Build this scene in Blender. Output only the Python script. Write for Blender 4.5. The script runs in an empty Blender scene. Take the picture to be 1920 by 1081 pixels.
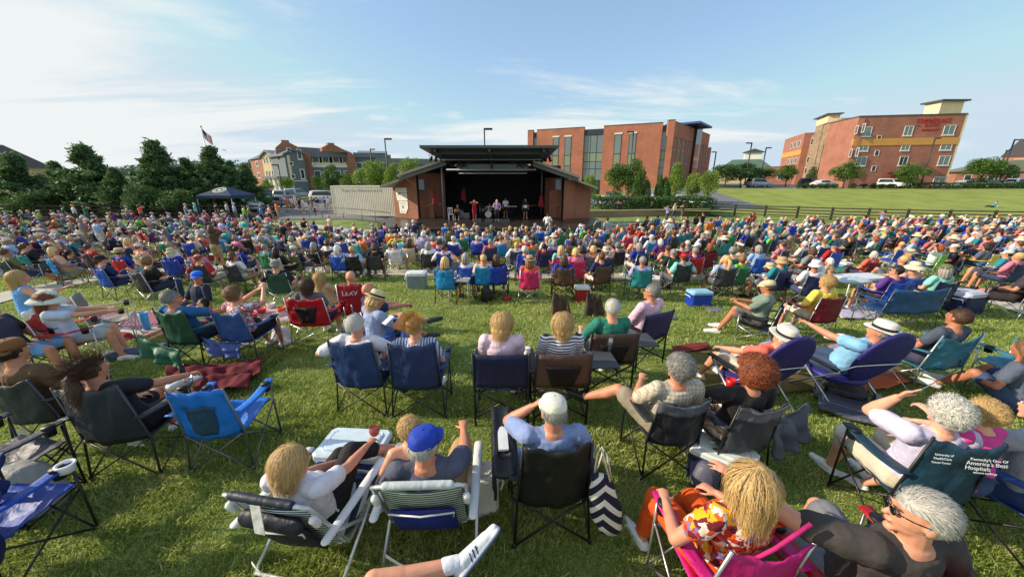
import bpy, math, random
import numpy as np
from mathutils import Vector, Matrix, noise
random.seed(7); np.random.seed(7)
sc = bpy.context.scene
COL = sc.collection
R = math.radians
PI = math.pi
TMP = bpy.data.scenes.new('workbench')
def evalmesh(ob):
    vl = TMP.view_layers[0]; vl.update(); return bpy.data.meshes.new_from_object(ob.evaluated_get(vl.depsgraph))
F = 670.0; PITCH = R(16.6); CAMH = 2.6
CPT, SPT = math.cos(PITCH), math.sin(PITCH)

# ------------------------------------------------------------ terrain
def sstep(a, b, v):
    t = min(1, max(0, (v-a)/(b-a))); return t*t*(3-2*t)
def Z(x, y):
    z = -0.062*min(max(0, y-3.5), 19.5)
    z += 0.42*sstep(24, 34, y)*(1-sstep(-16, -10, x))
    if y > 40:
        z += (min(y, 95)-40)*0.022
    r = sstep(16, 30, x)
    z += r*(sstep(43, 71, y)*2.1 - 0.2*sstep(28, 38, y))
    if y > 130: z -= (min(y, 400)-130)*0.012
    return z
def ray(px, py):
    a = (px-960)/F; b = -(py-540.5)/F
    return Vector((a, CPT+b*SPT, -SPT+b*CPT))
def W(px, py, Y):                       # point of that view ray at distance Y
    d = ray(px, py); t = Y/d.y
    return Vector((d.x*t, Y, CAMH+d.z*t))
def G(px, py, h=0.0):                   # ground position whose point at height h is seen at that pixel
    d = ray(px, py); zz = -0.2
    for _ in range(40):
        t = (zz+h-CAMH)/d.z
        x, y = d.x*t, d.y*t
        y = max(0.2, min(y, 120))
        zz = 0.6*zz+0.4*Z(x, y)
    return Vector((x, y, Z(x, y)))
def pix(v):
    x, y, z = v[0], v[1], v[2]-CAMH
    dep = y*CPT - z*SPT; up = y*SPT + z*CPT
    return 960+F*x/dep, 540.5-F*up/dep

# ------------------------------------------------------------ materials
def lin(c):
    return tuple((v/255/12.92 if v/255 <= .04045 else ((v/255+.055)/1.055)**2.4) for v in c)
MATS = {}
def nodes(name):
    m = bpy.data.materials.new(name); m.use_nodes = True
    nt = m.node_tree; b = nt.nodes['Principled BSDF']
    return m, nt, b
def N(nt, t, **kw):
    n = nt.nodes.new(t)
    for k, v in kw.items():
        if k in n.inputs: n.inputs[k].default_value = v
        else: setattr(n, k, v)
    return n
def ramp(nt, src, stops):
    r = nt.nodes.new('ShaderNodeValToRGB'); e = r.color_ramp.elements
    while len(e) < len(stops): e.new(0.5)
    for el, (p, c) in zip(e, stops):
        el.position = p; el.color = (*c, 1)
    nt.links.new(src, r.inputs[0]); return r
def mulc(c, k): return tuple(min(1, v*k) for v in c)
def tex(nt, kind='Object'):
    return nt.nodes.new('ShaderNodeTexCoord').outputs[kind]
def bump(nt, b, src, s, d=0.01):
    bp = N(nt, 'ShaderNodeBump', Strength=s, Distance=d); nt.links.new(src, bp.inputs['Height'])
    nt.links.new(bp.outputs[0], b.inputs['Normal'])
def fabric(c, kind='plain', rough=.85, c2=None):
    key = ('fab', c, kind, rough, c2)
    if key in MATS: return MATS[key]
    m, nt, b = nodes('fabric'); L = nt.links.new
    col = lin(c); t = tex(nt)
    n1 = N(nt, 'ShaderNodeTexNoise', Scale=7.0, Detail=5.0); L(t, n1.inputs[0])
    if kind == 'plain':
        r = ramp(nt, n1.outputs[0], [(.3, mulc(col, .82)), (.7, mulc(col, 1.1))]); L(r.outputs[0], b.inputs['Base Color'])
    elif kind in ('stripe', 'vstripe', 'plaid', 'gingham', 'bold', 'check', 'chevron'):
        sp = nt.nodes.new('ShaderNodeSeparateXYZ'); L(t, sp.inputs[0])
        c2l = lin(c2 or (235, 235, 235))
        fr = {'stripe': 210, 'vstripe': 200, 'plaid': 230, 'gingham': 190, 'bold': 42, 'check': 120, 'chevron': 46}[kind]
        def wav(o, f):
            m1 = N(nt, 'ShaderNodeMath', operation='MULTIPLY'); L(o, m1.inputs[0]); m1.inputs[1].default_value = f
            m2 = N(nt, 'ShaderNodeMath', operation='SINE'); L(m1.outputs[0], m2.inputs[0])
            m3 = N(nt, 'ShaderNodeMath', operation='GREATER_THAN'); L(m2.outputs[0], m3.inputs[0]); m3.inputs[1].default_value = .2
            return m3.outputs[0]
        if kind == 'chevron':
            ab = N(nt, 'ShaderNodeMath', operation='ABSOLUTE'); L(sp.outputs[0], ab.inputs[0]); ad = N(nt, 'ShaderNodeMath', operation='MULTIPLY_ADD'); L(ab.outputs[0], ad.inputs[0]); ad.inputs[1].default_value = 1.1; L(sp.outputs[2], ad.inputs[2]); fac = wav(ad.outputs[0], fr)
        elif kind in ('stripe', 'bold'): fac = wav(sp.outputs[2], fr)
        elif kind == 'vstripe': fac = wav(sp.outputs[0], fr)
        else:
            a = N(nt, 'ShaderNodeMath', operation='ADD'); L(wav(sp.outputs[2], fr), a.inputs[0]); L(wav(sp.outputs[0], fr), a.inputs[1])
            h = N(nt, 'ShaderNodeMath', operation='MULTIPLY'); L(a.outputs[0], h.inputs[0]); h.inputs[1].default_value = .5
            fac = h.outputs[0]
        mx = N(nt, 'ShaderNodeMix', data_type='RGBA'); L(fac, mx.inputs[0])
        mx.inputs[6].default_value = (*col, 1); mx.inputs[7].default_value = (*c2l, 1)
        L(mx.outputs[2], b.inputs['Base Color'])
    elif kind in ('floral', 'multi', 'camo'):
        v = N(nt, 'ShaderNodeTexVoronoi', Scale=26.0 if kind == 'floral' else 34.0)
        nd = N(nt, 'ShaderNodeTexNoise', Scale=14.0, Detail=3.0); L(t, nd.inputs[0])
        va = N(nt, 'ShaderNodeVectorMath', operation='MULTIPLY_ADD'); L(nd.outputs['Color'], va.inputs[0]); va.inputs[1].default_value = (.14, .14, .14); L(t, va.inputs[2])
        L(va.outputs[0], v.inputs[0])
        s2 = nt.nodes.new('ShaderNodeSeparateColor'); L(v.outputs['Color'], s2.inputs[0])
        if kind == 'floral':
            stops = [(0, lin((190, 45, 20))), (.22, lin((235, 170, 20))), (.42, lin((240, 225, 205))), (.58, lin((110, 20, 40))), (.72, lin((225, 95, 20))), (.88, lin((120, 110, 165)))]
        elif kind == 'camo':
            stops = [(0, lin((20, 60, 50))), (.4, lin((35, 90, 80))), (.7, lin((15, 40, 45)))]
        else:
            stops = [(0, col), (.35, lin(c2 or (240, 240, 240))), (.6, mulc(col, .5)), (.8, col)]
        r = ramp(nt, s2.outputs[0], stops); r.color_ramp.interpolation = 'CONSTANT'; L(r.outputs[0], b.inputs['Base Color'])
    b.inputs['Roughness'].default_value = rough
    n2 = N(nt, 'ShaderNodeTexNoise', Scale=16.0, Detail=3.0); L(t, n2.inputs[0])
    bump(nt, b, n2.outputs[0], .5, .02)
    MATS[key] = m; return m
def nylon(c):
    key = ('nyl', c)
    if key in MATS: return MATS[key]
    m, nt, b = nodes('chair_nylon'); L = nt.links.new; col = lin(c); t = tex(nt)
    n1 = N(nt, 'ShaderNodeTexNoise', Scale=3.5, Detail=4.0); L(t, n1.inputs[0])
    r = ramp(nt, n1.outputs[0], [(.3, mulc(col, .8)), (.72, mulc(col, 1.12))]); L(r.outputs[0], b.inputs['Base Color'])
    b.inputs['Roughness'].default_value = .55
    mp = N(nt, 'ShaderNodeMapping'); mp.inputs['Scale'].default_value = (9, 9, 3.5); mp.inputs['Rotation'].default_value = (.2, .5, .3); L(t, mp.inputs[0])
    n2 = N(nt, 'ShaderNodeTexNoise', Scale=1.0, Detail=2.5); n2.inputs['Distortion'].default_value = .8; L(mp.outputs[0], n2.inputs[0])
    bump(nt, b, n2.outputs[0], .6, .03)
    MATS[key] = m; return m
def plain(name, c, rough=.6, metal=0.0, nz=.12, scale=8.0, bmp=0.0):
    key = ('pl', name, c, rough)
    if key in MATS: return MATS[key]
    m, nt, b = nodes(name); L = nt.links.new; col = lin(c); t = tex(nt)
    n1 = N(nt, 'ShaderNodeTexNoise', Scale=scale, Detail=4.0); L(t, n1.inputs[0])
    r = ramp(nt, n1.outputs[0], [(.3, mulc(col, 1-nz)), (.7, mulc(col, 1+nz))]); L(r.outputs[0], b.inputs['Base Color'])
    b.inputs['Roughness'].default_value = rough; b.inputs['Metallic'].default_value = metal
    if bmp: bump(nt, b, n1.outputs[0], bmp, .02)
    MATS[key] = m; return m
def skinmat(c):
    key = ('skin', c)
    if key in MATS: return MATS[key]
    m, nt, b = nodes('skin'); L = nt.links.new; col = lin(c); t = tex(nt)
    n1 = N(nt, 'ShaderNodeTexNoise', Scale=11.0, Detail=5.0); L(t, n1.inputs[0])
    r = ramp(nt, n1.outputs[0], [(.3, (col[0]*.88, col[1]*.8, col[2]*.78)), (.7, mulc(col, 1.06))]); L(r.outputs[0], b.inputs['Base Color'])
    b.inputs['Roughness'].default_value = .5
    b.inputs['Subsurface Weight'].default_value = .08; b.inputs['Subsurface Radius'].default_value = (.02, .008, .004)
    n2 = N(nt, 'ShaderNodeTexNoise', Scale=60.0, Detail=2.0); L(t, n2.inputs[0]); bump(nt, b, n2.outputs[0], .12, .004)
    MATS[key] = m; return m
def hairmat(c):
    key = ('hair', c)
    if key in MATS: return MATS[key]
    m, nt, b = nodes('hair'); L = nt.links.new; col = lin(c)
    g = nt.nodes.new('ShaderNodeNewGeometry')
    t = tex(nt); mp = N(nt, 'ShaderNodeMapping'); mp.inputs['Scale'].default_value = (70, 70, 9); L(t, mp.inputs[0])
    n1 = N(nt, 'ShaderNodeTexNoise', Scale=1.0, Detail=3.0); L(mp.outputs[0], n1.inputs[0])
    ad = N(nt, 'ShaderNodeMath', operation='ADD'); L(n1.outputs[0], ad.inputs[0]); L(g.outputs['Random Per Island'], ad.inputs[1])
    h = N(nt, 'ShaderNodeMath', operation='MULTIPLY'); L(ad.outputs[0], h.inputs[0]); h.inputs[1].default_value = .5
    r = ramp(nt, h.outputs[0], [(.15, mulc(col, .62)), (.5, col), (.85, mulc(col, 1.28))]); L(r.outputs[0], b.inputs['Base Color'])
    b.inputs['Roughness'].default_value = .55
    bump(nt, b, n1.outputs[0], .5, .01)
    MATS[key] = m; return m
def straw(c):
    key = ('straw', c)
    if key in MATS: return MATS[key]
    m, nt, b = nodes('straw'); L = nt.links.new; col = lin(c); t = tex(nt)
    w = N(nt, 'ShaderNodeTexWave', Scale=60.0, Distortion=2.0); L(t, w.inputs[0])
    r = ramp(nt, w.outputs[0], [(0, mulc(col, .8)), (1, mulc(col, 1.08))]); L(r.outputs[0], b.inputs['Base Color'])
    b.inputs['Roughness'].default_value = .8; bump(nt, b, w.outputs[0], .3, .005)
    MATS[key] = m; return m
BLACK = plain('black_steel', (26, 27, 30), .4); GREYM = plain('grey_steel', (112, 114, 118), .35, .6)
DARKM = plain('dark_grey_steel', (62, 64, 68), .38, .3); SILV = plain('bare_aluminium', (190, 192, 196), .32, .8)
WHITEM = plain('white_enamel', (225, 225, 222), .35); BLKPL = plain('black_plastic', (18, 18, 20), .5)
WHPL = plain('white_plastic', (232, 232, 230), .4)

# ------------------------------------------------------------ mesh builder
class MB:
    def __init__(s): s.v = []; s.f = []; s.m = []; s.cm = 0
    def add(s, vs, fs, mat=None):
        o = len(s.v); s.v += [tuple(v) for v in vs]; mm = s.cm if mat is None else mat
        for f in fs: s.f.append(tuple(i+o for i in f)); s.m.append(mm)
    def box(s, a, b, M=None, mat=None):
        x0, y0, z0 = a; x1, y1, z1 = b
        vs = [Vector(p) for p in ((x0,y0,z0),(x1,y0,z0),(x1,y1,z0),(x0,y1,z0),(x0,y0,z1),(x1,y0,z1),(x1,y1,z1),(x0,y1,z1))]
        if M: vs = [M @ v for v in vs]
        s.add(vs, [(0,3,2,1),(4,5,6,7),(0,1,5,4),(1,2,6,5),(2,3,7,6),(3,0,4,7)], mat)
    def loft(s, secs, n=10, closed=True, mat=None):
        """secs: (centre, ax, ay) with ax, ay radius vectors"""
        vs = []; fs = []
        for c, ax, ay in secs:
            for k in range(n):
                a = 2*PI*k/n; vs.append(c+ax*math.cos(a)+ay*math.sin(a))
        m = len(secs)
        for i in range(m-1):
            for k in range(n):
                k2 = (k+1) % n
                fs.append((i*n+k, i*n+k2, (i+1)*n+k2, (i+1)*n+k))
        if closed:
            fs.append(tuple(range(n))[::-1]); fs.append(tuple((m-1)*n+k for k in range(n)))
        s.add(vs, fs, mat)
    def tube(s, pts, r, n=6, mat=None, closed=True):
        pts = [Vector(p) for p in pts]; rr = r if isinstance(r, (list, tuple)) else [r]*len(pts)
        secs = []; prev = None
        for i, p in enumerate(pts):
            d = (pts[min(i+1, len(pts)-1)]-pts[max(i-1, 0)])
            if d.length < 1e-9: d = Vector((0, 0, 1))
            d.normalize()
            if prev is None: a = d.orthogonal().normalized()
            else:
                a = prev-d*prev.dot(d)
                a = a.normalized() if a.length > 1e-6 else d.orthogonal().normalized()
            prev = a; b = d.cross(a)
            secs.append((p, a*rr[i], b*rr[i]))
        s.loft(secs, n, closed, mat)
    def cap(s, p0, p1, r0, r1, n=10, ax=None, flat=1.0, mat=None):
        p0 = Vector(p0); p1 = Vector(p1); d = p1-p0
        if d.length < 1e-6: d = Vector((0, 0, 1e-3))
        d.normalize()
        a = (ax-d*ax.dot(d)).normalized() if ax is not None else d.orthogonal().normalized()
        b = d.cross(a)
        sec = []
        for q in (-.98, -.75, -.35): sec.append((p0+d*q*r0, a*r0*math.sqrt(1-q*q), b*r0*flat*math.sqrt(1-q*q)))
        sec.append((p0, a*r0, b*r0*flat)); sec.append((p1, a*r1, b*r1*flat))
        for q in (.35, .75, .98): sec.append((p1+d*q*r1, a*r1*math.sqrt(1-q*q), b*r1*flat*math.sqrt(1-q*q)))
        s.loft(sec, n, True, mat)
    def ell(s, c, r, M=None, n=14, m=8, mat=None):
        c = Vector(c); vs = [Vector((0, 0, -1))]; fs = []
        for i in range(1, m):
            t = PI*i/m
            for k in range(n):
                a = 2*PI*k/n; vs.append(Vector((math.sin(t)*math.cos(a), math.sin(t)*math.sin(a), -math.cos(t))))
        vs.append(Vector((0, 0, 1)))
        for k in range(n): fs.append((0, 1+(k+1) % n, 1+k))
        for i in range(m-2):
            for k in range(n):
                a = 1+i*n+k; b = 1+i*n+(k+1) % n; fs.append((a, b, b+n, a+n))
        L = len(vs)-1
        for k in range(n): fs.append((1+(m-2)*n+k, 1+(m-2)*n+(k+1) % n, L))
        vs = [c+Vector((v.x*r[0], v.y*r[1], v.z*r[2])) for v in vs]
        if M: vs = [M @ v for v in vs]
        s.add(vs, fs, mat)
    def sheet(s, fn, nx, ny, th=.006, mat=None):
        """fn(u,v)->point; a thick double-sided sheet"""
        P = [[Vector(fn(i/nx, j/ny)) for i in range(nx+1)] for j in range(ny+1)]
        vs = []; fs = []
        top = []; bot = []
        for j in range(ny+1):
            for i in range(nx+1):
                du = P[j][min(i+1, nx)]-P[j][max(i-1, 0)]; dv = P[min(j+1, ny)][i]-P[max(j-1, 0)][i]
                n = du.cross(dv)
                n = n.normalized() if n.length > 1e-9 else Vector((0, 0, 1))
                top.append(P[j][i]+n*th/2); bot.append(P[j][i]-n*th/2)
        vs = top+bot; o = len(top); w = nx+1
        for j in range(ny):
            for i in range(nx):
                a = j*w+i; fs.append((a, a+1, a+w+1, a+w)); fs.append((o+a, o+a+w, o+a+w+1, o+a+1))
        for i in range(nx):
            fs.append((i, o+i, o+i+1, i+1)); a = ny*w+i; fs.append((a, a+1, o+a+1, o+a))
        for j in range(ny):
            a = j*w; fs.append((a, a+w, o+a+w, o+a)); a = j*w+nx; fs.append((a, o+a, o+a+w, a+w))
        s.add(vs, fs, mat)
    def mesh(s, name, smooth=True):
        me = bpy.data.meshes.new(name); me.from_pydata(s.v, [], s.f); me.update()
        me.polygons.foreach_set('material_index', s.m)
        if smooth: me.polygons.foreach_set('use_smooth', [True]*len(s.f))
        return me
    def build(s, name, mats, parent=None, smooth=False, **kw):
        me = s.mesh(name, smooth)
        if not isinstance(mats, (list, tuple)): mats = [mats]
        for m in mats: me.materials.append(m)
        return link(name, me, parent, **kw)
def link(name, me, parent=None, loc=None, rz=None, mats=None, M=None):
    o = bpy.data.objects.new(name, me); COL.objects.link(o)
    if parent is not None: o.parent = parent
    if loc is not None: o.location = loc
    if rz is not None: o.rotation_euler = (0, 0, rz)
    if M is not None: o.matrix_local = M
    if mats:
        while me is not None and len(me.materials) < len(mats): me.materials.append(None)
        for i, m in enumerate(mats):
            o.material_slots[i].link = 'OBJECT'; o.material_slots[i].material = m
    return o
def tag(o, label=None, cat=None, group=None, kind=None):
    if label: o['label'] = label
    if cat: o['category'] = cat
    if group: o['group'] = group
    if kind: o['kind'] = kind
    return o
ALL = []      # things whose label is settled at the end: (object, label, x pixel)
def thing(name, label, cat, loc=(0, 0, 0), rz=0, group=None):
    o = bpy.data.objects.new(name, None); COL.objects.link(o); o.empty_display_size = .1
    o.location = loc; o.rotation_euler = (0, 0, rz); tag(o, label, cat, group); return o
def structure(o): o['kind'] = 'structure'; return o
def text_mesh(txt, size, mat, name, parent, M, depth=.004, align='CENTER'):
    cu = bpy.data.curves.new('t', 'FONT'); cu.body = txt; cu.size = size; cu.extrude = depth; cu.align_x = align; cu.resolution_u = 2
    ob = bpy.data.objects.new('t', cu); TMP.collection.objects.link(ob); me = evalmesh(ob)
    bpy.data.objects.remove(ob); me.name = name
    me.materials.clear(); me.materials.append(mat)
    return link(name, me, parent, M=M)
def remesh(mb, vox, smooth=2, wr=0.0, wscale=9.0, seed=0.0, post=None):
    me = mb.mesh('tmp'); ob = bpy.data.objects.new('tmp', me); TMP.collection.objects.link(ob)
    md = ob.modifiers.new('r', 'REMESH'); md.mode = 'VOXEL'; md.voxel_size = vox; md.use_smooth_shade = True
    if smooth:
        ms = ob.modifiers.new('s', 'SMOOTH'); ms.iterations = smooth; ms.factor = .5
    out = evalmesh(ob); bpy.data.objects.remove(ob); bpy.data.meshes.remove(me)
    out.materials.clear()
    if wr:
        n = len(out.vertices); co = np.zeros(n*3, np.float32); out.vertices.foreach_get('co', co); co = co.reshape(-1, 3); nr = np.zeros(n*3, np.float32); out.vertex_normals.foreach_get('vector', nr); nr = nr.reshape(-1, 3)
        k = np.array([noise.noise(Vector((a*wscale+seed, b*wscale, c*wscale*.7)))+.5*noise.noise(Vector((a*wscale*2.3, b*wscale*2.3+seed, c*wscale*2.3))) for a, b, c in co.tolist()])
        co = co+nr*(k*wr)[:, None]; out.vertices.foreach_set('co', co.astype(np.float32).ravel()); out.update()
    out.polygons.foreach_set('use_smooth', [True]*len(out.polygons))
    return out
# ------------------------------------------------------------ people
def ik(a, b, l1, l2, hint):
    d = b-a; L = d.length
    if L > (l1+l2)*.995: b = a+d.normalized()*(l1+l2)*.995; d = b-a; L = d.length
    L = max(L, abs(l1-l2)+.02)
    c = (l1*l1+L*L-l2*l2)/(2*l1*L); c = max(-1, min(1, c))
    dn = d.normalized(); h = hint-dn*hint.dot(dn)
    h = h.normalized() if h.length > 1e-4 else dn.orthogonal().normalized()
    return a+dn*l1*c+h*l1*math.sqrt(max(0, 1-c*c)), b
SKULLC = Vector((0, -.008, .02)); SKULLR = (.076, .095, .098)
def head_prims(mb, M, k=1.0, eyes=True, n=14):
    E = lambda c, r: mb.ell(Vector(c), r, M, n, 10)
    E(SKULLC, SKULLR); E((0, .022, -.045), (.056, .068, .062)); E((0, .026, -.01), (.064, .072, .08))
    mb.cap(M @ Vector((0, .094, .012)), M @ Vector((0, .113, -.018)), .009*k, .014*k, 8)
    E((0, .098, -.052), (.024, .012, .010)); E((0, .085, -.09), (.026, .02, .018))
    for s in (-1, 1):
        E((s*.079, -.004, -.006), (.009, .019, .03))
        E((s*.03, .094, .036), (.02, .008, .007))
def skeleton(P):
    k = P.get('k', 1.0)
    hip = Vector(P.get('hip', (0, 0, .5)))
    lean = R(P.get('lean', 12)); side = R(P.get('side', 0)); tw = R(P.get('tw', 0))
    t = Vector((math.sin(side), -math.sin(lean), math.cos(lean)*math.cos(side))).normalized()
    r = Vector((math.cos(tw), math.sin(tw), 0)); r = (r-t*r.dot(t)).normalized(); fw = t.cross(r)   # forward
    S = {'k': k, 'hip': hip, 't': t, 'r': r, 'fw': fw}
    S['chest'] = hip+t*.34*k; S['neck'] = hip+t*.49*k
    sw = P.get('sw', .175)*k
    yaw = R(P.get('hyaw', 0)); pit = R(P.get('hpit', 0)); rol = R(P.get('hroll', 0))
    base = Matrix.Rotation(tw, 4, 'Z')
    Mh = base @ Matrix.Rotation(yaw, 4, 'Z') @ Matrix.Rotation(pit, 4, 'X') @ Matrix.Rotation(rol, 4, 'Y')
    hc = S['neck']+t*.028*k+(Mh.to_3x3() @ Vector((0, .015, .115)))*k
    S['hc'] = hc; S['Mh'] = Matrix.Translation(hc) @ Mh @ Matrix.Scale(k, 4)
    for s, nm in ((-1, 'L'), (1, 'R')):
        sh = hip+t*.445*k+r*s*sw
        ht = P.get('hand'+nm); ht = Vector(ht) if ht else hip+Vector((s*.14, .32, .06))*k
        eh = Vector(P.get('elb'+nm, (s*.7, -.35, -.75)))
        el, wr = ik(sh, ht, .285*k, .25*k, eh)
        S['sh'+nm] = sh; S['el'+nm] = el; S['wr'+nm] = wr
        hj = hip+r*s*.092*k
        ft = Vector(P.get('foot'+nm, (s*.14, .62, .07))); kh = Vector(P.get('knee'+nm, (s*.15, .6, .8)))
        kn, an = ik(hj, ft, .43*k, .42*k, kh)
        S['hj'+nm] = hj; S['kn'+nm] = kn; S['an'+nm] = an
        S['fd'+nm] = Vector(P.get('toe'+nm, (s*.15, 1, -.08))).normalized()
    return S
def torso(mb, S, inf, top=.5, female=False, k=1.0, belly=0.0, low=-.06):
    hip, t, r, fw = S['hip'], S['t'], S['r'], S['fw']; k = S['k']
    prof = [(-.10, .12, .08, 0), (-.04, .165, .115, 0), (.06, .163+belly*.3, .118+belly*.6, .01), (.16, .142+belly*.4, .108+belly, .01), (.26, .155, .112+belly*.6, .01), (.36, .172, .118, .005), (.43, .155, .10, 0), (.475, .10, .075, 0), (.505, .062, .062, 0)]
    if female: prof = [(a, b*(.93 if a > .1 else 1.02), c*(1.0), d) for a, b, c, d in prof]
    secs = []
    for h, rx, ry, off in prof:
        if h < low or h > top: continue
        secs.append((hip+t*h*k+fw*off*k, r*(rx*k+inf), fw*(ry*k+inf)))
    mb.loft(secs, 16)
    for s, nm in ((-1, 'L'), (1, 'R')):
        mb.cap(S['neck']-t*.045*k+r*s*.03*k, S['sh'+nm], .05*k+inf*.7, .056*k+inf*.7, 10)
        if female: mb.ell(hip+t*.33*k+fw*.085*k+r*s*.07*k, (.068*k+inf*.6, .06*k+inf*.5, .065*k+inf*.5))
def hand(mb, S, nm, fine, curl=.5):
    k = S['k']; w = S['wr'+nm]; d = (w-S['el'+nm]).normalized(); s = -1 if nm == 'L' else 1
    dn = Vector((0, 0, -1))
    pn = dn-d*dn.dot(d); pn = pn.normalized() if pn.length > .15 else (S['fw']*1.0-d*S['fw'].dot(d)).normalized()
    sd = d.cross(pn)*(1 if nm == 'R' else -1)   # thumb side toward the body middle
    if sd.dot(-S['r']*s) < 0: sd = -sd
    pc = w+d*.05*k
    mb.cap(w+d*.005*k, w+d*.075*k, .026*k, .036*k, 10, ax=sd, flat=.5)
    rf = (.0074 if fine else .0105)*k
    for i, (off, ln) in enumerate(((.031, .07), (.0105, .08), (-.0105, .074), (-.030, .058))):
        a = w+d*.085*k+sd*off*k; c1 = curl*.55+.06*i
        b = a+(d*math.cos(c1)+pn*math.sin(c1)+sd*off*1.2)*ln*.55*k
        c2 = curl*1.5+.06*i
        c = b+(d*math.cos(c2)+pn*math.sin(c2))*ln*.5*k
        mb.cap(a, b, rf*1.1, rf, 8); mb.cap(b, c, rf, rf*.82, 8)
    a = w+d*.02*k+sd*.028*k; b = a+(d*.75+sd*.65+pn*.2).normalized()*.042*k; c = b+(d*.95+sd*.15+pn*.35).normalized()*.032*k
    mb.cap(a, b, rf*1.4, rf*1.2, 8); mb.cap(b, c, rf*1.2, rf*.95, 8)
def build_body(P, vox=.014):
    S = skeleton(P); k = S['k']; fem = P.get('fem', False); fat = P.get('fat', 1.0)
    mb = MB(); torso(mb, S, 0, 1, fem, belly=P.get('belly', 0))
    up = (S['Mh'].to_3x3() @ Vector((0, 0, 1))).normalized()
    mb.cap(S['neck']-S['t']*.03*k, S['hc']-up*.05*k, .062*k, .057*k, 12)
    head_prims(mb, S['Mh'])
    for s, nm in ((-1, 'L'), (1, 'R')):
        sh, el, wr = S['sh'+nm], S['el'+nm], S['wr'+nm]
        mb.cap(sh, el, .052*k*fat, .04*k*fat, 12); mid = el+(wr-el)*.3
        mb.cap(el, mid, .039*k*fat, .041*k*fat, 12); mb.cap(mid, wr, .04*k*fat, .026*k, 12)
        hand(mb, S, nm, vox < .012, P.get('curl', .5))
        hj, kn, an = S['hj'+nm], S['kn'+nm], S['an'+nm]
        mb.cap(hj, kn, .088*k*fat, .056*k, 12)
        m2 = kn+(an-kn)*.32
        bk = (an-kn).normalized(); back = -(S['fd'+nm]-bk*S['fd'+nm].dot(bk)).normalized()
        mb.cap(kn, m2+back*.012*k, .054*k, .056*k*fat, 12); mb.cap(m2+back*.012*k, an, .054*k*fat, .034*k, 12)
        fd = S['fd'+nm]; heel = an-bk*-1*0+bk*.035*k-fd*.04*k; ball = an+bk*.045*k+fd*.12*k
        mb.cap(heel, ball, .03*k, .034*k, 10); mb.cap(ball, ball+fd*.055*k, .03*k, .022*k, 10, ax=fd.cross(bk), flat=.7)
        mb.cap(an, ball, .034*k, .026*k, 10)
    return S, remesh(mb, vox*min(1, .5+k*.5), 2)
def build_top(P, S, vox, sleeve=.55, low=-.07, seed=0.0):
    """sleeve: 0 tank, .55 tee, 2 long"""
    mb = MB(); k = S['k']; fem = P.get('fem', False)
    torso(mb, S, .014*k, .49, fem, belly=P.get('belly', 0), low=low if not P.get('tank') else -.07)
    for nm in 'LR':
        sh, el, wr = S['sh'+nm], S['el'+nm], S['wr'+nm]; fat = P.get('fat', 1)
        if sleeve > 0:
            f = min(1, sleeve); e = sh+(el-sh)*f
            mb.cap(sh, e, .056*k*fat+.014*k, (.042+.012*(1-f))*k*fat+.02*k, 14)
        if sleeve > 1:
            f = min(.94, sleeve-1); e = el+(wr-el)*f
            mb.cap(el, e, .046*k*fat+.012*k, .034*k+.01*k, 12)
    return remesh(mb, vox, 1, .009*k, 11.0, seed)
def build_bottom(P, S, vox, leg=.8, seed=0.0):
    """leg: .8 shorts, 2 long trousers"""
    mb = MB(); k = S['k']; hip, t, r, fw = S['hip'], S['t'], S['r'], S['fw']; fat = P.get('fat', 1)
    secs = [(hip+t*h*k, r*(rx*k+.014), fw*(ry*k+.014)) for h, rx, ry in ((-.10, .12, .085), (-.04, .165, .115), (.03, .163, .116), (.09, .15, .112))]
    mb.loft(secs, 16)
    for nm in 'LR':
        hj, kn, an = S['hj'+nm], S['kn'+nm], S['an'+nm]
        f = min(1, leg); mb.cap(hj, hj+(kn-hj)*f, .09*k*fat+.014*k, (.06+.02*(1-f))*k*fat+.02*k, 14)
        if leg > 1:
            f = min(.95, leg-1); mb.cap(kn, kn+(an-kn)*f, .062*k*fat+.014*k, .05*k+.016*k*(1-f), 14)
    return remesh(mb, vox, 1, .009*k, 9.0, seed+4)
def build_shoe(P, S, nm, vox, sandal=False):
    mb = MB(); k = S['k']; kn, an = S['kn'+nm], S['an'+nm]; fd = S['fd'+nm]; bk = (an-kn).normalized()
    heel = an+bk*.04*k-fd*.045*k; ball = an+bk*.05*k+fd*.13*k; sd = fd.cross(bk)
    mb.cap(heel, ball, .036*k, .042*k, 12, ax=sd, flat=.85); mb.cap(ball, ball+fd*.06*k, .04*k, .03*k, 12, ax=sd, flat=.75)
    mb.cap(an+bk*.02*k, ball, .044*k, .034*k, 12)
    up = (fd.cross(sd)).normalized(); up = up if up.dot(bk) < 0 else -up
    mb.cap(heel-up*.022*k, ball+fd*.05*k-up*.02*k, .042*k, .044*k, 12, ax=sd, flat=.5)
    return remesh(mb, vox*.8, 1)

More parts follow.
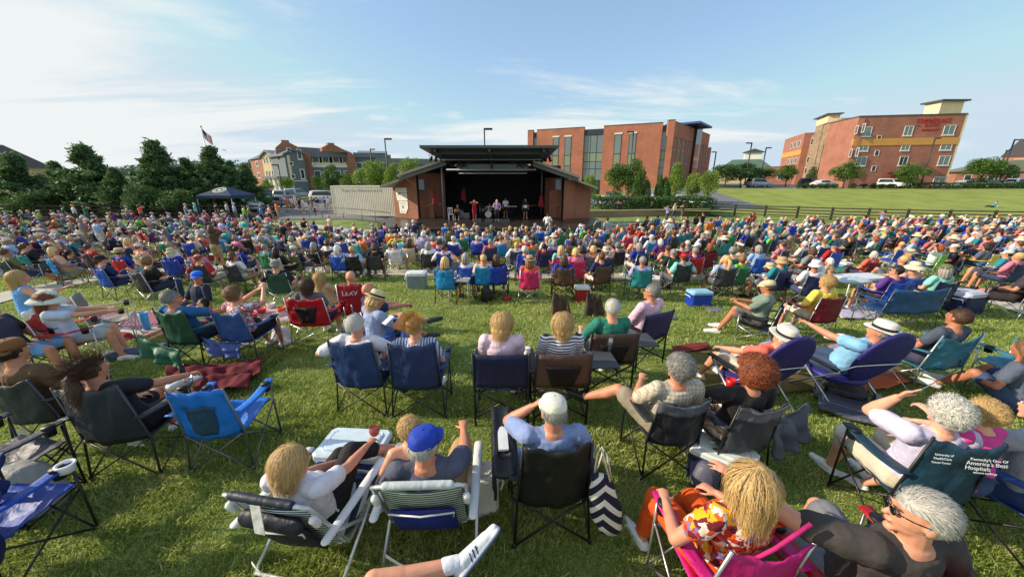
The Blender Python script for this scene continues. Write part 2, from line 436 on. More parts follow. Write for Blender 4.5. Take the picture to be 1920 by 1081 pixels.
# hair in head-local space (y forward, z up)
HC = Vector((0, -.016, .028))
HAIRCACHE = {}
def scalp_dirs(n, rnd):
    out = []
    while len(out) < n:
        v = Vector((rnd.gauss(0, 1), rnd.gauss(0, 1), rnd.gauss(0, 1))).normalized()
        if v.z < -.35 or (v.y > .35 and v.z < .42): continue
        if v.y > 0 and v.z < .12: continue
        out.append(v)
    return out
def hair_mesh(style, near, seed=0, hat=False):
    key = (style, near, seed, hat)
    if key in HAIRCACHE: return HAIRCACHE[key]
    rnd = random.Random(hash(style) % 1000+seed*17 if False else (sum(map(ord, style))+seed*17))
    mb = MB(); R3 = (.087, .102, .101); L = 0.0; n = 22 if near else 14; m = 14 if near else 9
    st = {'short': (.0, .010), 'curly': (.018, .028), 'afro': (.05, .03), 'long': (.002, .014), 'bob': (.003, .014), 'bun': (.004, .008), 'pony': (.002, .008), 'bald': (0, 0), 'fringe': (0, .004)}[style]
    g, amp = st
    if style != 'bald':
        o = len(mb.v); mb.ell(HC, tuple(x+g for x in R3), None, n, m)
        keep = []
        zlo = {'short': -.03, 'curly': -.06, 'afro': -.06, 'long': -.06, 'bob': -.07, 'bun': -.03, 'pony': -.03, 'fringe': -.03}[style]
        for f in mb.f:
            c = sum((Vector(mb.v[i]) for i in f), Vector())/len(f)
            if c.z < zlo-.02: continue
            if c.y > .015 and c.z < .05-(.05 if style in ('long', 'bob') and abs(c.x) > .06 else 0): continue
            if style == 'fringe' and c.z > .05: continue
            if hat and c.z > .055: continue
            keep.append(f)
        mb.f = keep; mb.m = [0]*len(keep)
        vs = []
        for v in mb.v:
            p = Vector(v); nn = (p-HC).normalized()
            kf = 16 if style in ('curly', 'afro') else 12
            p += nn*(noise.noise(p*kf*2.2+Vector((seed*3.1, 0, 0)))*amp+noise.noise(p*70)*amp*.3); vs.append(tuple(p))
        mb.v = vs
        if style in ('long', 'bob'):
            dl = -.20 if style == 'long' else -.10
            for q in range(7):
                a = PI*(1.0+.0)*(q/6)+PI            # round the back
                x, y = math.cos(a)*.075, -.018+math.sin(a)*.078
                pts = [(x, y, .03), (x*1.1, y*1.05-.005, -.04), (x*1.12, y*1.05-.01, dl*.6-.02), (x*.95+rnd.uniform(-.015, .015), y-.01, dl+rnd.uniform(-.05, .03))]
                mb.tube(pts, [.028, .03, .026, .006], 7)
        if style == 'bun':
            mb.ell((0, -.105, .085), (.04, .036, .036), None, 12, 8)
        if style == 'pony':
            mb.ell((0, -.105, .03), (.03, .03, .03), None, 10, 6)
            mb.tube([(0, -.11, .03), (.01, -.15, 0), (.02, -.15, -.09), (.015, -.13, -.2), (0, -.13, -.27)], [.025, .045, .05, .04, .012], 8)
            if near:
                for _ in range(700):
                    q = rnd.random(); c_ = Vector((.012*math.sin(q*6), -.13-.03*math.sin(q*3), .03-.3*q)); a = rnd.uniform(0, 6.28); rr_ = .05*(1-.6*q); p_ = c_+Vector((math.cos(a), math.sin(a), 0))*rr_; e_ = p_+Vector((math.cos(a)*.014, math.sin(a)*.014, -.035))+Vector((rnd.gauss(0, .01), rnd.gauss(0, .01), 0)); t_ = Vector((-math.sin(a), math.cos(a), 0))*.0022; mb.add([p_-t_, p_+t_, e_+t_*.4, e_-t_*.4], [(0, 1, 2, 3)])
        if near:
            ns = {'short': 1500, 'curly': 1900, 'afro': 2200, 'long': 2300, 'bob': 2000, 'bun': 1300, 'pony': 1300, 'fringe': 300}[style]
            ln = {'short': .045, 'curly': .045, 'afro': .055, 'long': .33, 'bob': .21, 'bun': .11, 'pony': .12, 'fringe': .02}[style]
            wave = {'long': .022, 'bob': .02, 'curly': .03, 'afro': .04}.get(style, .006)
            rr = Vector(R3)+Vector((g, g, g))
            for v in scalp_dirs(ns, rnd):
                if style == 'fringe' and v.z > .2: continue
                if hat and v.z > .1: continue
                p = HC+Vector((v.x*rr.x, v.y*rr.y, v.z*rr.z))*rnd.uniform(.97, 1.04 if style in ('bun', 'pony') or rnd.random() < .9 else 1.13)
                steps = 8 if ln > .1 else 4; sl = ln*rnd.uniform(.75, 1.1)/steps
                pts = []; ph = rnd.uniform(0, 6.28)
                d = Vector((v.x*.6, v.y*.8-.3, -.4))
                if style in ('short',): d = Vector((rnd.uniform(-.4, .4)+v.x*.3, -.6+rnd.uniform(-.2, .2), -.5 if v.z < .5 else .0))
                if style in ('curly', 'afro'): d = Vector((rnd.gauss(0, 1), rnd.gauss(0, 1), rnd.gauss(0, 1)))
                if style in ('bun', 'pony'):
                    tg = Vector((0, -.105, .085 if style == 'bun' else .03)); d = tg-p
                for s_ in range(steps+1):
                    pts.append(p.copy())
                    if style in ('bun', 'pony') and (tg-p).length < .035: continue
                    nv = p-HC; e = Vector((nv.x/rr.x, nv.y/rr.y, nv.z/rr.z))
                    if style in ('bun', 'pony'): d = tg-p
                    elif ln > .1: d = Vector((e.x*.35, e.y*.35 if e.y > 0 else e.y*.2, -1.0)) if e.z > -.3 else Vector((math.sin(ph+s_)*.15, 0, -1))
                    if ln > .1 and style in ('long', 'bob') and e.y > -.1 and p.z > -.06: d = d+Vector((math.copysign(.9*(e.y+.1), v.x), -1.3*(e.y+.1), 0))
                    elif style in ('curly', 'afro'): d = d+Vector((rnd.gauss(0, .8), rnd.gauss(0, .8), rnd.gauss(0, .8)))
                    nrm = e.normalized()
                    if p.z > -.05: d = d-nrm*d.dot(nrm)*.9+nrm*(.12 if style not in ('curly', 'afro') else .25)
                    d = d.normalized()
                    p = p+d*sl+Vector((math.sin(ph+s_*1.7), math.cos(ph+s_*1.3), 0))*wave*.25
                    nv = p-HC; e = Vector((nv.x/rr.x, nv.y/rr.y, nv.z/rr.z))
                    if e.length < 1.0 and p.z > -.1: p = HC+Vector((e.x*rr.x, e.y*rr.y, e.z*rr.z))/max(e.length, .2)*1.01
                w = (.0015 if style not in ('curly', 'afro') else .0021)
                vs = []; fs = []
                for q, pt in enumerate(pts):
                    d2 = (pts[min(q+1, steps)]-pts[max(q-1, 0)]).normalized(); nn = (pt-HC).normalized()
                    sd = d2.cross(nn); sd = sd.normalized() if sd.length > 1e-4 else Vector((1, 0, 0))
                    ww = w*(1-.75*q/steps); vs += [pt-sd*ww, pt+sd*ww]
                for q in range(steps): fs.append((2*q, 2*q+1, 2*q+3, 2*q+2))
                mb.add(vs, fs)
    me = mb.mesh('hair') if mb.v else None
    HAIRCACHE[key] = me; return me
HATC = {}
def hat_meshes(kind):
    """list of (part name, mesh)"""
    if kind in HATC: return HATC[kind]
    out = []
    def crown(rx, ry, h, flat, z0=.04, lean=0):
        mb = MB(); prof = [(0, 1), (.35, .99), (.6, .95), (.8, .84 if not flat else .9), (.93, .6 if not flat else .84), (1.0, .2 if not flat else .5)]
        secs = [(Vector((0, -.01, z0+h*a)), Vector((rx*b, 0, 0)), Vector((0, ry*b, 0))) for a, b in prof]
        mb.loft(secs, 22); return mb
    def brim(r0x, r0y, w, droop, z0, front=1.0, up=0):
        mb = MB(); n = 36
        def fn(u, v):
            a = 2*PI*u; rr = v*w
            z = z0-droop*v*v*w*2+up*abs(math.cos(a))**2*v*v+.004*math.sin(a*3)*v
            return (math.cos(a)*(r0x-.012+rr), -.01+math.sin(a)*(r0y-.012+rr), z)
        mb.sheet(fn, n, 4, .004); return mb
    if kind == 'cap' or kind == 'cap_back':
        mb = crown(.089, .106, .095, False, .035)
        mb.ell((0, -.01, .132), (.009, .009, .005))
        out.append(('cap_crown', mb.mesh('cap')))
        b = MB(); s = 1 if kind == 'cap' else -1
        def fn(u, v):
            a = R(25+130*u); x = math.cos(a)*.088*(1+.0*v); y = math.sin(a)*.1+v*.075*math.sin(PI*u)**.6
            return (x, s*y-.01, .045-.02*v-.012*(2*u-1)**2)
        b.sheet(fn, 12, 5, .005); out.append(('cap_brim', b.mesh('brim')))
    elif kind == 'visor':
        mb = MB(); mb.loft([(Vector((0, -.012, z)), Vector((.09, 0, 0)), Vector((0, .106, 0))) for z in (.035, .07)], 22, True)
        out.append(('visor_band', mb.mesh('band'))); b = MB()
        b.sheet(lambda u, v: (math.cos(R(25+130*u))*.088, math.sin(R(25+130*u))*.1+v*.075*math.sin(PI*u)**.6-.01, .045-.02*v), 12, 5, .005)
        out.append(('visor_brim', b.mesh('brim')))
    elif kind == 'fedora':
        mb = crown(.09, .108, .10, True, .045); out.append(('hat_crown', mb.mesh('crown')))
        out.append(('hat_brim', brim(.09, .108, .075, .1, .05, up=.015).mesh('brim')))
        mb = MB(); mb.loft([(Vector((0, -.01, z)), Vector((.0925, 0, 0)), Vector((0, .1105, 0))) for z in (.052, .08)], 24); out.append(('hat_band', mb.mesh('band')))
    elif kind == 'sunhat':
        mb = crown(.09, .106, .10, False, .04); out.append(('hat_crown', mb.mesh('crown')))
        out.append(('hat_brim', brim(.09, .106, .105, .35, .045).mesh('brim')))
    elif kind == 'bucket':
        mb = crown(.09, .106, .09, True, .04); out.append(('hat_crown', mb.mesh('crown')))
        out.append(('hat_brim', brim(.09, .106, .055, .6, .045).mesh('brim')))
    HATC[kind] = out; return out
def glasses_mesh():
    mb = MB()
    for s in (-1, 1):
        mb.ell((s*.03, .107, .018), (.023, .006, .017)); mb.tube([(s*.05, .1, .022), (s*.077, .06, .022), (s*.083, 0, .015)], .0025, 5)
    mb.tube([(-.012, .111, .022), (.012, .111, .022)], .002, 5)
    return mb.mesh('glasses')
GL = glasses_mesh()
def eyes_mesh():
    mb = MB()
    for s in (-1, 1): mb.ell((s*.03, .0945, .016), (.012, .006, .0065))
    mb2 = MB()
    for s in (-1, 1):
        mb2.ell((s*.03, .0995, .016), (.0055, .003, .0055)); mb2.tube([(s*.014, .101, .036), (s*.03, .102, .041), (s*.046, .094, .036)], .003, 5)
    mb3 = MB(); mb3.tube([(-.022, .101, -.05), (0, .109, -.0515), (.022, .101, -.05)], [.002, .0045, .002], 6)
    return mb.mesh('eyes'), mb2.mesh('irises'), mb3.mesh('mouth')
EY, IR, MO = eyes_mesh()
SKINS = [(222, 160, 128), (205, 142, 110), (214, 152, 122), (190, 126, 94), (230, 172, 142)]
MUST = plain('dark_lens', (20, 18, 20), .15); EYEW = plain('eye_white', (225, 220, 215), .3); EYED = plain('eye_dark', (45, 32, 26), .3); LIPS = plain('lips', (168, 88, 80), .5)
HCOL = {'blonde': (206, 170, 112), 'white': (214, 210, 200), 'grey': (146, 142, 136), 'brown': (84, 58, 40), 'dark': (40, 30, 26), 'auburn': (142, 74, 40), 'lightbrown': (140, 102, 66), 'silver': (180, 176, 168), 'red': (170, 84, 44)}
def dress(root, MS, spec, near):
    """adds the meshes of MS (dict) plus hair, hat and glasses to a person root"""
    sk = skinmat(spec.get('skin', SKINS[0]))
    link('body', MS['body'], root, mats=[sk])
    if MS.get('top'): link(spec.get('topname', 'shirt'), MS['top'], root, mats=[spec['topmat']])
    if MS.get('bottom'): link(spec.get('botname', 'trousers'), MS['bottom'], root, mats=[spec['botmat']])
    for q in MS.get('shoes', []): link('shoe', q, root, mats=[spec.get('shoemat', WHPL)])
    Mh = MS['Mh']; hs = spec.get('hair', 'short')
    hm = hair_mesh(hs, near, spec.get('hseed', 0), bool(spec.get('hat')) and hs in ('short', 'curly', 'bob'))
    if hm is not None: link('hair', hm, root, mats=[hairmat(HCOL[spec.get('hcol', 'brown')])], M=Mh)
    if spec.get('hat'):
        kind, c, band = spec['hat']
        hb = None
        ps = hat_meshes(kind)
        if kind in ('fedora', 'sunhat', 'bucket'): m1 = straw(c)
        else: m1 = fabric(c, rough=.75)
        hb = link('hat', ps[0][1], root, mats=[m1], M=Mh)
        for nm, me in ps[1:]:
            link(nm, me, hb, mats=[fabric(band) if nm == 'hat_band' else (fabric(band) if nm == 'cap_brim' and band else m1)])
    if near or spec.get('face'):
        if spec.get('glasses'): link('sunglasses', GL, root, mats=[MUST], M=Mh)
        link('eye_whites', EY, root, mats=[EYEW], M=Mh); link('irises_and_brows', IR, root, mats=[EYED], M=Mh); link('lips', MO, root, mats=[LIPS], M=Mh)
def person(label, loc, rz, P, spec, vox=.012, sleeve=.55, leg=.8, shoes=True, seed=0, group=None):
    S, body = build_body(P, vox)
    MS = {'body': body, 'Mh': S['Mh']}
    if spec.get('topmat'): MS['top'] = build_top(P, S, vox*1.1, sleeve, seed=seed)
    if spec.get('botmat'): MS['bottom'] = build_bottom(P, S, vox*1.1, leg, seed=seed)
    if shoes: MS['shoes'] = [build_shoe(P, S, nm, vox) for nm in 'LR']
    root = thing('person', label, 'person', loc, rz, group)
    dress(root, MS, spec, True)
    return root, S
# ------------------------------------------------------------ chairs (local: front = +y, origin on the ground)
MC = {}
def cached(key, fn):
    if key not in MC: MC[key] = fn()
    return MC[key]
def T(pts, r, n=6, name='tube'):
    mb = MB()
    for p in pts: mb.tube(p, r, n)
    return mb.mesh(name)
def wob(u, v, s, a):
    return a*noise.noise(Vector((u*3+s, v*3, s*1.7)))
def quad_meshes(w=.52, sag=.05, h=.94, seat=.42, seed=0, wide=1):
    key = ('quad', w, sag, h, seat, seed)
    if key in MC: return MC[key]
    hw = w/2; o = []
    def back(u, v):       # v 0 bottom .. 1 top
        x = (u-.5)*(w*(1.0-.08*v)); c = math.sin(PI*u)
        z = seat-.03+v*(h-seat+.03)-sag*c*v*v-.01*math.sin(6*PI*u)*v
        y = -.20-.09*v-.07*c*(1-.5*v)+wob(u*2, v*2, seed+1, .03)
        return (x, y, z)
    mb = MB(); mb.sheet(back, 14, 10, .008); o.append(('backrest', mb.mesh('back'), 0))
    def st(u, v):
        x = (u-.5)*w*.98; c = math.sin(PI*u)
        return (x, -.22+v*.50, seat-.03+.05*v-.07*c*math.sin(PI*min(1, v*.9+.1))+wob(u*2, v*2, seed+3, .02))
    mb = MB(); mb.sheet(st, 12, 8, .008); o.append(('seat', mb.mesh('seat'), 0))
    for s in (-1, 1):
        # rear leg with upright, front leg with arm post
        for y_, pl_ in ((-.24, [(s*(hw+.03), -.24, .01), (s*(hw+.01), -.2, seat-.02), (s*(hw-.02), -.295, h+.005)]), (.27, [(s*(hw+.04), .27, .01), (s*(hw+.03), .27, seat+.2)])):
            mb = MB(); mb.tube(pl_, .0095, 6); mb.cap((s*(hw+.035), y_, .01), (s*(hw+.035), y_, .035), .016, .013, 8); o.append(('leg', mb.mesh('leg'), 1))
        o.append(('cross_brace', T([[(s*(hw+.03), -.24, .03), (s*(hw+.03), .28, seat+.0)], [(s*(hw+.045), .27, .03), (s*(hw+.015), -.2, seat-.03)]], .008), 1))
        def arm(u, v):
            return (s*(hw+.03)+(u-.5)*.085*(1 if v < .95 else .9), -.27+v*.56, seat+.235-.03*math.sin(PI*v)+.0*u-.012*math.cos(PI*(u-.5)*2)*0)
        mb = MB(); mb.sheet(arm, 3, 8, .01); o.append(('armrest', mb.mesh('arm'), 0))
        mb = MB(); c = Vector((s*(hw+.03), .2, seat+.215))
        mb.loft([(c+Vector((0, 0, dz)), Vector((r, 0, 0)), Vector((0, r, 0))) for dz, r in ((.028, .040), (.02, .042), (-.06, .036), (-.065, .02))], 14, True)
        o.append(('cup_holder', mb.mesh('cup'), 2))
    o.append(('cross_brace', T([[(-hw-.02, -.235, .03), (hw, -.22, seat-.02)], [(hw+.02, -.245, .03), (-hw, -.21, seat-.02)]], .008), 1))
    o.append(('cross_brace', T([[(-hw-.02, .28, .03), (hw+.01, .28, seat+.01)], [(hw+.02, .27, .03), (-hw-.01, .27, seat+.01)]], .008), 1))
    MC[key] = o; return o
def quad_chair(label, loc, rz, col, frame=None, near=True, w=.48, h=.88, sag=.05, seat=.42, seed=0, panel=None, group=None, name='camp_chair', band=None, k=1.0):
    root = thing(name, label, 'chair', loc, rz, group); root.scale = (k, k, k)
    fm = frame or DARKM; cm = nylon(col)
    if near:
        for nm, me, mi in quad_meshes(w, sag, h, seat, seed):
            q = link(nm, me, root, mats=[(cm, fm, BLKPL)[mi]])
    else:
        for nm, me, mi in cached(('quadfar', w, sag, h, seat), lambda: quad_far(w, sag, h, seat)):
            link(nm, me, root, mats=[(cm, fm)[mi]])
    if panel:
        def pn(u, v):
            x = (u-.5)*w*(.36+.2*v); c = math.sin(PI*(.5+x/w))
            vv = .12+v*.58
            return (x, -.20-.09*vv-.07*c*(1-.5*vv)-.012+wob((x/w+.5)*2, vv*2, seed+1, .03), seat-.03+vv*(h-seat+.03)-sag*c*vv*vv)
        mb = MB(); mb.sheet(pn, 8, 8, .004); mb.build('mesh_panel', nylon(panel), root, True)
    if band:
        def pn(u, v):
            x = (u-.5)*w*.95; c = math.sin(PI*u); vv = .72+v*.27
            return (x, -.20-.09*vv-.07*c*(1-.5*vv)-.012+wob(u*2, vv*2, seed+1, .03), seat-.03+vv*(h-seat+.03)-sag*c*vv*vv)
        mb = MB(); mb.sheet(pn, 12, 4, .004); mb.build('headrest_band', nylon(band), root, True)
    return root
def quad_far(w, sag, h, seat):
    hw = w/2; o = []
    def back(u, v):
        c = math.sin(PI*u); return ((u-.5)*w, -.20-.09*v-.05*c, seat-.03+v*(h-seat+.03)-sag*c*v*v)
    mb = MB(); mb.sheet(back, 6, 4, .01); o.append(('backrest', mb.mesh('back'), 0))
    mb = MB(); mb.sheet(lambda u, v: ((u-.5)*w, -.22+v*.5, seat-.03+.05*v-.05*math.sin(PI*u)), 5, 3, .01); o.append(('seat', mb.mesh('seat'), 0))
    mb = MB()
    for s in (-1, 1):
        mb.tube([(s*(hw+.03), -.24, .01), (s*(hw+.01), -.2, seat), (s*hw, -.295, h)], .011, 4)
        mb.tube([(s*(hw+.03), .27, .01), (s*(hw+.03), .27, seat+.2)], .011, 4)
        mb.tube([(s*(hw+.03), -.24, .03), (s*(hw+.03), .28, seat)], .009, 4); mb.tube([(s*(hw+.04), .27, .03), (s*hw, -.2, seat)], .009, 4)
    for a in (-1, 1):
        mb.tube([(-a*hw, -.235, .03), (a*hw, -.22, seat-.02)], .009, 4); mb.tube([(-a*hw, .28, .03), (a*hw, .28, seat)], .009, 4)
    o.append(('frame', mb.mesh('frame'), 1))
    for s in (-1, 1):
        mb = MB(); mb.sheet(lambda u, v: (s*(hw+.03)+(u-.5)*.08, -.28+v*.56, seat+.23-.03*math.sin(PI*v)), 2, 3, .012); o.append(('armrest', mb.mesh('arm'), 0))
    return o
def sling_meshes():
    o = []; w = .54; hw = w/2
    def back(u, v):
        c = math.sin(PI*u); return ((u-.5)*w, -.22-.2*v-.03*c, .40+v*.58-.05*c*v**3)
    mb = MB(); mb.sheet(back, 10, 8, .008); o.append(('backrest', mb.mesh('b'), 0))
    mb = MB(); mb.sheet(lambda u, v: ((u-.5)*w, -.22+v*.46, .40+.04*v-.03*math.sin(PI*u)), 8, 6, .008); o.append(('seat', mb.mesh('s'), 0))
    for s in (-1, 1):
        x = s*(hw+.02)
        o.append(('back_frame', T([[(x, .24, .43), (x, -.2, .39), (x*.98, -.42, .98)]], .012), 1))
        o.append(('leg', T([[(x+s*.02, .3, .01), (x+s*.02, -.26, .62)]], .012), 1)); o.append(('leg', T([[(x+s*.03, -.34, .01), (x+s*.03, .22, .62)]], .012), 1))
        mb = MB(); mb.box((x-.025+s*.02, -.3, .615), (x+.025+s*.02, .26, .64)); o.append(('armrest', mb.mesh('a', False), 2))
    for y in (-.34, .3): o.append(('crossbar', T([[(-hw-.05, y, .03), (hw+.05, y, .03)]], .011), 1))
    o.append(('top_bar', T([[(-hw-.02, -.42, .98), (0, -.435, .985), (hw+.02, -.42, .98)]], .012), 1))
    return o
def sling_chair(label, loc, rz, col, frame=None, group=None):
    root = thing('lawn_chair', label, 'chair', loc, rz, group)
    for nm, me, mi in cached('sling', sling_meshes): link(nm, me, root, mats=[(nylon(col), frame or SILV, GREYM)[mi]])
    return root
def director_meshes():
    o = []; hw = .29
    def back(u, v):
        c = math.sin(PI*u); return ((u-.5)*.56, -.27-.07*v-.03*c, .50+v*.42+.008*math.sin(PI*u))
    mb = MB(); mb.sheet(back, 10, 6, .012); o.append(('backrest', mb.mesh('b'), 0))
    mb = MB(); mb.sheet(lambda u, v: ((u-.5)*.54, -.24+v*.46, .47-.03*math.sin(PI*u)), 8, 6, .012); o.append(('seat', mb.mesh('s'), 0))
    for s in (-1, 1):
        x = s*hw
        o.append(('leg', T([[(x, -.26, .01), (x, -.26, .48), (x, -.34, .93)]], .0135), 1))
        o.append(('leg', T([[(x, .24, .01), (x, .24, .66)]], .0135), 1))
        o.append(('side_rail', T([[(x, -.26, .1), (x, .24, .1)], [(x, -.26, .45), (x, .24, .45)]], .011), 1))
        mb = MB(); mb.box((x-.03, -.28, .665), (x+.03, .28, .69)); o.append(('armrest', mb.mesh('a', False), 2))
    o.append(('cross_brace', T([[(-hw, -.24, .1), (0, -.235, .28), (hw, -.24, .45)], [(hw, -.25, .1), (0, -.245, .28), (-hw, -.25, .45)]], .011), 1))
    o.append(('cross_brace', T([[(-hw, .24, .1), (hw, .235, .45)], [(hw, .25, .1), (-hw, .245, .45)]], .011), 1))
    return o
def director_chair(label, loc, rz, col, panel=None, table=True, shape='wide'):
    root = thing('director_chair', label, 'chair', loc, rz)
    for nm, me, mi in cached('director', director_meshes): link(nm, me, root, mats=[(nylon(col), BLACK, BLKPL)[mi]])
    if panel:
        mb = MB(); mb.sheet(lambda u, v: ((u-.5)*.56*(.42+.25*v), -.27-.07*(v*.7+.08)-.03*math.cos((u-.5)*1.4)-.01, .53+v*.26), 8, 5, .006); mb.build('mesh_panel', nylon(panel), root, True)
    if table:
        mb = MB(); mb.box((.31, -.16, .645), (.66, .24, .662))
        t = mb.build('side_table', plain('table_grey', (74, 78, 84), .45), root)
        link('table_strut', T([[(.3, .2, .25), (.6, .1, .645)]], .009), t, mats=[BLACK])
    return root
def beach_meshes():
    o = []; hw = .29
    A = [(-.25, .40, .03)]
    def back(u, v):
        c = math.sin(PI*u); return ((u-.5)*.52, -.16-.22*v-.03*c, .22+v*.54-.02*c)
    mb = MB(); mb.sheet(back, 10, 8, .008); o.append(('backrest', mb.mesh('b'), 0))
    mb = MB(); mb.sheet(lambda u, v: ((u-.5)*.52, -.17+v*.52, .22+.05*v-.05*math.sin(PI*u)), 8, 6, .008); o.append(('seat', mb.mesh('s'), 0))
    fr = [(-hw, .38, .28), (-hw, -.14, .21), (-hw, -.40, .78), (-hw+.04, -.425, .81), (hw-.04, -.425, .81), (hw, -.40, .78), (hw, -.14, .21), (hw, .38, .28)]
    o.append(('back_frame', T([fr, [(-hw, .38, .28), (hw, .38, .28)], [(-hw-.01, -.14, .215), (hw+.01, -.14, .215)]], .0135, 8), 1))
    for s in (-1, 1):
        x = s*(hw+.035)
        o.append(('leg', T([[(x, .36, .48), (x, -.33, .012)]], .013, 8), 1)); o.append(('leg', T([[(x-s*.015, -.28, .46), (x-s*.015, .32, .012)]], .013, 8), 1))
        mb = MB(); mb.cap((x, -.36, .49), (x, .30, .50), .03, .036, 12, ax=Vector((1, 0, 0)), flat=.5); o.append(('armrest', mb.mesh('a'), 2))
        mb = MB(); mb.cap((s*hw, -.385, .68), (s*hw, -.36, .62), .026, .024, 8); o.append(('hinge', mb.mesh('h'), 2))
    for y in (-.33, .32): o.append(('crossbar', T([[(-hw-.03, y, .02), (hw+.03, y, .02)]], .012, 8), 1))
    def st(u, v): 
        a = PI*u; return ((u-.5)*.56, -.36-.05*math.sin(a)-.0*v, .16-.10*math.sin(a)+(v-.5)*.035)
    mb = MB(); mb.sheet(st, 16, 1, .003); o.append(('carry_strap', mb.mesh('st'), 3))
    return o
def beach_chair(label, loc, rz, backmat, pouch, pillow, padcol):
    root = thing('beach_chair', label, 'chair', loc, rz)
    for nm, me, mi in cached('beach', beach_meshes): link(nm, me, root, mats=[(backmat, plain('white_tube', (205, 210, 214), .3, .5), WHPL, fabric((225, 222, 214)))[mi]])
    mb = MB()
    mb.sheet(lambda u, v: ((u-.5)*.42, -.225-.22*(v*.62)-.05*math.sin(PI*u)*math.sin(PI*v)-.01, .25+v*.31), 10, 8, .02)
    q = mb.build('back_pouch', nylon(pouch), root, True)
    link('pouch_piping', T([[(-.21, -.40, .565), (0, -.435, .575), (.21, -.40, .565), (.2, -.38, .51)]], .006, 6), q, mats=[WHPL])
    mb = MB(); mb.cap((-.2, -.425, .815), (.2, -.425, .815), .026, .026, 12); mb.build('top_bar_pad', nylon(padcol), root, True)
    if pillow:
        mb = MB(); mb.cap((-.17, -.40, .62), (.17, -.40, .62), .055, .055, 12, ax=Vector((0, .3, 1)), flat=.6); mb.build('pillow', nylon(pillow), root, True)
        mb = MB(); mb.sheet(lambda u, v: (-.05+u*.07, -.452-.012*v, .80-.2*v), 2, 4, .004); mb.build('care_label', fabric((226, 224, 218)), root)
    return root
def oval_lounger(label, loc, rz, col):
    root = thing('reclining_lounger', label, 'chair', loc, rz)
    def disc(c, n, rx, ry, th, nm):
        mb = MB(); up = Vector(n).normalized(); ax = Vector((1, 0, 0)); ay = up.cross(ax)
        secs = [(Vector(c)+up*d, ax*rx*q, ay*ry*q) for d, q in ((-th, .9), (-th*.6, .98), (0, 1), (th*.6, .98), (th, .9))]
        mb.loft(secs, 32); return mb.build(nm, nylon(col), root, True)
    disc((0, -.42, .74), (0, .93, .38), .30, .40, .025, 'backrest')
    disc((0, -.02, .34), (0, .05, 1), .29, .30, .04, 'seat')
    link('back_cord', T([[(-.36, -.2, .42), (-.29, -.43, .66), (0, -.46, .68), (.29, -.43, .66), (.36, -.2, .42)]], .006), root, mats=[WHPL])
    for s in (-1, 1):
        link('leg', T([[(s*.33, .3, .02), (s*.33, -.32, .52)]], .014), root, mats=[SILV]); link('leg', T([[(s*.34, -.42, .02), (s*.34, .22, .5)]], .014), root, mats=[SILV])
        mb = MB(); mb.box((s*.335-.03, -.3, .52), (s*.335+.03, .28, .545)); mb.build('armrest', BLKPL, root)
    for y in (-.42, .3): link('crossbar', T([[(-.34, y, .03), (.34, y, .03)]], .013), root, mats=[SILV])
    return root
# ------------------------------------------------------------ small props
def rbox(mb, a, b, r=.02, M=None, mat=None):
    """box with chamfered vertical edges"""
    x0, y0, z0 = a; x1, y1, z1 = b
    def ring(z, i):
        return [(x0+r+i, y0+i, z), (x1-r-i, y0+i, z), (x1-i, y0+r+i, z), (x1-i, y1-r-i, z), (x1-r-i, y1-i, z), (x0+r+i, y1-i, z), (x0+i, y1-r-i, z), (x0+i, y0+r+i, z)]
    vs = ring(z0, r*.4)+ring(z0+r*.4, 0)+ring(z1-r*.4, 0)+ring(z1, r*.4); fs = []
    for j in range(3):
        for k in range(8): k2 = (k+1) % 8; fs.append((j*8+k, j*8+k2, (j+1)*8+k2, (j+1)*8+k))
    fs += [tuple(range(8))[::-1], tuple(24+k for k in range(8))]
    if M: vs = [M @ Vector(v) for v in vs]
    mb.add(vs, fs, mat)
def cooler(label, loc, rz, body, lid, sx=.52, sy=.32, sz=.34):
    root = thing('cooler', label, 'cooler', loc, rz)
    mb = MB(); rbox(mb, (-sx/2, -sy/2, 0), (sx/2, sy/2, sz*.8), .03); mb.build('tub', plain('cooler_body', body, .4), root)
    mb = MB(); rbox(mb, (-sx/2-.012, -sy/2-.012, sz*.8+.003), (sx/2+.012, sy/2+.012, sz), .035); rbox(mb, (-sx/2+.05, -sy/2+.05, sz), (sx/2-.05, sy/2-.05, sz+.012), .03)
    mb.build('lid', plain('cooler_lid', lid, .4), root)
    for q in (-1, 1): link('handle', T([[(q*(sx/2+.02), -sy*.3, sz*.55), (q*(sx/2+.045), -sy*.3, sz*.7), (q*(sx/2+.045), sy*.3, sz*.7), (q*(sx/2+.02), sy*.3, sz*.55)]], .011), root, mats=[WHPL])
    return root
def cup(label, loc, mat, r=.04, h=.11, name='cup', lid=None, cat='cup'):
    mb = MB(); c = Vector((0, 0, 0)); X = Vector((1, 0, 0)); Y = Vector((0, 1, 0))
    mb.loft([(Vector((0, 0, z)), X*q, Y*q) for z, q in ((0, r*.75), (h*.5, r*.88), (h, r), (h, r*.9), (h-.015, r*.86))], 16)
    if lid:
        root = thing(name, label, cat, loc); mb.build('cup_body', mat, root, True)
        m2 = MB(); m2.loft([(Vector((0, 0, z)), X*q, Y*q) for z, q in ((h+.001, r*1.05), (h+.012, r*1.05), (h+.014, r*.8))], 16); m2.build('lid', lid, root, True); return root
    o = mb.build(name, mat, None, True); o.location = loc; return tag(o, label, cat)
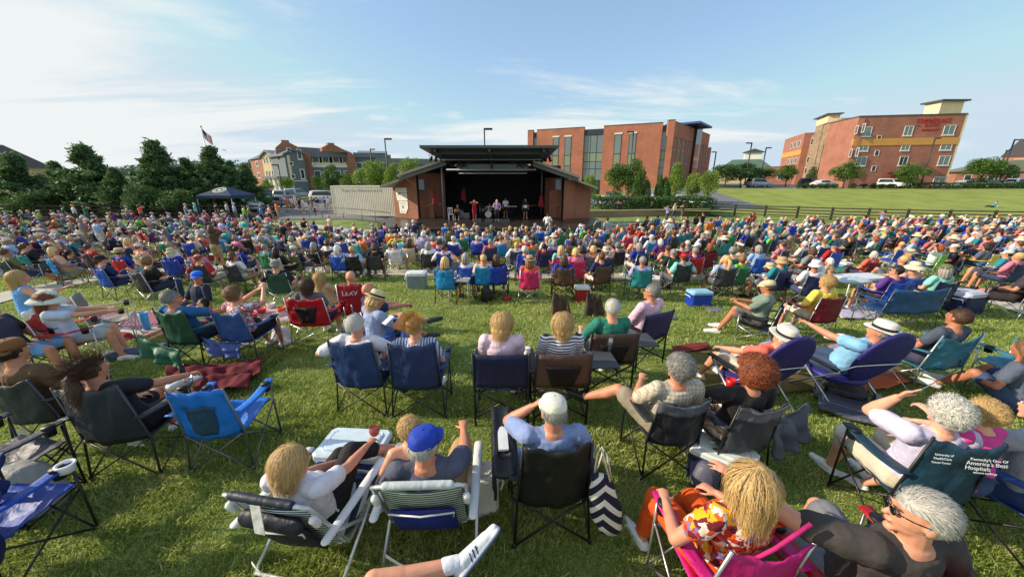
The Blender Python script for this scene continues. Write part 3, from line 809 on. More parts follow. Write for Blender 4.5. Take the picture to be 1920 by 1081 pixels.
def ground_sheet(label, name, cat, corners, mat, amp=.03, nx=24, ny=18, lift=.035, seed=0, fringe=0, group=None):
    """cloth lying on the grass; corners are ground points a,b,c,d in order"""
    a, b, c, d = [Vector(p) for p in corners]; cen = (a+b+c+d)/4
    def fn(u, v):
        p = (a*(1-u)+b*u)*(1-v)+(d*(1-u)+c*u)*v
        e = .05*noise.noise(Vector((u*4+seed, v*4, 3)))
        p = p+Vector((e, e*.7, 0))
        z = Z(p.x, p.y)+lift+amp*(.6+noise.noise(Vector((p.x*3+seed, p.y*3, 0)))+.5*noise.noise(Vector((p.x*8, p.y*8+seed, 1))))
        return Vector((p.x, p.y, z))-cen
    mb = MB(); mb.sheet(fn, nx, ny, .008); o = mb.build(name, mat, None, True); o.location = cen
    return tag(o, label, cat, group)
def drape(parent, name, pts, mat, amp=.03, n=12, seed=0, th=.008):
    """cloth hanging between four local corners: top-left, top-right, bottom-right, bottom-left"""
    a, b, c, d = [Vector(p) for p in pts]; nn = (b-a).cross(d-a).normalized()
    def fn(u, v):
        p = (a*(1-u)+b*u)*(1-v)+(d*(1-u)+c*u)*v
        return p+nn*(amp*math.sin(u*PI*5+seed)*v+amp*noise.noise(Vector((u*5+seed, v*3, 0))))+Vector((0, 0, -.05*math.sin(PI*u)*(1-v)))
    mb = MB(); mb.sheet(fn, n, n, th); return mb.build(name, mat, parent, True)
def blob_bag(label, name, cat, loc, rz, size, mat, seed=0, strap=None, mat2=None):
    """soft sack-like bag"""
    sx, sy, sz = size; root = thing(name, label, cat, loc, rz)
    mb = MB(); secs = []
    for q, k in ((0, .7), (.06, .95), (.3, 1.0), (.6, .93), (.85, .75), (1.0, .5), (1.03, .2)):
        secs.append((Vector((noise.noise(Vector((q*3+seed, 0, 0)))*.03, 0, sz*q)), Vector((sx/2*k, 0, 0)), Vector((0, sy/2*k, 0))))
    mb.loft(secs, 20)
    vs = []
    for v in mb.v:
        p = Vector(v); q = noise.noise(p*9+Vector((seed, 0, 0)))*.02; n = Vector((p.x, p.y, 0)).normalized() if (p.x or p.y) else Vector((0, 0, 1)); vs.append(tuple(p+n*q))
    mb.v = vs; mb.build('bag_body', mat, root, True)
    if strap: link('strap', T([[(-sx*.25, 0, sz*.95), (-sx*.2, .02, sz*1.25), (sx*.2, .02, sz*1.25), (sx*.25, 0, sz*.95)]], .009), root, mats=[strap])
    return root
# ------------------------------------------------------------ light, sky, camera
SUN_AZ = R(180); SUN_EL = R(27)      # azimuth measured from +x towards +y: the sun stands to the left
w = bpy.data.worlds.new('World'); sc.world = w; w.use_nodes = True; nt = w.node_tree; nt.nodes.clear(); L = nt.links.new
out = nt.nodes.new('ShaderNodeOutputWorld'); bg = nt.nodes.new('ShaderNodeBackground'); L(bg.outputs[0], out.inputs[0])
sky = nt.nodes.new('ShaderNodeTexSky'); sky.sky_type = 'NISHITA'; sky.sun_disc = False; sky.sun_elevation = SUN_EL
sky.sun_rotation = math.atan2(math.cos(SUN_AZ), math.sin(SUN_AZ)); sky.air_density = 1.0; sky.dust_density = 1.1; sky.ozone_density = 1.6; sky.altitude = 250
tc = nt.nodes.new('ShaderNodeTexCoord'); sx = nt.nodes.new('ShaderNodeSeparateXYZ'); L(tc.outputs['Generated'], sx.inputs[0])
def mth(op, a, b=None, clamp=False):
    n = nt.nodes.new('ShaderNodeMath'); n.operation = op; n.use_clamp = clamp
    for i, v in enumerate((a, b)):
        if v is None: continue
        if isinstance(v, (int, float)): n.inputs[i].default_value = v
        else: L(v, n.inputs[i])
    return n.outputs[0]
zc = mth('MAXIMUM', sx.outputs[2], .0); zz = mth('ADD', zc, .12)
cx = mth('DIVIDE', sx.outputs[0], zz); cy = mth('DIVIDE', sx.outputs[1], zz)
cv = nt.nodes.new('ShaderNodeCombineXYZ'); L(cx, cv.inputs[0]); L(cy, cv.inputs[1])
mp = nt.nodes.new('ShaderNodeMapping'); L(cv.outputs[0], mp.inputs[0]); mp.inputs['Scale'].default_value = (.34, 1.0, 1); mp.inputs['Rotation'].default_value = (0, 0, R(-14)); mp.inputs['Location'].default_value = (.6, .35, 0)
n1 = nt.nodes.new('ShaderNodeTexNoise'); n1.inputs['Scale'].default_value = .75; n1.inputs['Detail'].default_value = 9; n1.inputs['Roughness'].default_value = .62; n1.inputs['Distortion'].default_value = .5; L(mp.outputs[0], n1.inputs[0])
n2 = nt.nodes.new('ShaderNodeTexNoise'); n2.inputs['Scale'].default_value = .22; n2.inputs['Detail'].default_value = 3; L(cv.outputs[0], n2.inputs[0])
# more cirrus to the left, thin veil low down
side = mth('MULTIPLY', sx.outputs[0], -.12)
d1 = mth('ADD', mth('ADD', n1.outputs[0], side), mth('MULTIPLY', mth('SUBTRACT', n2.outputs[0], .5), .5))
mr = nt.nodes.new('ShaderNodeMapRange'); mr.interpolation_type = 'SMOOTHSTEP'; L(d1, mr.inputs[0]); mr.inputs[1].default_value = .47; mr.inputs[2].default_value = .62; mr.inputs[3].default_value = 0; mr.inputs[4].default_value = .85
# small puffs low over the stage
mp2 = nt.nodes.new('ShaderNodeMapping'); L(tc.outputs['Generated'], mp2.inputs[0]); mp2.inputs['Scale'].default_value = (1, 1, 3.4)
n3 = nt.nodes.new('ShaderNodeTexNoise'); n3.inputs['Scale'].default_value = 5.5; n3.inputs['Detail'].default_value = 6; n3.inputs['Roughness'].default_value = .55; L(mp2.outputs[0], n3.inputs[0])
pf = nt.nodes.new('ShaderNodeMapRange'); pf.interpolation_type = 'SMOOTHSTEP'; L(n3.outputs[0], pf.inputs[0]); pf.inputs[1].default_value = .60; pf.inputs[2].default_value = .72; pf.inputs[4].default_value = .5
bandz = nt.nodes.new('ShaderNodeMapRange'); bandz.interpolation_type = 'SMOOTHSTEP'; L(mth('ABSOLUTE', mth('SUBTRACT', sx.outputs[2], .17)), bandz.inputs[0]); bandz.inputs[1].default_value = .02; bandz.inputs[2].default_value = .10; bandz.inputs[3].default_value = 1; bandz.inputs[4].default_value = 0
cl = mth('MAXIMUM', mr.outputs[0], mth('MULTIPLY', pf.outputs[0], bandz.outputs[0]))
veil = nt.nodes.new('ShaderNodeMapRange'); veil.interpolation_type = 'SMOOTHSTEP'; L(zc, veil.inputs[0]); veil.inputs[1].default_value = 0; veil.inputs[2].default_value = .42; veil.inputs[3].default_value = .5; veil.inputs[4].default_value = .34
cl2 = cl
mx = nt.nodes.new('ShaderNodeMix'); mx.data_type = 'RGBA'; L(cl2, mx.inputs[0])
gain = nt.nodes.new('ShaderNodeMix'); gain.data_type = 'RGBA'; gain.blend_type = 'MULTIPLY'; gain.inputs[0].default_value = 1; L(sky.outputs[0], gain.inputs[6]); gain.inputs[7].default_value = (1.04, 1.12, 1.10, 1)
lo = nt.nodes.new('ShaderNodeMix'); lo.data_type = 'RGBA'; lo.blend_type = 'DARKEN'; lo.inputs[0].default_value = 1; L(gain.outputs[2], lo.inputs[6]); lo.inputs[7].default_value = (3.9, 4.4, 4.4, 1)
vm = nt.nodes.new('ShaderNodeMix'); vm.data_type = 'RGBA'; L(veil.outputs[0], vm.inputs[0]); L(lo.outputs[2], vm.inputs[6]); vm.inputs[7].default_value = (2.35, 3.25, 4.4, 1)
L(vm.outputs[2], mx.inputs[6]); mx.inputs[7].default_value = (4.7, 4.8, 4.75, 1)
L(mx.outputs[2], bg.inputs[0]); bg.inputs[1].default_value = .125
sd = bpy.data.lights.new('sun', 'SUN'); sd.energy = 3.5; sd.angle = R(.6); sd.color = (1, .87, .68)
so = bpy.data.objects.new('sun', sd); COL.objects.link(so)
sv = Vector((math.cos(SUN_AZ)*math.cos(SUN_EL), math.sin(SUN_AZ)*math.cos(SUN_EL), math.sin(SUN_EL)))
so.rotation_euler = sv.to_track_quat('Z', 'Y').to_euler()
cam = bpy.data.cameras.new('camera'); co = bpy.data.objects.new('camera', cam); COL.objects.link(co)
cam.sensor_width = 36; cam.lens = F/1920*36; cam.clip_start = .05; cam.clip_end = 3000
co.location = (0, 0, CAMH); co.rotation_euler = (PI/2-PITCH, 0, 0); sc.camera = co
sc.view_settings.view_transform = 'Standard'; sc.view_settings.look = 'None'; sc.view_settings.gamma = 1; sc.view_settings.exposure = .64
sc.cycles.max_bounces = 6; sc.cycles.diffuse_bounces = 3

# ------------------------------------------------------------ ground
def grass_mat(name, c1, c2, c3, sc_=1.0, mow=False):
    m, nt, b = nodes(name); L = nt.links.new; t = tex(nt)
    a = N(nt, 'ShaderNodeTexNoise', Scale=.9*sc_, Detail=6.0); L(t, a.inputs[0])
    f = N(nt, 'ShaderNodeTexNoise', Scale=26.0*sc_, Detail=6.0, Roughness=.7); L(t, f.inputs[0])
    s = N(nt, 'ShaderNodeMath', operation='ADD'); L(a.outputs[0], s.inputs[0]); L(f.outputs[0], s.inputs[1])
    h = N(nt, 'ShaderNodeMath', operation='MULTIPLY'); L(s.outputs[0], h.inputs[0]); h.inputs[1].default_value = .5
    src = h.outputs[0]
    if mow:
        wv = N(nt, 'ShaderNodeTexWave', Scale=.22, Distortion=2.5, Detail=2.0); wv.bands_direction = 'Y'; L(t, wv.inputs[0])
        s2 = N(nt, 'ShaderNodeMath', operation='MULTIPLY_ADD'); L(wv.outputs[0], s2.inputs[0]); s2.inputs[1].default_value = .10; L(src, s2.inputs[2]); src = s2.outputs[0]
    r = ramp(nt, src, [(.36, c1), (.5, c2), (.62, c3)]); L(r.outputs[0], b.inputs['Base Color']); b.inputs['Roughness'].default_value = .9
    bump(nt, b, f.outputs[0], .8, .05); return m
GR = grass_mat('lawn', (.08, .12, .02), (.19, .26, .05), (.33, .39, .10))
FIELD = grass_mat('field_grass', (.15, .20, .025), (.23, .28, .04), (.31, .35, .06), .35, True)
xs = np.unique(np.concatenate([np.arange(-60, 60.1, .75), np.linspace(-900, -60, 30), np.linspace(60, 900, 30)]))
ys = np.unique(np.concatenate([np.arange(-6, 60, .75), np.arange(60, 140, 2.5), np.linspace(140, 1200, 30), [-60, -30]]))
gm = MB(); nx_, ny_ = len(xs), len(ys)
gm.v = [(float(x), float(y), Z(x, y)) for y in ys for x in xs]
for j in range(ny_-1):
    for i in range(nx_-1): gm.f.append((j*nx_+i, j*nx_+i+1, (j+1)*nx_+i+1, (j+1)*nx_+i)); gm.m.append(0)
structure(gm.build('ground', GR, None, True))
def strip(name, pts, width, mat, lift=.02, n=2):
    """ribbon laid on the ground along a polyline of (x,y)"""
    P = []
    for (a, b) in zip(pts, pts[1:]):
        a = Vector((a[0], a[1])); b = Vector((b[0], b[1])); k = max(1, int((b-a).length/.6))
        for i in range(k): P.append(a.lerp(b, i/k))
    P.append(Vector(pts[-1][:2])); mb = MB(); vs = []; fs = []
    for i, p in enumerate(P):
        d = (P[min(i+1, len(P)-1)]-P[max(i-1, 0)]).normalized(); s = Vector((d.y, -d.x))
        for q in range(n+1):
            e = p+s*width*(q/n-.5); vs.append((e.x, e.y, Z(e.x, e.y)+lift))
    w_ = n+1
    for i in range(len(P)-1):
        for q in range(n): fs.append((i*w_+q, i*w_+q+1, (i+1)*w_+q+1, (i+1)*w_+q)[::-1])
    mb.add(vs, fs); return structure(mb.build(name, mat, None, True))
def area(name, poly_fn, nx, ny, mat, lift=.02):
    mb = MB(); vs = []
    for j in range(ny+1):
        for i in range(nx+1):
            x, y = poly_fn(i/nx, j/ny); vs.append((x, y, Z(x, y)+lift))
    w_ = nx+1; mb.add(vs, [(j*w_+i, j*w_+i+1, (j+1)*w_+i+1, (j+1)*w_+i) for j in range(ny) for i in range(nx)])
    return structure(mb.build(name, mat, None, True))
CONC = plain('concrete', (186, 178, 160), .85, 0, .12, 3.0, .15); ASPH = plain('asphalt', (118, 118, 118), .9, 0, .12, 1.2, .2)
PATHP = [tuple(G(*q).xy) for q in ((-160, 600), (-40, 568), (60, 545), (150, 527), (270, 509), (400, 503), (560, 505), (750, 511), (930, 516), (1150, 519), (1400, 519), (1600, 520), (1720, 530), (1820, 550), (1920, 575), (2000, 600))]
def pathd(x, y):
    m = np.full(np.shape(x), 1e9)
    for (a, b), (c, d) in zip(PATHP, PATHP[1:]):
        t = np.clip(((x-a)*(c-a)+(y-b)*(d-b))/((c-a)**2+(d-b)**2), 0, 1); m = np.minimum(m, np.hypot(x-a-t*(c-a), y-b-t*(d-b)))
    return m
strip('footpath', PATHP, 1.1, CONC, .03)
strip('plaza_walk', [(-22, 32), (-13.5, 28.6), (-9, 28.2), (-2, 26.2), (5, 28), (9, 30.5), (14, 33), (24, 34)], 1.3, CONC, .035)
strip('upper_walk', [(7, 31.8), (14, 35.2), (24, 35.8)], .9, CONC, .05)
area('parking_lot_left', lambda u, v: (-34+u*(24-6*v), 34+v*44), 24, 44, ASPH, .04)
area('parking_lot_right', lambda u, v: (9+u*26, 49+v*22), 26, 22, ASPH, .06)
area('hotel_parking_lot', lambda u, v: (30+u*134, 70.6+v*26), 60, 14, ASPH, .06)
area('field', lambda u, v: (21+6*(1-v)+u*(150-6*(1-v)), 40-u*2+v*(30.4+u*2)), 60, 40, FIELD, .03)
# ------------------------------------------------------------ brick and masonry
def brick_mat(name, c1, c2, mortar, scale=3.2, kind='Object', bw=.5, rh=.16):
    m, nt, b = nodes(name); L = nt.links.new
    t = tex(nt, 'UV')
    bt = N(nt, 'ShaderNodeTexBrick', Scale=scale); bt.inputs['Color1'].default_value = (*lin(c1), 1); bt.inputs['Color2'].default_value = (*lin(c2), 1); bt.inputs['Mortar'].default_value = (*lin(mortar), 1)
    bt.inputs['Mortar Size'].default_value = .012; bt.inputs['Brick Width'].default_value = bw; bt.inputs['Row Height'].default_value = rh; L(t, bt.inputs[0])
    n = N(nt, 'ShaderNodeTexNoise', Scale=.5, Detail=5.0); L(t, n.inputs[0])
    mx = N(nt, 'ShaderNodeMix', data_type='RGBA', blend_type='MULTIPLY'); mx.inputs[0].default_value = 1; L(bt.outputs[0], mx.inputs[6])
    r = ramp(nt, n.outputs[0], [(.3, (.8, .8, .8)), (.7, (1.12, 1.1, 1.08))]); L(r.outputs[0], mx.inputs[7]); L(mx.outputs[2], b.inputs['Base Color']); b.inputs['Roughness'].default_value = .85
    bump(nt, b, bt.outputs['Fac'], -.4, .01); return m
BR_ST = brick_mat('stage_brick', (164, 104, 78), (146, 90, 66), (150, 120, 100)); BR_OF = brick_mat('office_brick', (182, 118, 92), (168, 106, 82), (160, 100, 80), 1.6)
BR_HO = brick_mat('hotel_brick', (178, 120, 100), (164, 110, 92), (140, 90, 76), 1.6); BR_SR = brick_mat('gable_brick', (166, 112, 88), (154, 100, 78), (150, 120, 105), 1.6)
STONE = brick_mat('field_stone', (176, 152, 124), (140, 116, 94), (120, 105, 90), 1.4, bw=.6, rh=.4); WALLST = brick_mat('retaining_block', (158, 134, 106), (140, 118, 92), (96, 84, 68), 2.2, bw=.5, rh=.25)
STUC = plain('cream_stucco', (226, 206, 166), .85, 0, .05, 1.0); TANB = plain('tan_siding', (196, 172, 138), .8, 0, .06, 1.0); GREYS = plain('grey_siding', (104, 112, 118), .8, 0, .06, 1.0)
YBAND = plain('ochre_band', (206, 152, 78), .8, 0, .06, 1.0); WTRIM = plain('white_trim', (222, 220, 210), .6); ROOFG = plain('grey_roof', (104, 112, 126), .6, 0, .1, .8); METAL = plain('dark_metal', (52, 56, 60), .5, .2); COPING = plain('coping', (84, 80, 78), .5)
GLASS = plain('window_glass', (108, 124, 122), .08, 0, .08, .3); GLASS.node_tree.nodes['Principled BSDF'].inputs['Specular IOR Level'].default_value = .8
GLASD = plain('dark_glass', (44, 52, 60), .06, 0, .1, .3); SPAND = plain('green_spandrel', (128, 142, 116), .25); BLDARK = plain('dark_interior', (12, 12, 14), .9)
class Facade:
    """local frame of a wall: A->B along the wall, outward normal to the right of it (towards the viewer)"""
    def __init__(s, A, B):
        s.A = Vector((A[0], A[1], 0)); d = Vector((B[0]-A[0], B[1]-A[1], 0)); s.L = d.length; s.u = d.normalized(); s.n = Vector((s.u.y, -s.u.x, 0))
    def P(s, u, n, z): return s.A+s.u*u+s.n*n+Vector((0, 0, z))
    def upx(s, px, py=340):     # distance along the wall seen in that pixel column
        d = ray(px, py); # intersect vertical plane
        den = d.x*s.n.x+d.y*s.n.y; t = (s.A.x*s.n.x+s.A.y*s.n.y)/den
        return (Vector((d.x*t, d.y*t, 0))-s.A).dot(s.u)
    def box(s, mb, u0, u1, z0, z1, n0=0, n1=.2, mat=0):
        vs = [s.P(u, n, z) for z in (z0, z1) for (u, n) in ((u0, n1), (u1, n1), (u1, n0), (u0, n0))]
        mb.add(vs, [(0,3,2,1),(4,5,6,7),(0,1,5,4),(1,2,6,5),(2,3,7,6),(3,0,4,7)], mat)
    def part(s, name, u0, u1, z0, z1, n0, n1, mat, parent):
        mb = MB(); s.box(mb, u0, u1, z0, z1, n0, n1); o = mb.build(name, mat, parent); uvbox(o.data); return o
    def poly(s, name, pts, n0, n1, mat, parent):
        """extruded outline, pts = (u,z) counter-clockwise"""
        mb = MB(); k = len(pts); vs = [s.P(u, n1, z) for u, z in pts]+[s.P(u, n0, z) for u, z in pts]
        fs = [tuple(range(k)), tuple(range(k, 2*k))[::-1]]+[(i, k+i, k+(i+1) % k, (i+1) % k) for i in range(k)]
        mb.add(vs, fs); o = mb.build(name, mat, parent); uvbox(o.data); return o
    def window(s, u0, u1, z0, z1, parent, frame=WTRIM, glass=GLASS, ft=.09, mull=1, n=.0, sill=False, bars=None):
        mb = MB(); s.box(mb, u0, u1, z0, z0+ft, n, n+.07); s.box(mb, u0, u1, z1-ft, z1, n, n+.07); s.box(mb, u0, u0+ft, z0+ft, z1-ft, n, n+.07); s.box(mb, u1-ft, u1, z0+ft, z1-ft, n, n+.07)
        for i in range(mull):
            c = u0+(u1-u0)*(i+1)/(mull+1); s.box(mb, c-.03, c+.03, z0+ft, z1-ft, n, n+.055)
        if sill: s.box(mb, u0-.1, u1+.1, z0-.14, z0-.002, n, n+.12)
        for zz_ in (bars or []): s.box(mb, u0+ft, u1-ft, zz_-.04, zz_+.04, n, n+.052)
        f = mb.build('window', frame, parent)
        m2 = MB(); s.box(m2, u0+ft*.5, u1-ft*.5, z0+ft*.5, z1-ft*.5, n, n+.03); m2.build('pane', glass, f); return f
def uvbox(me, k=1.0):
    uv = me.uv_layers.new(name='UVMap')
    for p in me.polygons:
        n = p.normal
        for li in p.loop_indices:
            co = me.vertices[me.loops[li].vertex_index].co
            if abs(n.z) > .7: uv.data[li].uv = (co.x*k, co.y*k)
            else:
                t = Vector((-n.y, n.x)).normalized(); uv.data[li].uv = ((co.x*t.x+co.y*t.y)*k, co.z*k)
def xy(px, py, Y):
    p = W(px, py, Y); return (p.x, p.y)
# ------------------------------------------------------------ office building (orange brick)
ob = thing('office_building', 'three storey orange brick office block with tall narrow windows behind the stage', 'building', (0, 0, 0))
A = xy(990, 245, 88); B = xy(1259, 229, 76); C_ = xy(1331, 256, 99)
fa = Facade(A, B); fb = Facade(B, C_); zb = Z(20, 80)-.3; zt = 13.7
ux = lambda px, py=290: fa.upx(px, py)
def seg(p0, p1, z0, z1, n0, n1, mat, name='wall', py=290): return fa.part(name, ux(p0, py), ux(p1, py), z0, z1, n0, n1, mat, ob)
fa.part('core', .3, fa.L-.3, zb, zt-1.2, -18, -.8, BR_OF, ob)
for p0, p1, top in ((989, 999, 0), (1006, 1093, 0), (1129, 1237, 0), (1247, 1259, .35)):
    seg(p0, p1, zb, zt+top, -.8, 0, BR_OF); seg(p0, p1, zt+top+.002, zt+top+.15, -.85, .05, COPING, 'coping')
for p0, p1 in ((999, 1006), (1093, 1129), (1237, 1247)):
    seg(p0, p1, zt-1.5, zt-.4, -.8, -.3, METAL, 'parapet')
    a, b = ux(p0), ux(p1); k = 3 if p1-p0 > 20 else 1
    for i in range(k):
        for z0, z1, g in ((zb+3.2, 5.3, GLASS), (5.3, 6.8, GLASS), (6.8, 8.6, SPAND), (8.6, zt-1.5, GLASS), (zb, zb+3.2, GLASD)):
            fa.window(a+(b-a)*i/k, a+(b-a)*(i+1)/k, z0, z1, ob, METAL, g, .05, 0, -.5)
for p0, p1 in ((1036, 1047), (1058, 1070), (1150, 1163), (1177, 1190)):
    a, b = ux(p0), ux(p1)
    for z0, z1, g in ((zb+3.4, 6.0, GLASS), (6.0, 8.2, SPAND), (8.2, zt-1.7, GLASS)):
        fa.window(a, b, z0, z1, ob, METAL, g, .06, 0, 0)
    fa.part('lintel', a-.1, b+.1, zt-1.69, zt-1.4, .0, .12, WTRIM, ob); fa.part('sill', a-.1, b+.1, zb+3.1, zb+3.39, .0, .12, WTRIM, ob)
# right-hand face
ub = lambda px, py=300: fb.upx(px, py)
fb.part('wall', 0.02, fb.L, zt-2.4, zt+.35, -.8, -.01, BR_OF, ob); fb.part('wall', 0.02, fb.L, zb, zb+3.2, -.8, -.01, BR_OF, ob); fb.part('core', .8, fb.L, zb, zt-1.5, -14, -1.0, BR_OF, ob)
fb.part('coping', 0.02, fb.L, zt+.352, zt+.5, -.85, .04, COPING, ob)
edges = [1259, 1266.5, 1275, 1283, 1291]
for i, (p0, p1) in enumerate(((1261, 1266), (1270, 1275), (1278, 1283), (1286, 1291), (1308, 1311.5), (1314, 1317), (1319, 1322), (1324, 1327))):
    fb.window(ub(p0), ub(p1), zb+3.2, zt-2.5, ob, WTRIM, GLASS, .06, 0, -.3, bars=[6.5, 9])  # white frames and pale glass stand in for bright reflections on this face
for p0, p1 in ((1259.2, 1261), (1266, 1270), (1275, 1278), (1283, 1286), (1291, 1296), (1304, 1308), (1311.5, 1314), (1317, 1319), (1322, 1324), (1327, 1331)):
    fb.part('pier', ub(p0), ub(p1), zb+3.21, zt-2.41, -.8, -.02, BR_OF, ob)
fb.part('glass_tower', ub(1295), ub(1305), zb, zt+.9, -2, .6, GLASD, ob); fb.part('canopy_roof', ub(1283), ub(1308), zt+.95, zt+1.35, -5, 2.2, plain('blue_fascia', (44, 74, 132), .5), ob)
# ------------------------------------------------------------ hotel
ho = thing('hotel', 'four storey red brick hotel with ochre band, stone tower and red roof sign', 'building', (0, 0, 0))
HA = xy(1612, 218, 78); HB = xy(1813, 213, 75); HC_ = xy(1480, 262, 118)
hf = Facade(HA, HB); hl = Facade(HC_, HA); hz0 = Z(70, 80)-.4; hz = 15.0
hf.part('wall', 0, hf.L, hz0, hz, -9, 0, BR_HO, ho); hf.part('coping', -.1, hf.L+.1, hz+.002, hz+.18, -9, .1, COPING, ho)
hf.part('ochre_band', -.05, hf.L+.02, 9.6, 10.9, .0, .1, YBAND, ho)
hf.part('end_wall', hf.L+.002, hf.L+.35, hz0, hz+.1, -9, .0, STUC, ho)
def hwin(px0, px1, zc_, w_=1.35):
    a, b = hf.upx(px0, 290), hf.upx(px1, 290); hf.window(a, b, zc_-.75, zc_+.75, ho, WTRIM, GLASS, .09, 1, .0, True)
def hzpx(py, Yd=77): return W(960, py, Yd).z
for row, py in enumerate((246, 274, 302)):
    for px in (1624, 1703, 1779):
        cpx = px-(py-246)*.17-(4 if px > 1700 else 0)*0
        zc_ = hzpx(py); u = hf.upx(cpx, py); ww = 1.9 if px != 1703 else 1.5
        hf.window(u-ww/2, u+ww/2, zc_-.9, zc_+.9, ho, WTRIM, GLASS if row != 2 or px != 1703 else GLASD, .1, 1, .0, True)
for px, py in ((1648, 259), (1644, 287), (1638, 316)):
    u = hf.upx(px, py); zc_ = hzpx(py); hf.window(u-.4, u+.4, zc_-.55, zc_+.55, ho, WTRIM, GLASD, .08, 0)
u = hf.upx(1763, 331); hf.window(u-1, u+1, hz0+.5, hz0+2.4, ho, WTRIM, GLASS, .09, 1)
u = hf.upx(1678, 328); hf.part('entrance', u-.9, u+.9, hz0, hz0+3.2, .0, .3, plain('red_door', (120, 34, 32), .5), ho); hf.part('entrance_canopy', u-1.5, u+1.8, hz0+3.21, hz0+3.5, .0, .7, plain('red_trim', (140, 44, 40), .5), ho)
SIGNR = plain('sign_red', (176, 14, 34), .5)
def on_facade(f, u, z, n): 
    M = Matrix((( f.u.x, 0, f.n.x, 0), (f.u.y, 0, f.n.y, 0), (0, 1, 0, 0), (0, 0, 0, 1))); return Matrix.Translation(f.P(u, n, z)) @ M
sg = thing('hotel_sign', 'red letter hotel sign high on the red brick hotel wall', 'sign', (0, 0, 0))
uc = hf.upx(1750, 240); us = (hf.upx(1782, 229)-hf.upx(1717, 229))
t1 = text_mesh('TOWNEPLACE', 1.15, SIGNR, 'sign_lettering', sg, on_facade(hf, hf.upx(1749, 229), hzpx(232), .02), .06); w1 = t1.dimensions.x
t1.scale = (us/max(w1, .1)*1.0, 1, 1)
text_mesh('SUITES', .85, SIGNR, 'sign_lettering', sg, on_facade(hf, hf.upx(1746, 237), hzpx(239), .02), .06); text_mesh('MARRIOTT', .6, SIGNR, 'sign_lettering', sg, on_facade(hf, hf.upx(1744, 245), hzpx(247), .02), .05)
uL, uR = hf.upx(1716, 236), hf.upx(1776, 236); uc = hf.upx(1746, 236)
hf.part('sign_rule', uL, uc-2.0, hzpx(237), hzpx(236), .0, .08, SIGNR, sg); hf.part('sign_rule', uc+2.0, uR, hzpx(237), hzpx(236), .0, .08, SIGNR, sg)
# towers and the receding left face
def tower(px0, px1, Yd, pyt, z0, mat, rd=5, over=1.0, name='roof_tower'):
    a = W(px0, 260, Yd); b = W(px1, 260, Yd); zt_ = W(960, pyt, Yd).z
    f = Facade((a.x, a.y), (b.x, b.y)); o = f.part(name, 0, f.L, z0, zt_-.3, -rd, 0, mat, ho); f.part('tower_roof', -over, f.L+over, zt_-.29, zt_, -rd-over, over, COPING, ho); return f
tower(1745, 1786, 80, 187, hz-.2, STUC, 3, .6)
hl_u = lambda px, py=300: hl.upx(px, py)
hl.part('wall', hl_u(1570), hl.L-.02, hz0, hz-.3, -1, 0, BR_HO, ho); hl.part('wall', hl_u(1481, 262), hl_u(1509), hz0, hz-.0, -1, 1.2, BR_HO, ho); hl.part('wall', hl_u(1509)+.01, hl_u(1527), hz0, hz-.8, -1, -.3, STONE, ho)
hl.part('stone_tower', hl_u(1540)+.01, hl_u(1570)-.02, hz0, hz+.6, -2, 1.0, STONE, ho)
hl.part('stone_tower', hl_u(1527)+.01, hl_u(1540), hz0, hz+.6, -2, 1.2, STONE, ho); hl.part('tower_roof', hl_u(1525), hl_u(1550), hz+2.3, hz+2.5, -1.2, 1.9, COPING, ho); hl.part('cream_tower', hl_u(1527), hl_u(1548), hz+.61, hz+2.29, -.8, 1.3, STUC, ho)
hl.part('ochre_band', hl_u(1572)+.05, hl.L-.01, 9.6, 10.9, .0, .1, YBAND, ho); hl.part('ochre_band', hl_u(1481, 262), hl_u(1509), 9.6, 10.9, 1.2, 1.3, YBAND, ho)
for zc_ in (5.4, 8.2, 12.6):
    for px in (1580, 1592, 1604): uu = hl_u(px); hl.window(uu-.55, uu+.55, zc_-.8, zc_+.8, ho, WTRIM, GLASD, .1, 0)
    for px in (1488, 1495, 1502): uu = hl_u(px); hl.window(uu-.9, uu+.9, zc_-.8, zc_+.8, ho, WTRIM, GLASD, .1, 0, 1.2)
    for px in (1513, 1520): uu = hl_u(px); hl.window(uu-.9, uu+.9, zc_-.8, zc_+.8, ho, WTRIM, GLASD, .1, 0, -.3)
f_ = Facade(xy(1436, 310, 108), xy(1568, 312, 100)); f_.part('low_wing', 0, f_.L, Z(80, 100)-.5, 6.6, -10, 0, BR_HO, ho); f_.part('coping', -.1, f_.L+.1, 6.602, 6.75, -10, .1, COPING, ho)
for px in (1465, 1478, 1500, 1552): uu = f_.upx(px, 325); f_.window(uu-.8, uu+.8, 3.2, 5.0, ho, WTRIM, GLASD, .1, 0)
# small far buildings
fb1 = thing('far_building', 'low brown brick building with a grey hipped roof at the far right edge', 'building')
f_ = Facade(xy(1795, 320, 120), xy(1990, 320, 110)); f_.part('wall', 0, f_.L, 2, 5.6, -8, 0, BR_HO, fb1)
f_.poly('roof', [(-1, 5.61), (f_.L+1, 5.61), (f_.L-6, 9.2), (8, 8.4)], -9, .6, plain('green_grey_roof', (112, 118, 100), .7), fb1)
for i in range(9): f_.window(2+i*5, 3.6+i*5, 3, 4.7, fb1, WTRIM, GLASD, .1, 0)
fc = thing('far_house', 'distant dark gabled house with a turret beyond the hotel on the right', 'building')
f_ = Facade(xy(1878, 300, 150), xy(1925, 300, 145)); f_.part('wall', 0, f_.L, 2, 12, -6, 0, BR_HO, fc); f_.poly('roof', [(-.6, 12.01), (f_.L+.6, 12.01), (f_.L*.5, 18.5)], -6.5, .4, plain('slate', (66, 66, 74), .7), fc)
f_.window(3, 5.5, 8.5, 11, fc, WTRIM, GLASD, .15, 0)
fd = thing('far_building', 'distant green roofed building with a small white cupola beyond the trees', 'building')
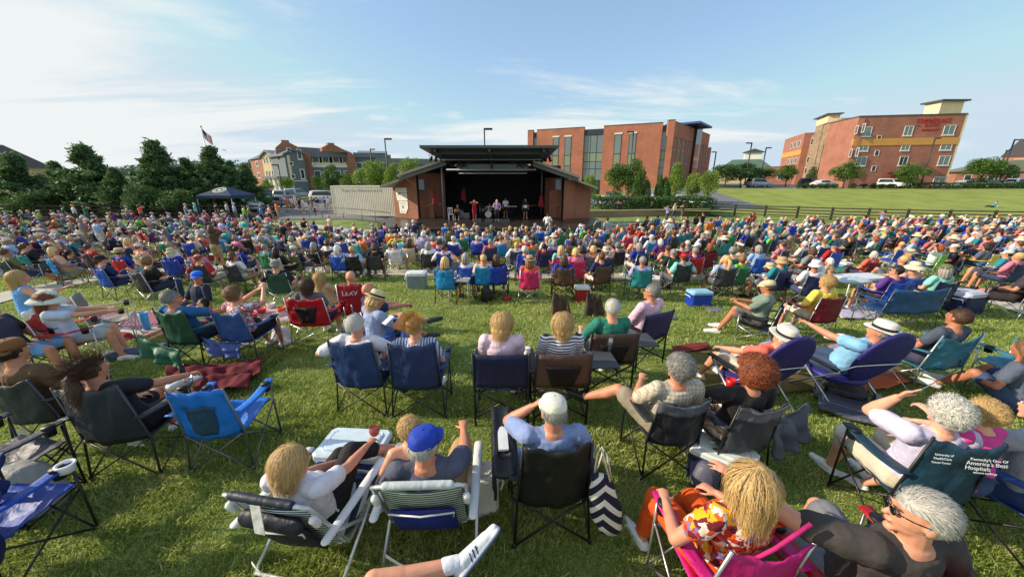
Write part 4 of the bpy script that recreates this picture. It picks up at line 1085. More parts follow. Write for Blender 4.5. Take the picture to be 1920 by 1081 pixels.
f_ = Facade(xy(1352, 300, 190), xy(1450, 300, 180)); f_.part('wall', 0, f_.L, 2, 8.5, -10, 0, TANB, fd); f_.poly('roof', [(-1, 8.51), (f_.L+1, 8.51), (f_.L-5, 13), (5, 13)], -12, 1, plain('green_roof', (92, 120, 112), .7), fd)
f_.part('cupola', 10, 17, 13.01, 16.4, -7, -2, WTRIM, fd); f_.poly('cupola_roof', [(9, 16.41), (18, 16.41), (13.5, 18)], -8, -1, plain('slate', (66, 66, 74), .7), fd)
# ------------------------------------------------------------ apartment block on the left
ap = thing('apartment_building', 'three storey gabled apartment block in grey and cream siding with brick gable ends', 'building')
Yd = 88
def zpx(py, Y=88): return W(960, py, Y).z
gz = Z(-40, 88)-.6
# brick far wing, tan gable, cream side, grey gable, brick gable end, long range
f1 = Facade(xy(473, 320, 104), xy(497, 320, 98)); f1.poly('wall', [(0, gz), (f1.L, gz), (f1.L, zpx(297, 100)), (0, zpx(300, 104))], -4, 0, BR_SR, ap)
for z_ in (4.3, 7.2):
    f1.window(f1.L*.5-1, f1.L*.5+1, z_-.7, z_+.7, ap, WTRIM, GLASD, .15, 1)
f1.poly('roof', [(-.4, zpx(300, 104)+.01), (f1.L+.3, zpx(297, 100)+.01), (f1.L+.3, zpx(290, 100))], -8.5, .4, ROOFG, ap)
f2 = Facade(xy(495, 320, 93), xy(521, 320, 89)); apex = f2.L*.42
f2.poly('wall', [(0, gz), (f2.L, gz), (f2.L, zpx(293, 89)), (apex, zpx(284, 91)), (0, zpx(295, 93))], -6, 0, TANB, ap)
f2.poly('roof', [(-.5, zpx(295, 93)-.1), (apex, zpx(284, 91)+.02), (f2.L+.4, zpx(293, 89)+.02), (f2.L+.4, zpx(293, 89)+.35), (apex, zpx(283, 91)+.25), (-.5, zpx(295, 93)+.3)], -6.5, .5, ROOFG, ap)
for z_ in (4.5, 7.6):
    for q in (.18, .38, .62): f2.window(f2.L*q-.45, f2.L*q+.45, z_-.8, z_+.8, ap, WTRIM, GLASD, .12, 0)
f3 = Facade(xy(521, 320, 89), xy(538, 320, 84)); f3.part('wall', .02, f3.L-.02, gz, zpx(292, 86), -1, -.01, STUC, ap)
f3.window(f3.L*.3-.4, f3.L*.3+.4, 7.2, 8.2, ap, WTRIM, GLASD, .1, 0)
f4 = Facade(xy(538, 320, 84), xy(574, 320, 87)); ax_ = f4.L*.42
f4.poly('wall', [(0, gz), (f4.L, gz), (f4.L, zpx(290, 87)), (ax_, zpx(282, 85)), (0, zpx(292, 84))], -10, 0, GREYS, ap)
f4.poly('roof', [(-.5, zpx(292, 84)), (ax_, zpx(282, 85)+.02), (f4.L+.3, zpx(290, 87)+.02), (f4.L+.3, zpx(290, 87)+.4), (ax_, zpx(281, 85)+.3), (-.5, zpx(292, 84)+.4)], -10.5, .45, ROOFG, ap)
for z_ in (3.8, 6.5, 9.4): f4.window(f4.L*.16, f4.L*.38, z_-.45, z_+.45, ap, WTRIM, GLASD, .14, 0)
for z_ in (4.3, 8.6): f4.window(f4.L*.66, f4.L*.9, z_-1.1, z_+1.1, ap, WTRIM, GLASD, .16, 0, sill=True)
f4.part('trim_band', 0, f4.L, 2.7, 2.9, .0, .08, WTRIM, ap)
f5 = Facade(xy(570, 320, 89), xy(587, 320, 90))
f5.poly('wall', [(0, gz), (f5.L, gz), (f5.L, zpx(288, 90)), (-2.3, zpx(268, 90)), (-3.4, zpx(268, 90)), (-5.0, zpx(280, 90)), (-5.0, gz+8), (0, gz+8)], -1.6, .3, BR_SR, ap)
f5.part('chimney', -3.6, -2.1, zpx(270, 90), zpx(265, 90), -1.6, .31, BR_SR, ap)
f6 = Facade(xy(587, 320, 90), xy(662, 320, 92)); ze = zpx(295, 91)
f6.part('wall', 0, f6.L, gz, ze, -9, -.3, STUC, ap)
f6.poly('roof', [(-.3, ze+.01), (f6.L, ze+.01), (f6.L-1.5, zpx(280, 91)), (-4, zpx(276, 91))], -9, .2, ROOFG, ap)
f6.part('siding_band', 0, f6.L, gz, 5.9, -.29, -.05, GREYS, ap); f6.part('trim_band', 0, f6.L, 5.92, 6.5, -.29, .05, WTRIM, ap)
for q in (.1, .34, .6, .84):
    f6.window(f6.L*q-.75, f6.L*q+.75, 7.0, 8.9, ap, WTRIM, GLASD, .1, 0, -.28); f6.window(f6.L*q-.75, f6.L*q+.75, 3.3, 5.2, ap, WTRIM, GLASD, .14, 0, -.04)
    for s_ in (-1, 1): f6.part('shutter', f6.L*q+s_*1.05-.2, f6.L*q+s_*1.05+.2, 7.0, 8.9, -.28, -.2, BLDARK, ap)
f7 = Facade(xy(655, 320, 91), xy(666, 320, 92)); f7.poly('wall', [(0, gz), (f7.L+.3, gz), (f7.L+.3, zpx(291, 91)), (-3, zpx(272, 91)), (-3.8, zpx(272, 91)), (-5.6, zpx(280, 91)), (-5.6, zpx(286, 91)), (0, zpx(286, 91))], -1.2, .2, BR_SR, ap); f7.part('chimney', -4.1, -2.8, zpx(276, 91), zpx(270, 91), -1.2, .21, BR_SR, ap)
f8 = Facade(xy(666, 320, 93), xy(735, 320, 96)); f8.part('wall', 0, f8.L, gz, zpx(296, 95), -9, 0, GREYS, ap); f8.poly('roof', [(0, zpx(296, 95)+.01), (f8.L, zpx(296, 95)+.01), (f8.L, zpx(290, 95)), (0, zpx(287, 95))], -9, .5, ROOFG, ap)
f8.part('clerestory', 1, 8, zpx(287, 95), zpx(283, 95), -5, -.5, WTRIM, ap)
for q in (.12, .3, .5): f8.window(f8.L*q-.7, f8.L*q+.7, 5.6, 7.2, ap, WTRIM, GLASD, .14, 0)
pf_ = Facade(xy(497, 345, 84), xy(524, 345, 82)); pf_.part('porch_roof', 0, pf_.L, 3.3, 3.7, -4, .3, ROOFG, ap)
for q in (.05, .35, .65, .95): pf_.part('porch_column', pf_.L*q-.25, pf_.L*q+.25, gz, 3.29, -.5, 0, WTRIM, ap)
# grey roofed long building behind the container
lb = thing('long_building', 'long low building with a grey roof behind the trees left of the stage', 'building')
f_ = Facade(xy(705, 300, 72), xy(830, 300, 74)); f_.part('wall', 0, f_.L, 0, zpx(309, 73), -6, 0, GREYS, lb); f_.poly('roof', [(-.5, zpx(309, 73)+.01), (f_.L, zpx(309, 73)+.01), (f_.L, zpx(298, 73)), (0, zpx(297, 73))], -7, .5, plain('green_grey_roof2', (104, 118, 116), .6), lb)
hs_ = thing('house', 'dark roofed house half hidden by the cedars at the left edge', 'building')
f_ = Facade(xy(-110, 300, 52), xy(52, 300, 52)); f_.part('wall', 0, f_.L, 0, 4.5, -2, 0, TANB, hs_); f_.poly('roof', [(-1, 4.51), (f_.L+.5, 4.51), (f_.L*.52, 7.6)], -2.3, .6, plain('brown_roof', (74, 66, 60), .8), hs_)
# ------------------------------------------------------------ foliage
def leafmat(name, c, trans=.25):
    m, nt, b = nodes(name); L = nt.links.new; col = lin(c); g = nt.nodes.new('ShaderNodeNewGeometry')
    t = tex(nt); n = N(nt, 'ShaderNodeTexNoise', Scale=1.6, Detail=3.0); L(t, n.inputs[0])
    a = N(nt, 'ShaderNodeMath', operation='ADD'); L(n.outputs[0], a.inputs[0]); L(g.outputs['Random Per Island'], a.inputs[1])
    h = N(nt, 'ShaderNodeMath', operation='MULTIPLY'); L(a.outputs[0], h.inputs[0]); h.inputs[1].default_value = .5
    r = ramp(nt, h.outputs[0], [(.2, mulc(col, .6)), (.5, col), (.8, (col[0]*1.5, col[1]*1.4, col[2]*1.1))]); L(r.outputs[0], b.inputs['Base Color']); b.inputs['Roughness'].default_value = .6
    tr = nt.nodes.new('ShaderNodeBsdfTranslucent'); L(r.outputs[0], tr.inputs[0]); mx = nt.nodes.new('ShaderNodeMixShader'); mx.inputs[0].default_value = trans
    L(b.outputs[0], mx.inputs[1]); L(tr.outputs[0], mx.inputs[2]); L(mx.outputs[0], nt.nodes['Material Output'].inputs[0]); return m
LF_CED = leafmat('cedar_leaf', (92, 122, 74), .35); LF_DEC = leafmat('maple_leaf', (84, 116, 44), .3); LF_LT = leafmat('young_leaf', (124, 150, 58), .35); LF_DK = leafmat('dark_leaf', (78, 108, 56), .3); LF_ARB = leafmat('arborvitae_leaf', (70, 108, 34), .15)
LF_FAR = leafmat('hazed_wood_leaf', (94, 112, 92), .1)  # distance haze is put into this greyed leaf colour
BARK = plain('bark', (92, 76, 60), .95, 0, .2, 12, .4)
def leaves(pts, nrm, size, rng, el=1.4):
    n = len(pts); r = rng.normal(size=(n, 3)); r += nrm*.6; r /= np.linalg.norm(r, axis=1)[:, None]
    a = np.cross(r, rng.normal(size=(n, 3))); a /= np.linalg.norm(a, axis=1)[:, None]; b = np.cross(r, a)
    s = size*rng.uniform(.6, 1.3, (n, 1)); a = a*s*el; b = b*s
    v = np.stack([pts-a, pts+b*.6, pts+a, pts-b*.6], 1).reshape(-1, 3)
    return v
def mesh_quads(name, v):
    n = len(v)//4; me = bpy.data.meshes.new(name); me.vertices.add(len(v)); me.vertices.foreach_set('co', v.astype(np.float32).ravel())
    me.loops.add(4*n); me.loops.foreach_set('vertex_index', np.arange(4*n, dtype=np.int32)); me.polygons.add(n)
    me.polygons.foreach_set('loop_start', np.arange(0, 4*n, 4, dtype=np.int32)); me.update(calc_edges=True); return me
def crown_dec(seed, n=5200, tall=1.0):
    rng = np.random.default_rng(seed); C = []
    k = 22
    while len(C) < k:
        p = rng.uniform(-1, 1, 3)
        if np.linalg.norm(p) < .8 and p[2] > -.75: C.append((p*np.array([.78, .78, 1.0]), rng.uniform(.22, .42)))
    P = []; Nn = []
    for c, r in C:
        m = int(n*r*r/.1/ k*1.0)
        d = rng.normal(size=(m, 3)); d /= np.linalg.norm(d, axis=1)[:, None]
        d = d[(d[:, 2] > -.7)]; rr = r*rng.uniform(.6, 1.12, (len(d), 1)); P.append(c+d*rr); Nn.append(d)
    P = np.concatenate(P); Nn = np.concatenate(Nn); P[:, 2] *= tall
    return mesh_quads('crown', leaves(P, Nn, .042, rng))
def crown_con(seed, n=15000):
    rng = np.random.default_rng(seed); P = []; Nn = []
    nb = 130
    for i in range(nb):
        h = (i+.5)/nb; z = h*2; a = rng.uniform(0, 2*PI); R_ = (1-h)**.95*(.7+.42*rng.uniform())*(1 if h > .08 else .8)+.03
        m = int(n/nb*(1.5-h)); t = rng.uniform(.15, 1, m)
        dx, dy = math.cos(a), math.sin(a)
        q = np.stack([dx*R_*t, dy*R_*t, z+.28*R_*t*t+np.zeros(m)], 1)+rng.normal(size=(m, 3))*np.array([.07, .07, .05])*(1.15-t[:, None]*.6)
        P.append(q); Nn.append(np.tile([dx*.4, dy*.4, .8], (m, 1)))
    return mesh_quads('crown', leaves(np.concatenate(P), np.concatenate(Nn), .036, rng, 1.9))
def crown_arb(seed, n=3000):
    rng = np.random.default_rng(seed); h = rng.uniform(0, 1, n)**.8; a = rng.uniform(0, 2*PI, n); r = (1-h**2.2)**.6*.95*(1+.1*np.sin(a*5+h*9))*rng.uniform(.8, 1.03, n)
    P = np.stack([np.cos(a)*r, np.sin(a)*r, h*2], 1); return mesh_quads('crown', leaves(P, P*np.array([1, 1, 0]), .055, rng, 1.8))
def crown_hedge(seed, n=5000):
    rng = np.random.default_rng(seed); P = rng.uniform(-1, 1, (n, 3)); ax = rng.integers(0, 4, n)
    P[ax == 0, 2] = 1; P[ax == 1, 1] = -1; P[ax == 2, 2] = 1; P[:, 2] += .22*np.sin(P[:, 0]*9)*np.cos(P[:, 0]*23)*(P[:, 2] > .5); P += rng.normal(size=(n, 3))*.06
    P[:, 2] = (P[:, 2]+1)*.5
    return P, rng
DEC = [crown_dec(s) for s in (1, 2, 3)]; CON = [crown_con(s) for s in (4, 5, 6)]; ARB = crown_arb(8)
CEDAR_C = LF_CED
def trunk_mesh(h, r, seed, limbs=6):
    rd = random.Random(seed); mb = MB(); top = Vector((rd.uniform(-.1, .1), rd.uniform(-.1, .1), h))
    mb.tube([(0, 0, -.2), (0, 0, h*.3), top*.6, top], [r*1.3, r, r*.75, r*.3], 8)
    for i in range(limbs):
        a = rd.uniform(0, 2*PI); b = Vector((0, 0, h*(.4+.08*i))); e = b+Vector((math.cos(a), math.sin(a), .9))*h*.35
        mb.tube([b, b.lerp(e, .5)+Vector((0, 0, -.05*h)), e], [r*.5, r*.3, r*.1], 5)
    return mb.mesh('trunk')
def tree(label, px, ytop, Yd, wid, kind, mat, group=None, name=None, base=None, low=.18, cat='tree'):
    top = W(px, ytop, Yd); x = top.x; z0 = Z(x, Yd) if base is None else base; H = max(1, top.z-z0); rd = random.Random(int(px*7+Yd))
    t = thing(name or ('cedar_tree' if kind == 'con' else 'shade_tree'), label, cat, (x, Yd, z0), 0, group)
    if kind == 'con':
        link('crown', rd.choice(CON), t, M=Matrix.Translation((0, 0, .1)) @ Matrix.Rotation(rd.uniform(0, 6), 4, 'Z') @ Matrix.Diagonal((wid/2, wid/2, H/2*.99, 1)), mats=[mat])
        mb = MB(); mb.tube([(0, 0, -.2), (0, 0, H*.92)], [.16, .03], 7); mb.build('trunk', BARK, t)
    elif kind == 'arb':
        link('crown', ARB, t, M=Matrix.Rotation(rd.uniform(0, 6), 4, 'Z') @ Matrix.Diagonal((wid/2, wid/2, H/2, 1)), mats=[mat])
        mb = MB(); mb.tube([(0, 0, -.2), (0, 0, H*.7)], [.08, .03], 6); mb.build('trunk', BARK, t)
    else:
        cz = H*(1+low)/2; link('crown', rd.choice(DEC), t, M=Matrix.Translation((0, 0, cz)) @ Matrix.Rotation(rd.uniform(0, 6), 4, 'Z') @ Matrix.Diagonal((wid/2/.95, wid/2/.95, H*(1-low)/2/1.05, 1)), mats=[mat])
        link('trunk', trunk_mesh(H*.7, max(.05, .02*H), int(px)), t, mats=[BARK])
    return t
G1 = 'dark cedars in a row behind the left fence'
for i, (px, yt, Yd, wd, lb) in enumerate(((22, 292, 37, 6.0, 'broad dark cedar at the left edge below the dark roof'), (100, 306, 41, 5.0, 'shorter dark cedar between the edge cedar and the pointed one'), (152, 276, 38, 7.0, 'big spiky dark cedar second in the row from the left'), (210, 318, 36, 4.0, 'low dark cedar right of the big spiky one'),
        (286, 268, 38, 6.6, 'tallest dark cedar left of the flagpole'), (345, 300, 40, 4.6, 'dark cedar between the tallest cedar and the flagpole'), (392, 279, 40, 6.4, 'dark cedar directly below the flag'), (430, 305, 42, 4.0, 'narrow dark cedar behind the blue canopy tent'), (458, 312, 43, 4.4, 'last dark cedar on the right beside the apartment block'))):
    tree(lb, px, yt, Yd, wd*1.15, 'con', CEDAR_C, G1)
tree('yellow green bush between two dark cedars', 255, 335, 34.5, 3.6, 'dec', LF_DK, name='bush', low=.0, cat='bush'); tree('low dark bush under the cedars at the far left', 65, 350, 35, 4.6, 'dec', LF_DK, name='bush', low=0, cat='bush')
tree('low dark bush under the cedars right of the yellow green one', 325, 345, 35, 4.2, 'dec', LF_DK, name='bush', low=0, cat='bush')
G2 = 'young trees round the apartment block'
for px, yt, Yd, wd, mt, lb in ((534, 330, 74, 3.4, LF_LT, 'small bright tree in front of the grey gable'), (497, 336, 76, 3.0, LF_LT, 'small bright tree beside the white porch'), (592, 326, 70, 2.6, LF_DEC, 'thin tree before the brick gable end'), (618, 308, 62, 4.0, LF_DEC, 'round green tree in front of the long cream facade'), (650, 317, 62, 3.4, LF_LT, 'pale green tree right of the round one above the container'),
        (697, 290, 52, 5.6, LF_LT, 'large yellow green tree above the tan container'), (735, 305, 50, 3.4, LF_LT, 'yellow green tree beside the stage roof'), (766, 282, 47, 4.0, LF_LT, 'airy pale tree just left of the stage canopy')):
    tree(lb, px, yt, Yd, wd, 'dec', mt, G2)
G3 = 'trees along the right car park'
for px, yt, Yd, wd, mt, lb in ((1108, 322, 47, 2.0, LF_LT, 'small pale tree behind the right stage wing'), (1163, 300, 56, 4.2, LF_DEC, 'dark green tree against the brick office, left one'), (1196, 296, 56, 4.0, LF_DEC, 'dark green tree against the brick office, right one'), (1271, 304, 54, 3.2, LF_LT, 'pale tree before the right face of the office'),
        (1304, 315, 52, 2.6, LF_LT, 'smaller pale tree above the silver car'), (1334, 313, 50, 2.8, LF_LT, 'thin pale tree at the corner of the field'), (1366, 305, 74, 8, LF_DK, 'dark leafy tree left in the clump by the office'), (1396, 300, 78, 8, LF_DK, 'dark leafy tree in the middle of the clump by the office'), (1428, 312, 80, 7, LF_DK, 'dark leafy tree on the right of the clump by the office'),
        (1482, 303, 80, 4.6, LF_DEC, 'tree before the low brick wing of the hotel'), (1594, 297, 71, 5.4, LF_DEC, 'tree in front of the left corner of the hotel'), (1527, 312, 88, 3.0, LF_DK, 'small dark tree between two parked cars by the hotel'), (1714, 300, 70.5, 5.6, LF_DEC, 'broad tree in front of the hotel entrance'), (1856, 291, 72, 7.0, LF_DEC, 'broad tree right of the hotel'), (1897, 306, 76, 5, LF_DK, 'darker tree at the right edge beside the broad one')):
    tree(lb, px, yt, Yd, wd, 'dec', mt, G3)
for px, yt, wd, lb in ((1198, 324, 1.5, 'tall left arborvitae'), (1215, 338, 1.3, 'short arborvitae beside the tall one'), (1239, 328, 1.3, 'slim arborvitae left of the widest one'), (1249, 333, 1.8, 'wide bright arborvitae on the right')):
    tree(lb+' rising from the hedge', px, yt, 45.5, wd, 'arb', LF_ARB, 'column conifers in the hedge', 'arborvitae')
def hedge(label, px0, px1, Y0, Y1, z0, z1, dep, mat, seed=1, n=6000):
    a = W(px0, 380, Y0); b = W(px1, 380, Y1); P, rng = crown_hedge(seed, n); d = np.array([b.x-a.x, b.y-a.y]); Ln = np.linalg.norm(d); u = d/Ln; nn = np.array([-u[1], u[0]])
    q = np.zeros_like(P); tt = (P[:, 0]+1)/2*Ln; w_ = (P[:, 1])*dep/2; q[:, 0] = u[0]*tt+nn[0]*w_; q[:, 1] = u[1]*tt+nn[1]*w_; q[:, 2] = P[:, 2]*(z1-z0)
    o = link('hedge', mesh_quads('hedge', leaves(q, np.tile([0, 0, .5], (n, 1)), .11, rng)), None, loc=(a.x, a.y, z0)); o.data.materials.append(mat); return tag(o, label, 'hedge')
hedge('thick green hedge above the stone retaining wall', 1108, 1325, 44.5, 45, -.9, .75, 3.4, LF_DK, 2, 9000)
hedge('clipped hedge row along the field edge before the hotel right half', 1690, 1925, 70.4, 70.4, Z(60, 70), Z(60, 70)+1.0, 1.6, LF_DK, 3, 5000)
for i, px in enumerate((1500, 1512, 1526, 1540, 1552, 1566, 1600, 1621, 1640, 1655, 1672)):
    tree('low round shrub number %s along the top of the field' % ('one two three four five six seven eight nine ten eleven'.split()[i]), px, 343, 70.2, 1.7, 'dec', LF_DK, 'low shrubs along the top of the field', 'shrub', low=0, cat='shrub')
# far wooded hills
rng = np.random.default_rng(11); mb = MB(); vs = []
hx = np.linspace(-700, 40, 60)
for j in range(9):
    for x in hx:
        h = 21*math.sin(PI*j/8)**.7*(.75+.25*math.sin(x*.02+1)+.12*math.sin(x*.071)); vs.append((x, 300+j*26, Z(0, 300+j*26)-1+h*(1-.75*sstep(-160, 0, x))))
mb.add(vs, [(j*60+i, j*60+i+1, (j+1)*60+i+1, (j+1)*60+i) for j in range(8) for i in range(59)])
structure(mb.build('hills', GR, None, True))
P = []; Nn = []
for k in range(1300):
    x = rng.uniform(-620, 60); j = rng.uniform(0, 5); y = 300+j*26; hh = 21*math.sin(PI*j/8)**.7*(.75+.25*math.sin(x*.02+1)+.12*math.sin(x*.071))*(1-.75*sstep(-160, 0, x))
    r = rng.uniform(2.5, 5.5); d = rng.normal(size=(34, 3)); d /= np.linalg.norm(d, axis=1)[:, None]; P.append(np.array([x, y, Z(0, y)+hh+r*.5])+d*r*np.array([1, 1, .8])); Nn.append(d)
wv = leaves(np.concatenate(P), np.concatenate(Nn), 1.0, rng, 1.1)
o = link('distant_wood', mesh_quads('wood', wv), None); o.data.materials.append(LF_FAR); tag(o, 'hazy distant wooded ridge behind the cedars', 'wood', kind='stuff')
# ------------------------------------------------------------ stage pavilion
st = thing('stage_pavilion', 'open concert stage with brick side wings, black interior and raised dark canopy roof', 'stage', (0, 0, 0))
def prism(name, pts, z0, z1, mat, parent, uv=True):
    mb = MB(); k = len(pts); vs = [(x, y, z0 if not callable(z0) else z0(x, y)) for x, y in pts]+[(x, y, z1 if not callable(z1) else z1(x, y)) for x, y in pts]
    mb.add(vs, [tuple(range(k))[::-1], tuple(range(k, 2*k))]+[(i, (i+1) % k, k+(i+1) % k, k+i) for i in range(k)])
    o = mb.build(name, mat, parent)
    if uv: uvbox(o.data)
    return o
DECK = plain('stage_deck', (56, 50, 48), .28, 0, .15, 2.0); DZ = -.45
prism('deck', [(-11, 29.5), (-8.6, 25.4), (5.2, 25.4), (7.4, 29.5), (6.9, 37), (-10.6, 37)], -1.6, DZ, DECK, st)
prism('deck_edge', [(-8.62, 25.3), (5.22, 25.3), (5.22, 25.395), (-8.62, 25.395)], DZ-.12, DZ-.02, plain('deck_nosing', (96, 92, 88), .5), st)
sl = Facade((-10.5, 32.7), (-8.05, 31.2)); sr = Facade((4.4, 31.2), (6.9, 32.2))
wl = sl.poly('brick_wing', [(0, DZ-.6), (sl.L, DZ-.6), (sl.L, 3.35), (0, 2.1)], -3.6, 0, BR_ST, st)
wr_ = sr.poly('brick_wing', [(0, DZ-.6), (sr.L, DZ-.6), (sr.L, 2.0), (0, 2.95)], -3.6, 0, BR_ST, st)
prism('wing_pilaster', [(4.35, 30.9), (5.3, 31.3), (5.3, 31.55), (4.35, 31.19)], DZ-.4, 2.75, BR_ST, st)
prism('back_wall', [(-8.3, 36.3), (4.7, 36.3), (4.7, 36.5), (-8.3, 36.5)], DZ, 4.1, BLDARK, st)
prism('side_wall', [(-8.04, 31.25), (-7.9, 31.25), (-7.9, 36.29), (-8.04, 36.29)], DZ, 3.5, BLDARK, st); prism('side_wall', [(4.25, 31.25), (4.39, 31.25), (4.39, 36.29), (4.25, 36.29)], DZ, 3.3, BLDARK, st)
prism('inner_brick_pier', [(-7.88, 32.2), (-6.95, 32.5), (-6.95, 33), (-7.88, 33)], DZ, 1.9, BR_ST, st); prism('inner_brick_pier', [(3.3, 32.5), (4.24, 32.2), (4.24, 33), (3.3, 33)], DZ, 1.9, BR_ST, st)
def roof(name, x0, z0, x1, z1, y0, y1, th, mat): 
    mb = MB(); vs = []
    for y in (y0, y1):
        vs += [(x0, y, z0), (x1, y, z1), (x1, y, z1+th), (x0, y, z0+th)]
    mb.add(vs, [(0, 1, 2, 3), (7, 6, 5, 4), (0, 4, 5, 1), (1, 5, 6, 2), (2, 6, 7, 3), (3, 7, 4, 0)]); return mb.build(name, mat, st)
RF = plain('roof_tan_metal', (170, 158, 138), .5, .1); RFD = plain('roof_fascia', (92, 94, 96), .5)
roof('wing_roof', -10.9, 2.12, -9.15, 2.72, 30.6, 36.6, .16, RF); roof('wing_roof', -9.3, 2.98, -5.3, 4.2, 30.2, 36.6, .2, RF)
roof('wing_roof', 5.35, 2.62, 7.1, 2.02, 30.6, 36.6, .16, RF); roof('wing_roof', 1.7, 4.1, 5.5, 2.86, 30.2, 36.6, .2, RF)
roof('wing_beam', -9.2, 2.68, -5.3, 3.88, 30.3, 30.6, .26, RFD); roof('wing_beam', 1.7, 3.78, 5.4, 2.58, 30.3, 30.6, .26, RFD)
CR = MB(); zt1, zt2 = 4.98, 4.42
CRm = plain('canopy_metal', (84, 88, 90), .5)
mb = MB(); x0, x1 = -6.6, 3.3; vs = [(x0, 27.3, zt1-.06), (x1, 27.3, zt1-.06), (x1-.45, 34.5, zt2-.1), (x0+.45, 34.5, zt2-.1), (x0, 27.3, zt1+.12), (x1, 27.3, zt1+.12), (x1-.45, 34.5, zt2+.12), (x0+.45, 34.5, zt2+.12)]
mb.add(vs, [(0, 3, 2, 1), (4, 5, 6, 7), (0, 1, 5, 4), (1, 2, 6, 5), (2, 3, 7, 6), (3, 0, 4, 7)]); mb.build('canopy_roof', CRm, st)
for yq in (28.4, 30.2, 32, 33.8):
    mb = MB(); zq = zt1-.08-(yq-27.3)*.078; mb.box((x0+.6, yq-.07, zq-.28), (x1-.6, yq+.07, zq-.02)); mb.build('canopy_beam', METAL, st)
for xq in (-5.6, -1.65, 2.3):
    mb = MB(); mb.tube([(xq, 27.6, zt1-.2), (xq, 34.2, zt2-.2)], .1, 6); mb.build('canopy_rafter', RFD, st)
link('centre_post', T([[(-1.65, 30.6, 3.2), (-1.65, 30.6, 4.6)]], .1, 8), st, mats=[METAL])
for s_ in (-1, 1):
    link('canopy_strut', T([[(-1.65, 30.6, 4.5), (-1.65+s_*4.0, 30.9, 3.6)], [(-1.65+s_*1.2, 30.6, 4.5), (-1.65+s_*2.6, 30.9, 3.7)], [(-1.65+s_*3.0, 30.7, 3.7), (-1.65+s_*4.2, 30.6, 4.6)], [(-1.65+s_*2.0, 30.7, 3.72), (-1.65+s_*3.2, 30.6, 4.6)]], .05, 5), st, mats=[METAL])
    link('canopy_post', T([[(-1.65+s_*4.1, 30.7, DZ), (-1.65+s_*4.1, 30.7, 4.5)]], .07, 8), st, mats=[plain('pole_grey', (120, 122, 124), .5) if s_ < 0 else METAL])
LB = plain('truss_bar_grey', (150, 152, 150), .5, .3)
link('truss_bar', T([[(-5.6, 30.0, 4.28), (2.3, 30.0, 4.28)]], .05, 6), st, mats=[LB]); link('truss_bar', T([[(-5.2, 29.8, 3.52), (1.9, 29.8, 3.52)]], .06, 6), st, mats=[LB]); link('truss_bar', T([[(-4.3, 30.1, 3.25), (1.2, 30.1, 3.25)]], .05, 6), st, mats=[LB])
prism('clerestory_panel', [(-4.6, 31.2), (1.3, 31.2), (1.3, 31.3), (-4.6, 31.3)], 3.45, 4.0, plain('panel_grey', (120, 126, 128), .4), st)
prism('rear_fascia', [(-8, 35.9), (4.5, 35.9), (4.5, 36.1), (-8, 36.1)], 3.6, 4.05, METAL, st)
prism('dark_ceiling', [(-8, 31.6), (4.3, 31.6), (4.3, 36), (-8, 36)], 3.36, 3.44, BLDARK, st)
for s_ in (-1, 1): link('rail', T([[(-7.7 if s_ < 0 else 3.3, 31.6, .55), (-6.9 if s_ < 0 else 4.1, 31.6, .75), (-6.0 if s_ < 0 else 4.9, 31.4, .75)]], .035, 6), st, mats=[plain('rail_tan', (170, 130, 90), .5)])
def lamp_can(x, y, z, tilt, lab):
    t = thing('stage_light', lab, 'stage light', (x, y, z), 0, 'spotlights hung at both ends of the stage canopy')
    d = Vector((math.sin(tilt), -.3, -math.cos(tilt))).normalized(); mb = MB(); a = d.orthogonal().normalized(); b = d.cross(a)
    mb.loft([(d*q, a*r, b*r) for q, r in ((-.22, .05), (-.2, .09), (.0, .1), (.16, .13), (.2, .135))], 10); mb.build('can', BLKPL, t, True)
    link('yoke', T([[(-.12, 0, 0), (-.1, 0, .3), (.1, 0, .3), (.12, 0, 0)]], .015, 5), t, mats=[BLKPL])
for i, (px, tl) in enumerate(((808, -.5), (817, -.2), (826, .1), (835, .4), (843, .6), (999, -.5), (1007, -.4), (1015, -.2), (1023, -.1), (1031, .3))):
    p = W(px, 298, 30.2); lamp_can(p.x, p.y, p.z, tl, 'black spotlight, %s of five on the %s bar under the canopy' % (('leftmost', 'second', 'middle', 'fourth', 'rightmost')[i % 5], 'left' if i < 5 else 'right'))
for px0, px1 in ((803, 850), (992, 1036)):
    a = W(px0, 291, 30.2); b = W(px1, 291, 30.2); o = link('lighting_bar', T([[a, b]], .03, 6), st, mats=[BLACK])
for px, sd_ in ((792, 'left'), (1046, 'right')):
    p = W(px, 346, 31); t = thing('loudspeaker', 'grey hanging loudspeaker at the %s edge of the stage opening' % sd_, 'loudspeaker', (p.x, 30.9, p.z))
    mb = MB(); rbox(mb, (-.24, -.2, -.42), (.24, .2, .42), .04); mb.build('cabinet', plain('speaker_grey', (96, 102, 112), .7), t); mb = MB(); mb.box((-.2, -.215, -.38), (.2, -.2, .38)); mb.build('grille', plain('speaker_grille', (110, 118, 130), .8, 0, .2, 60), t)
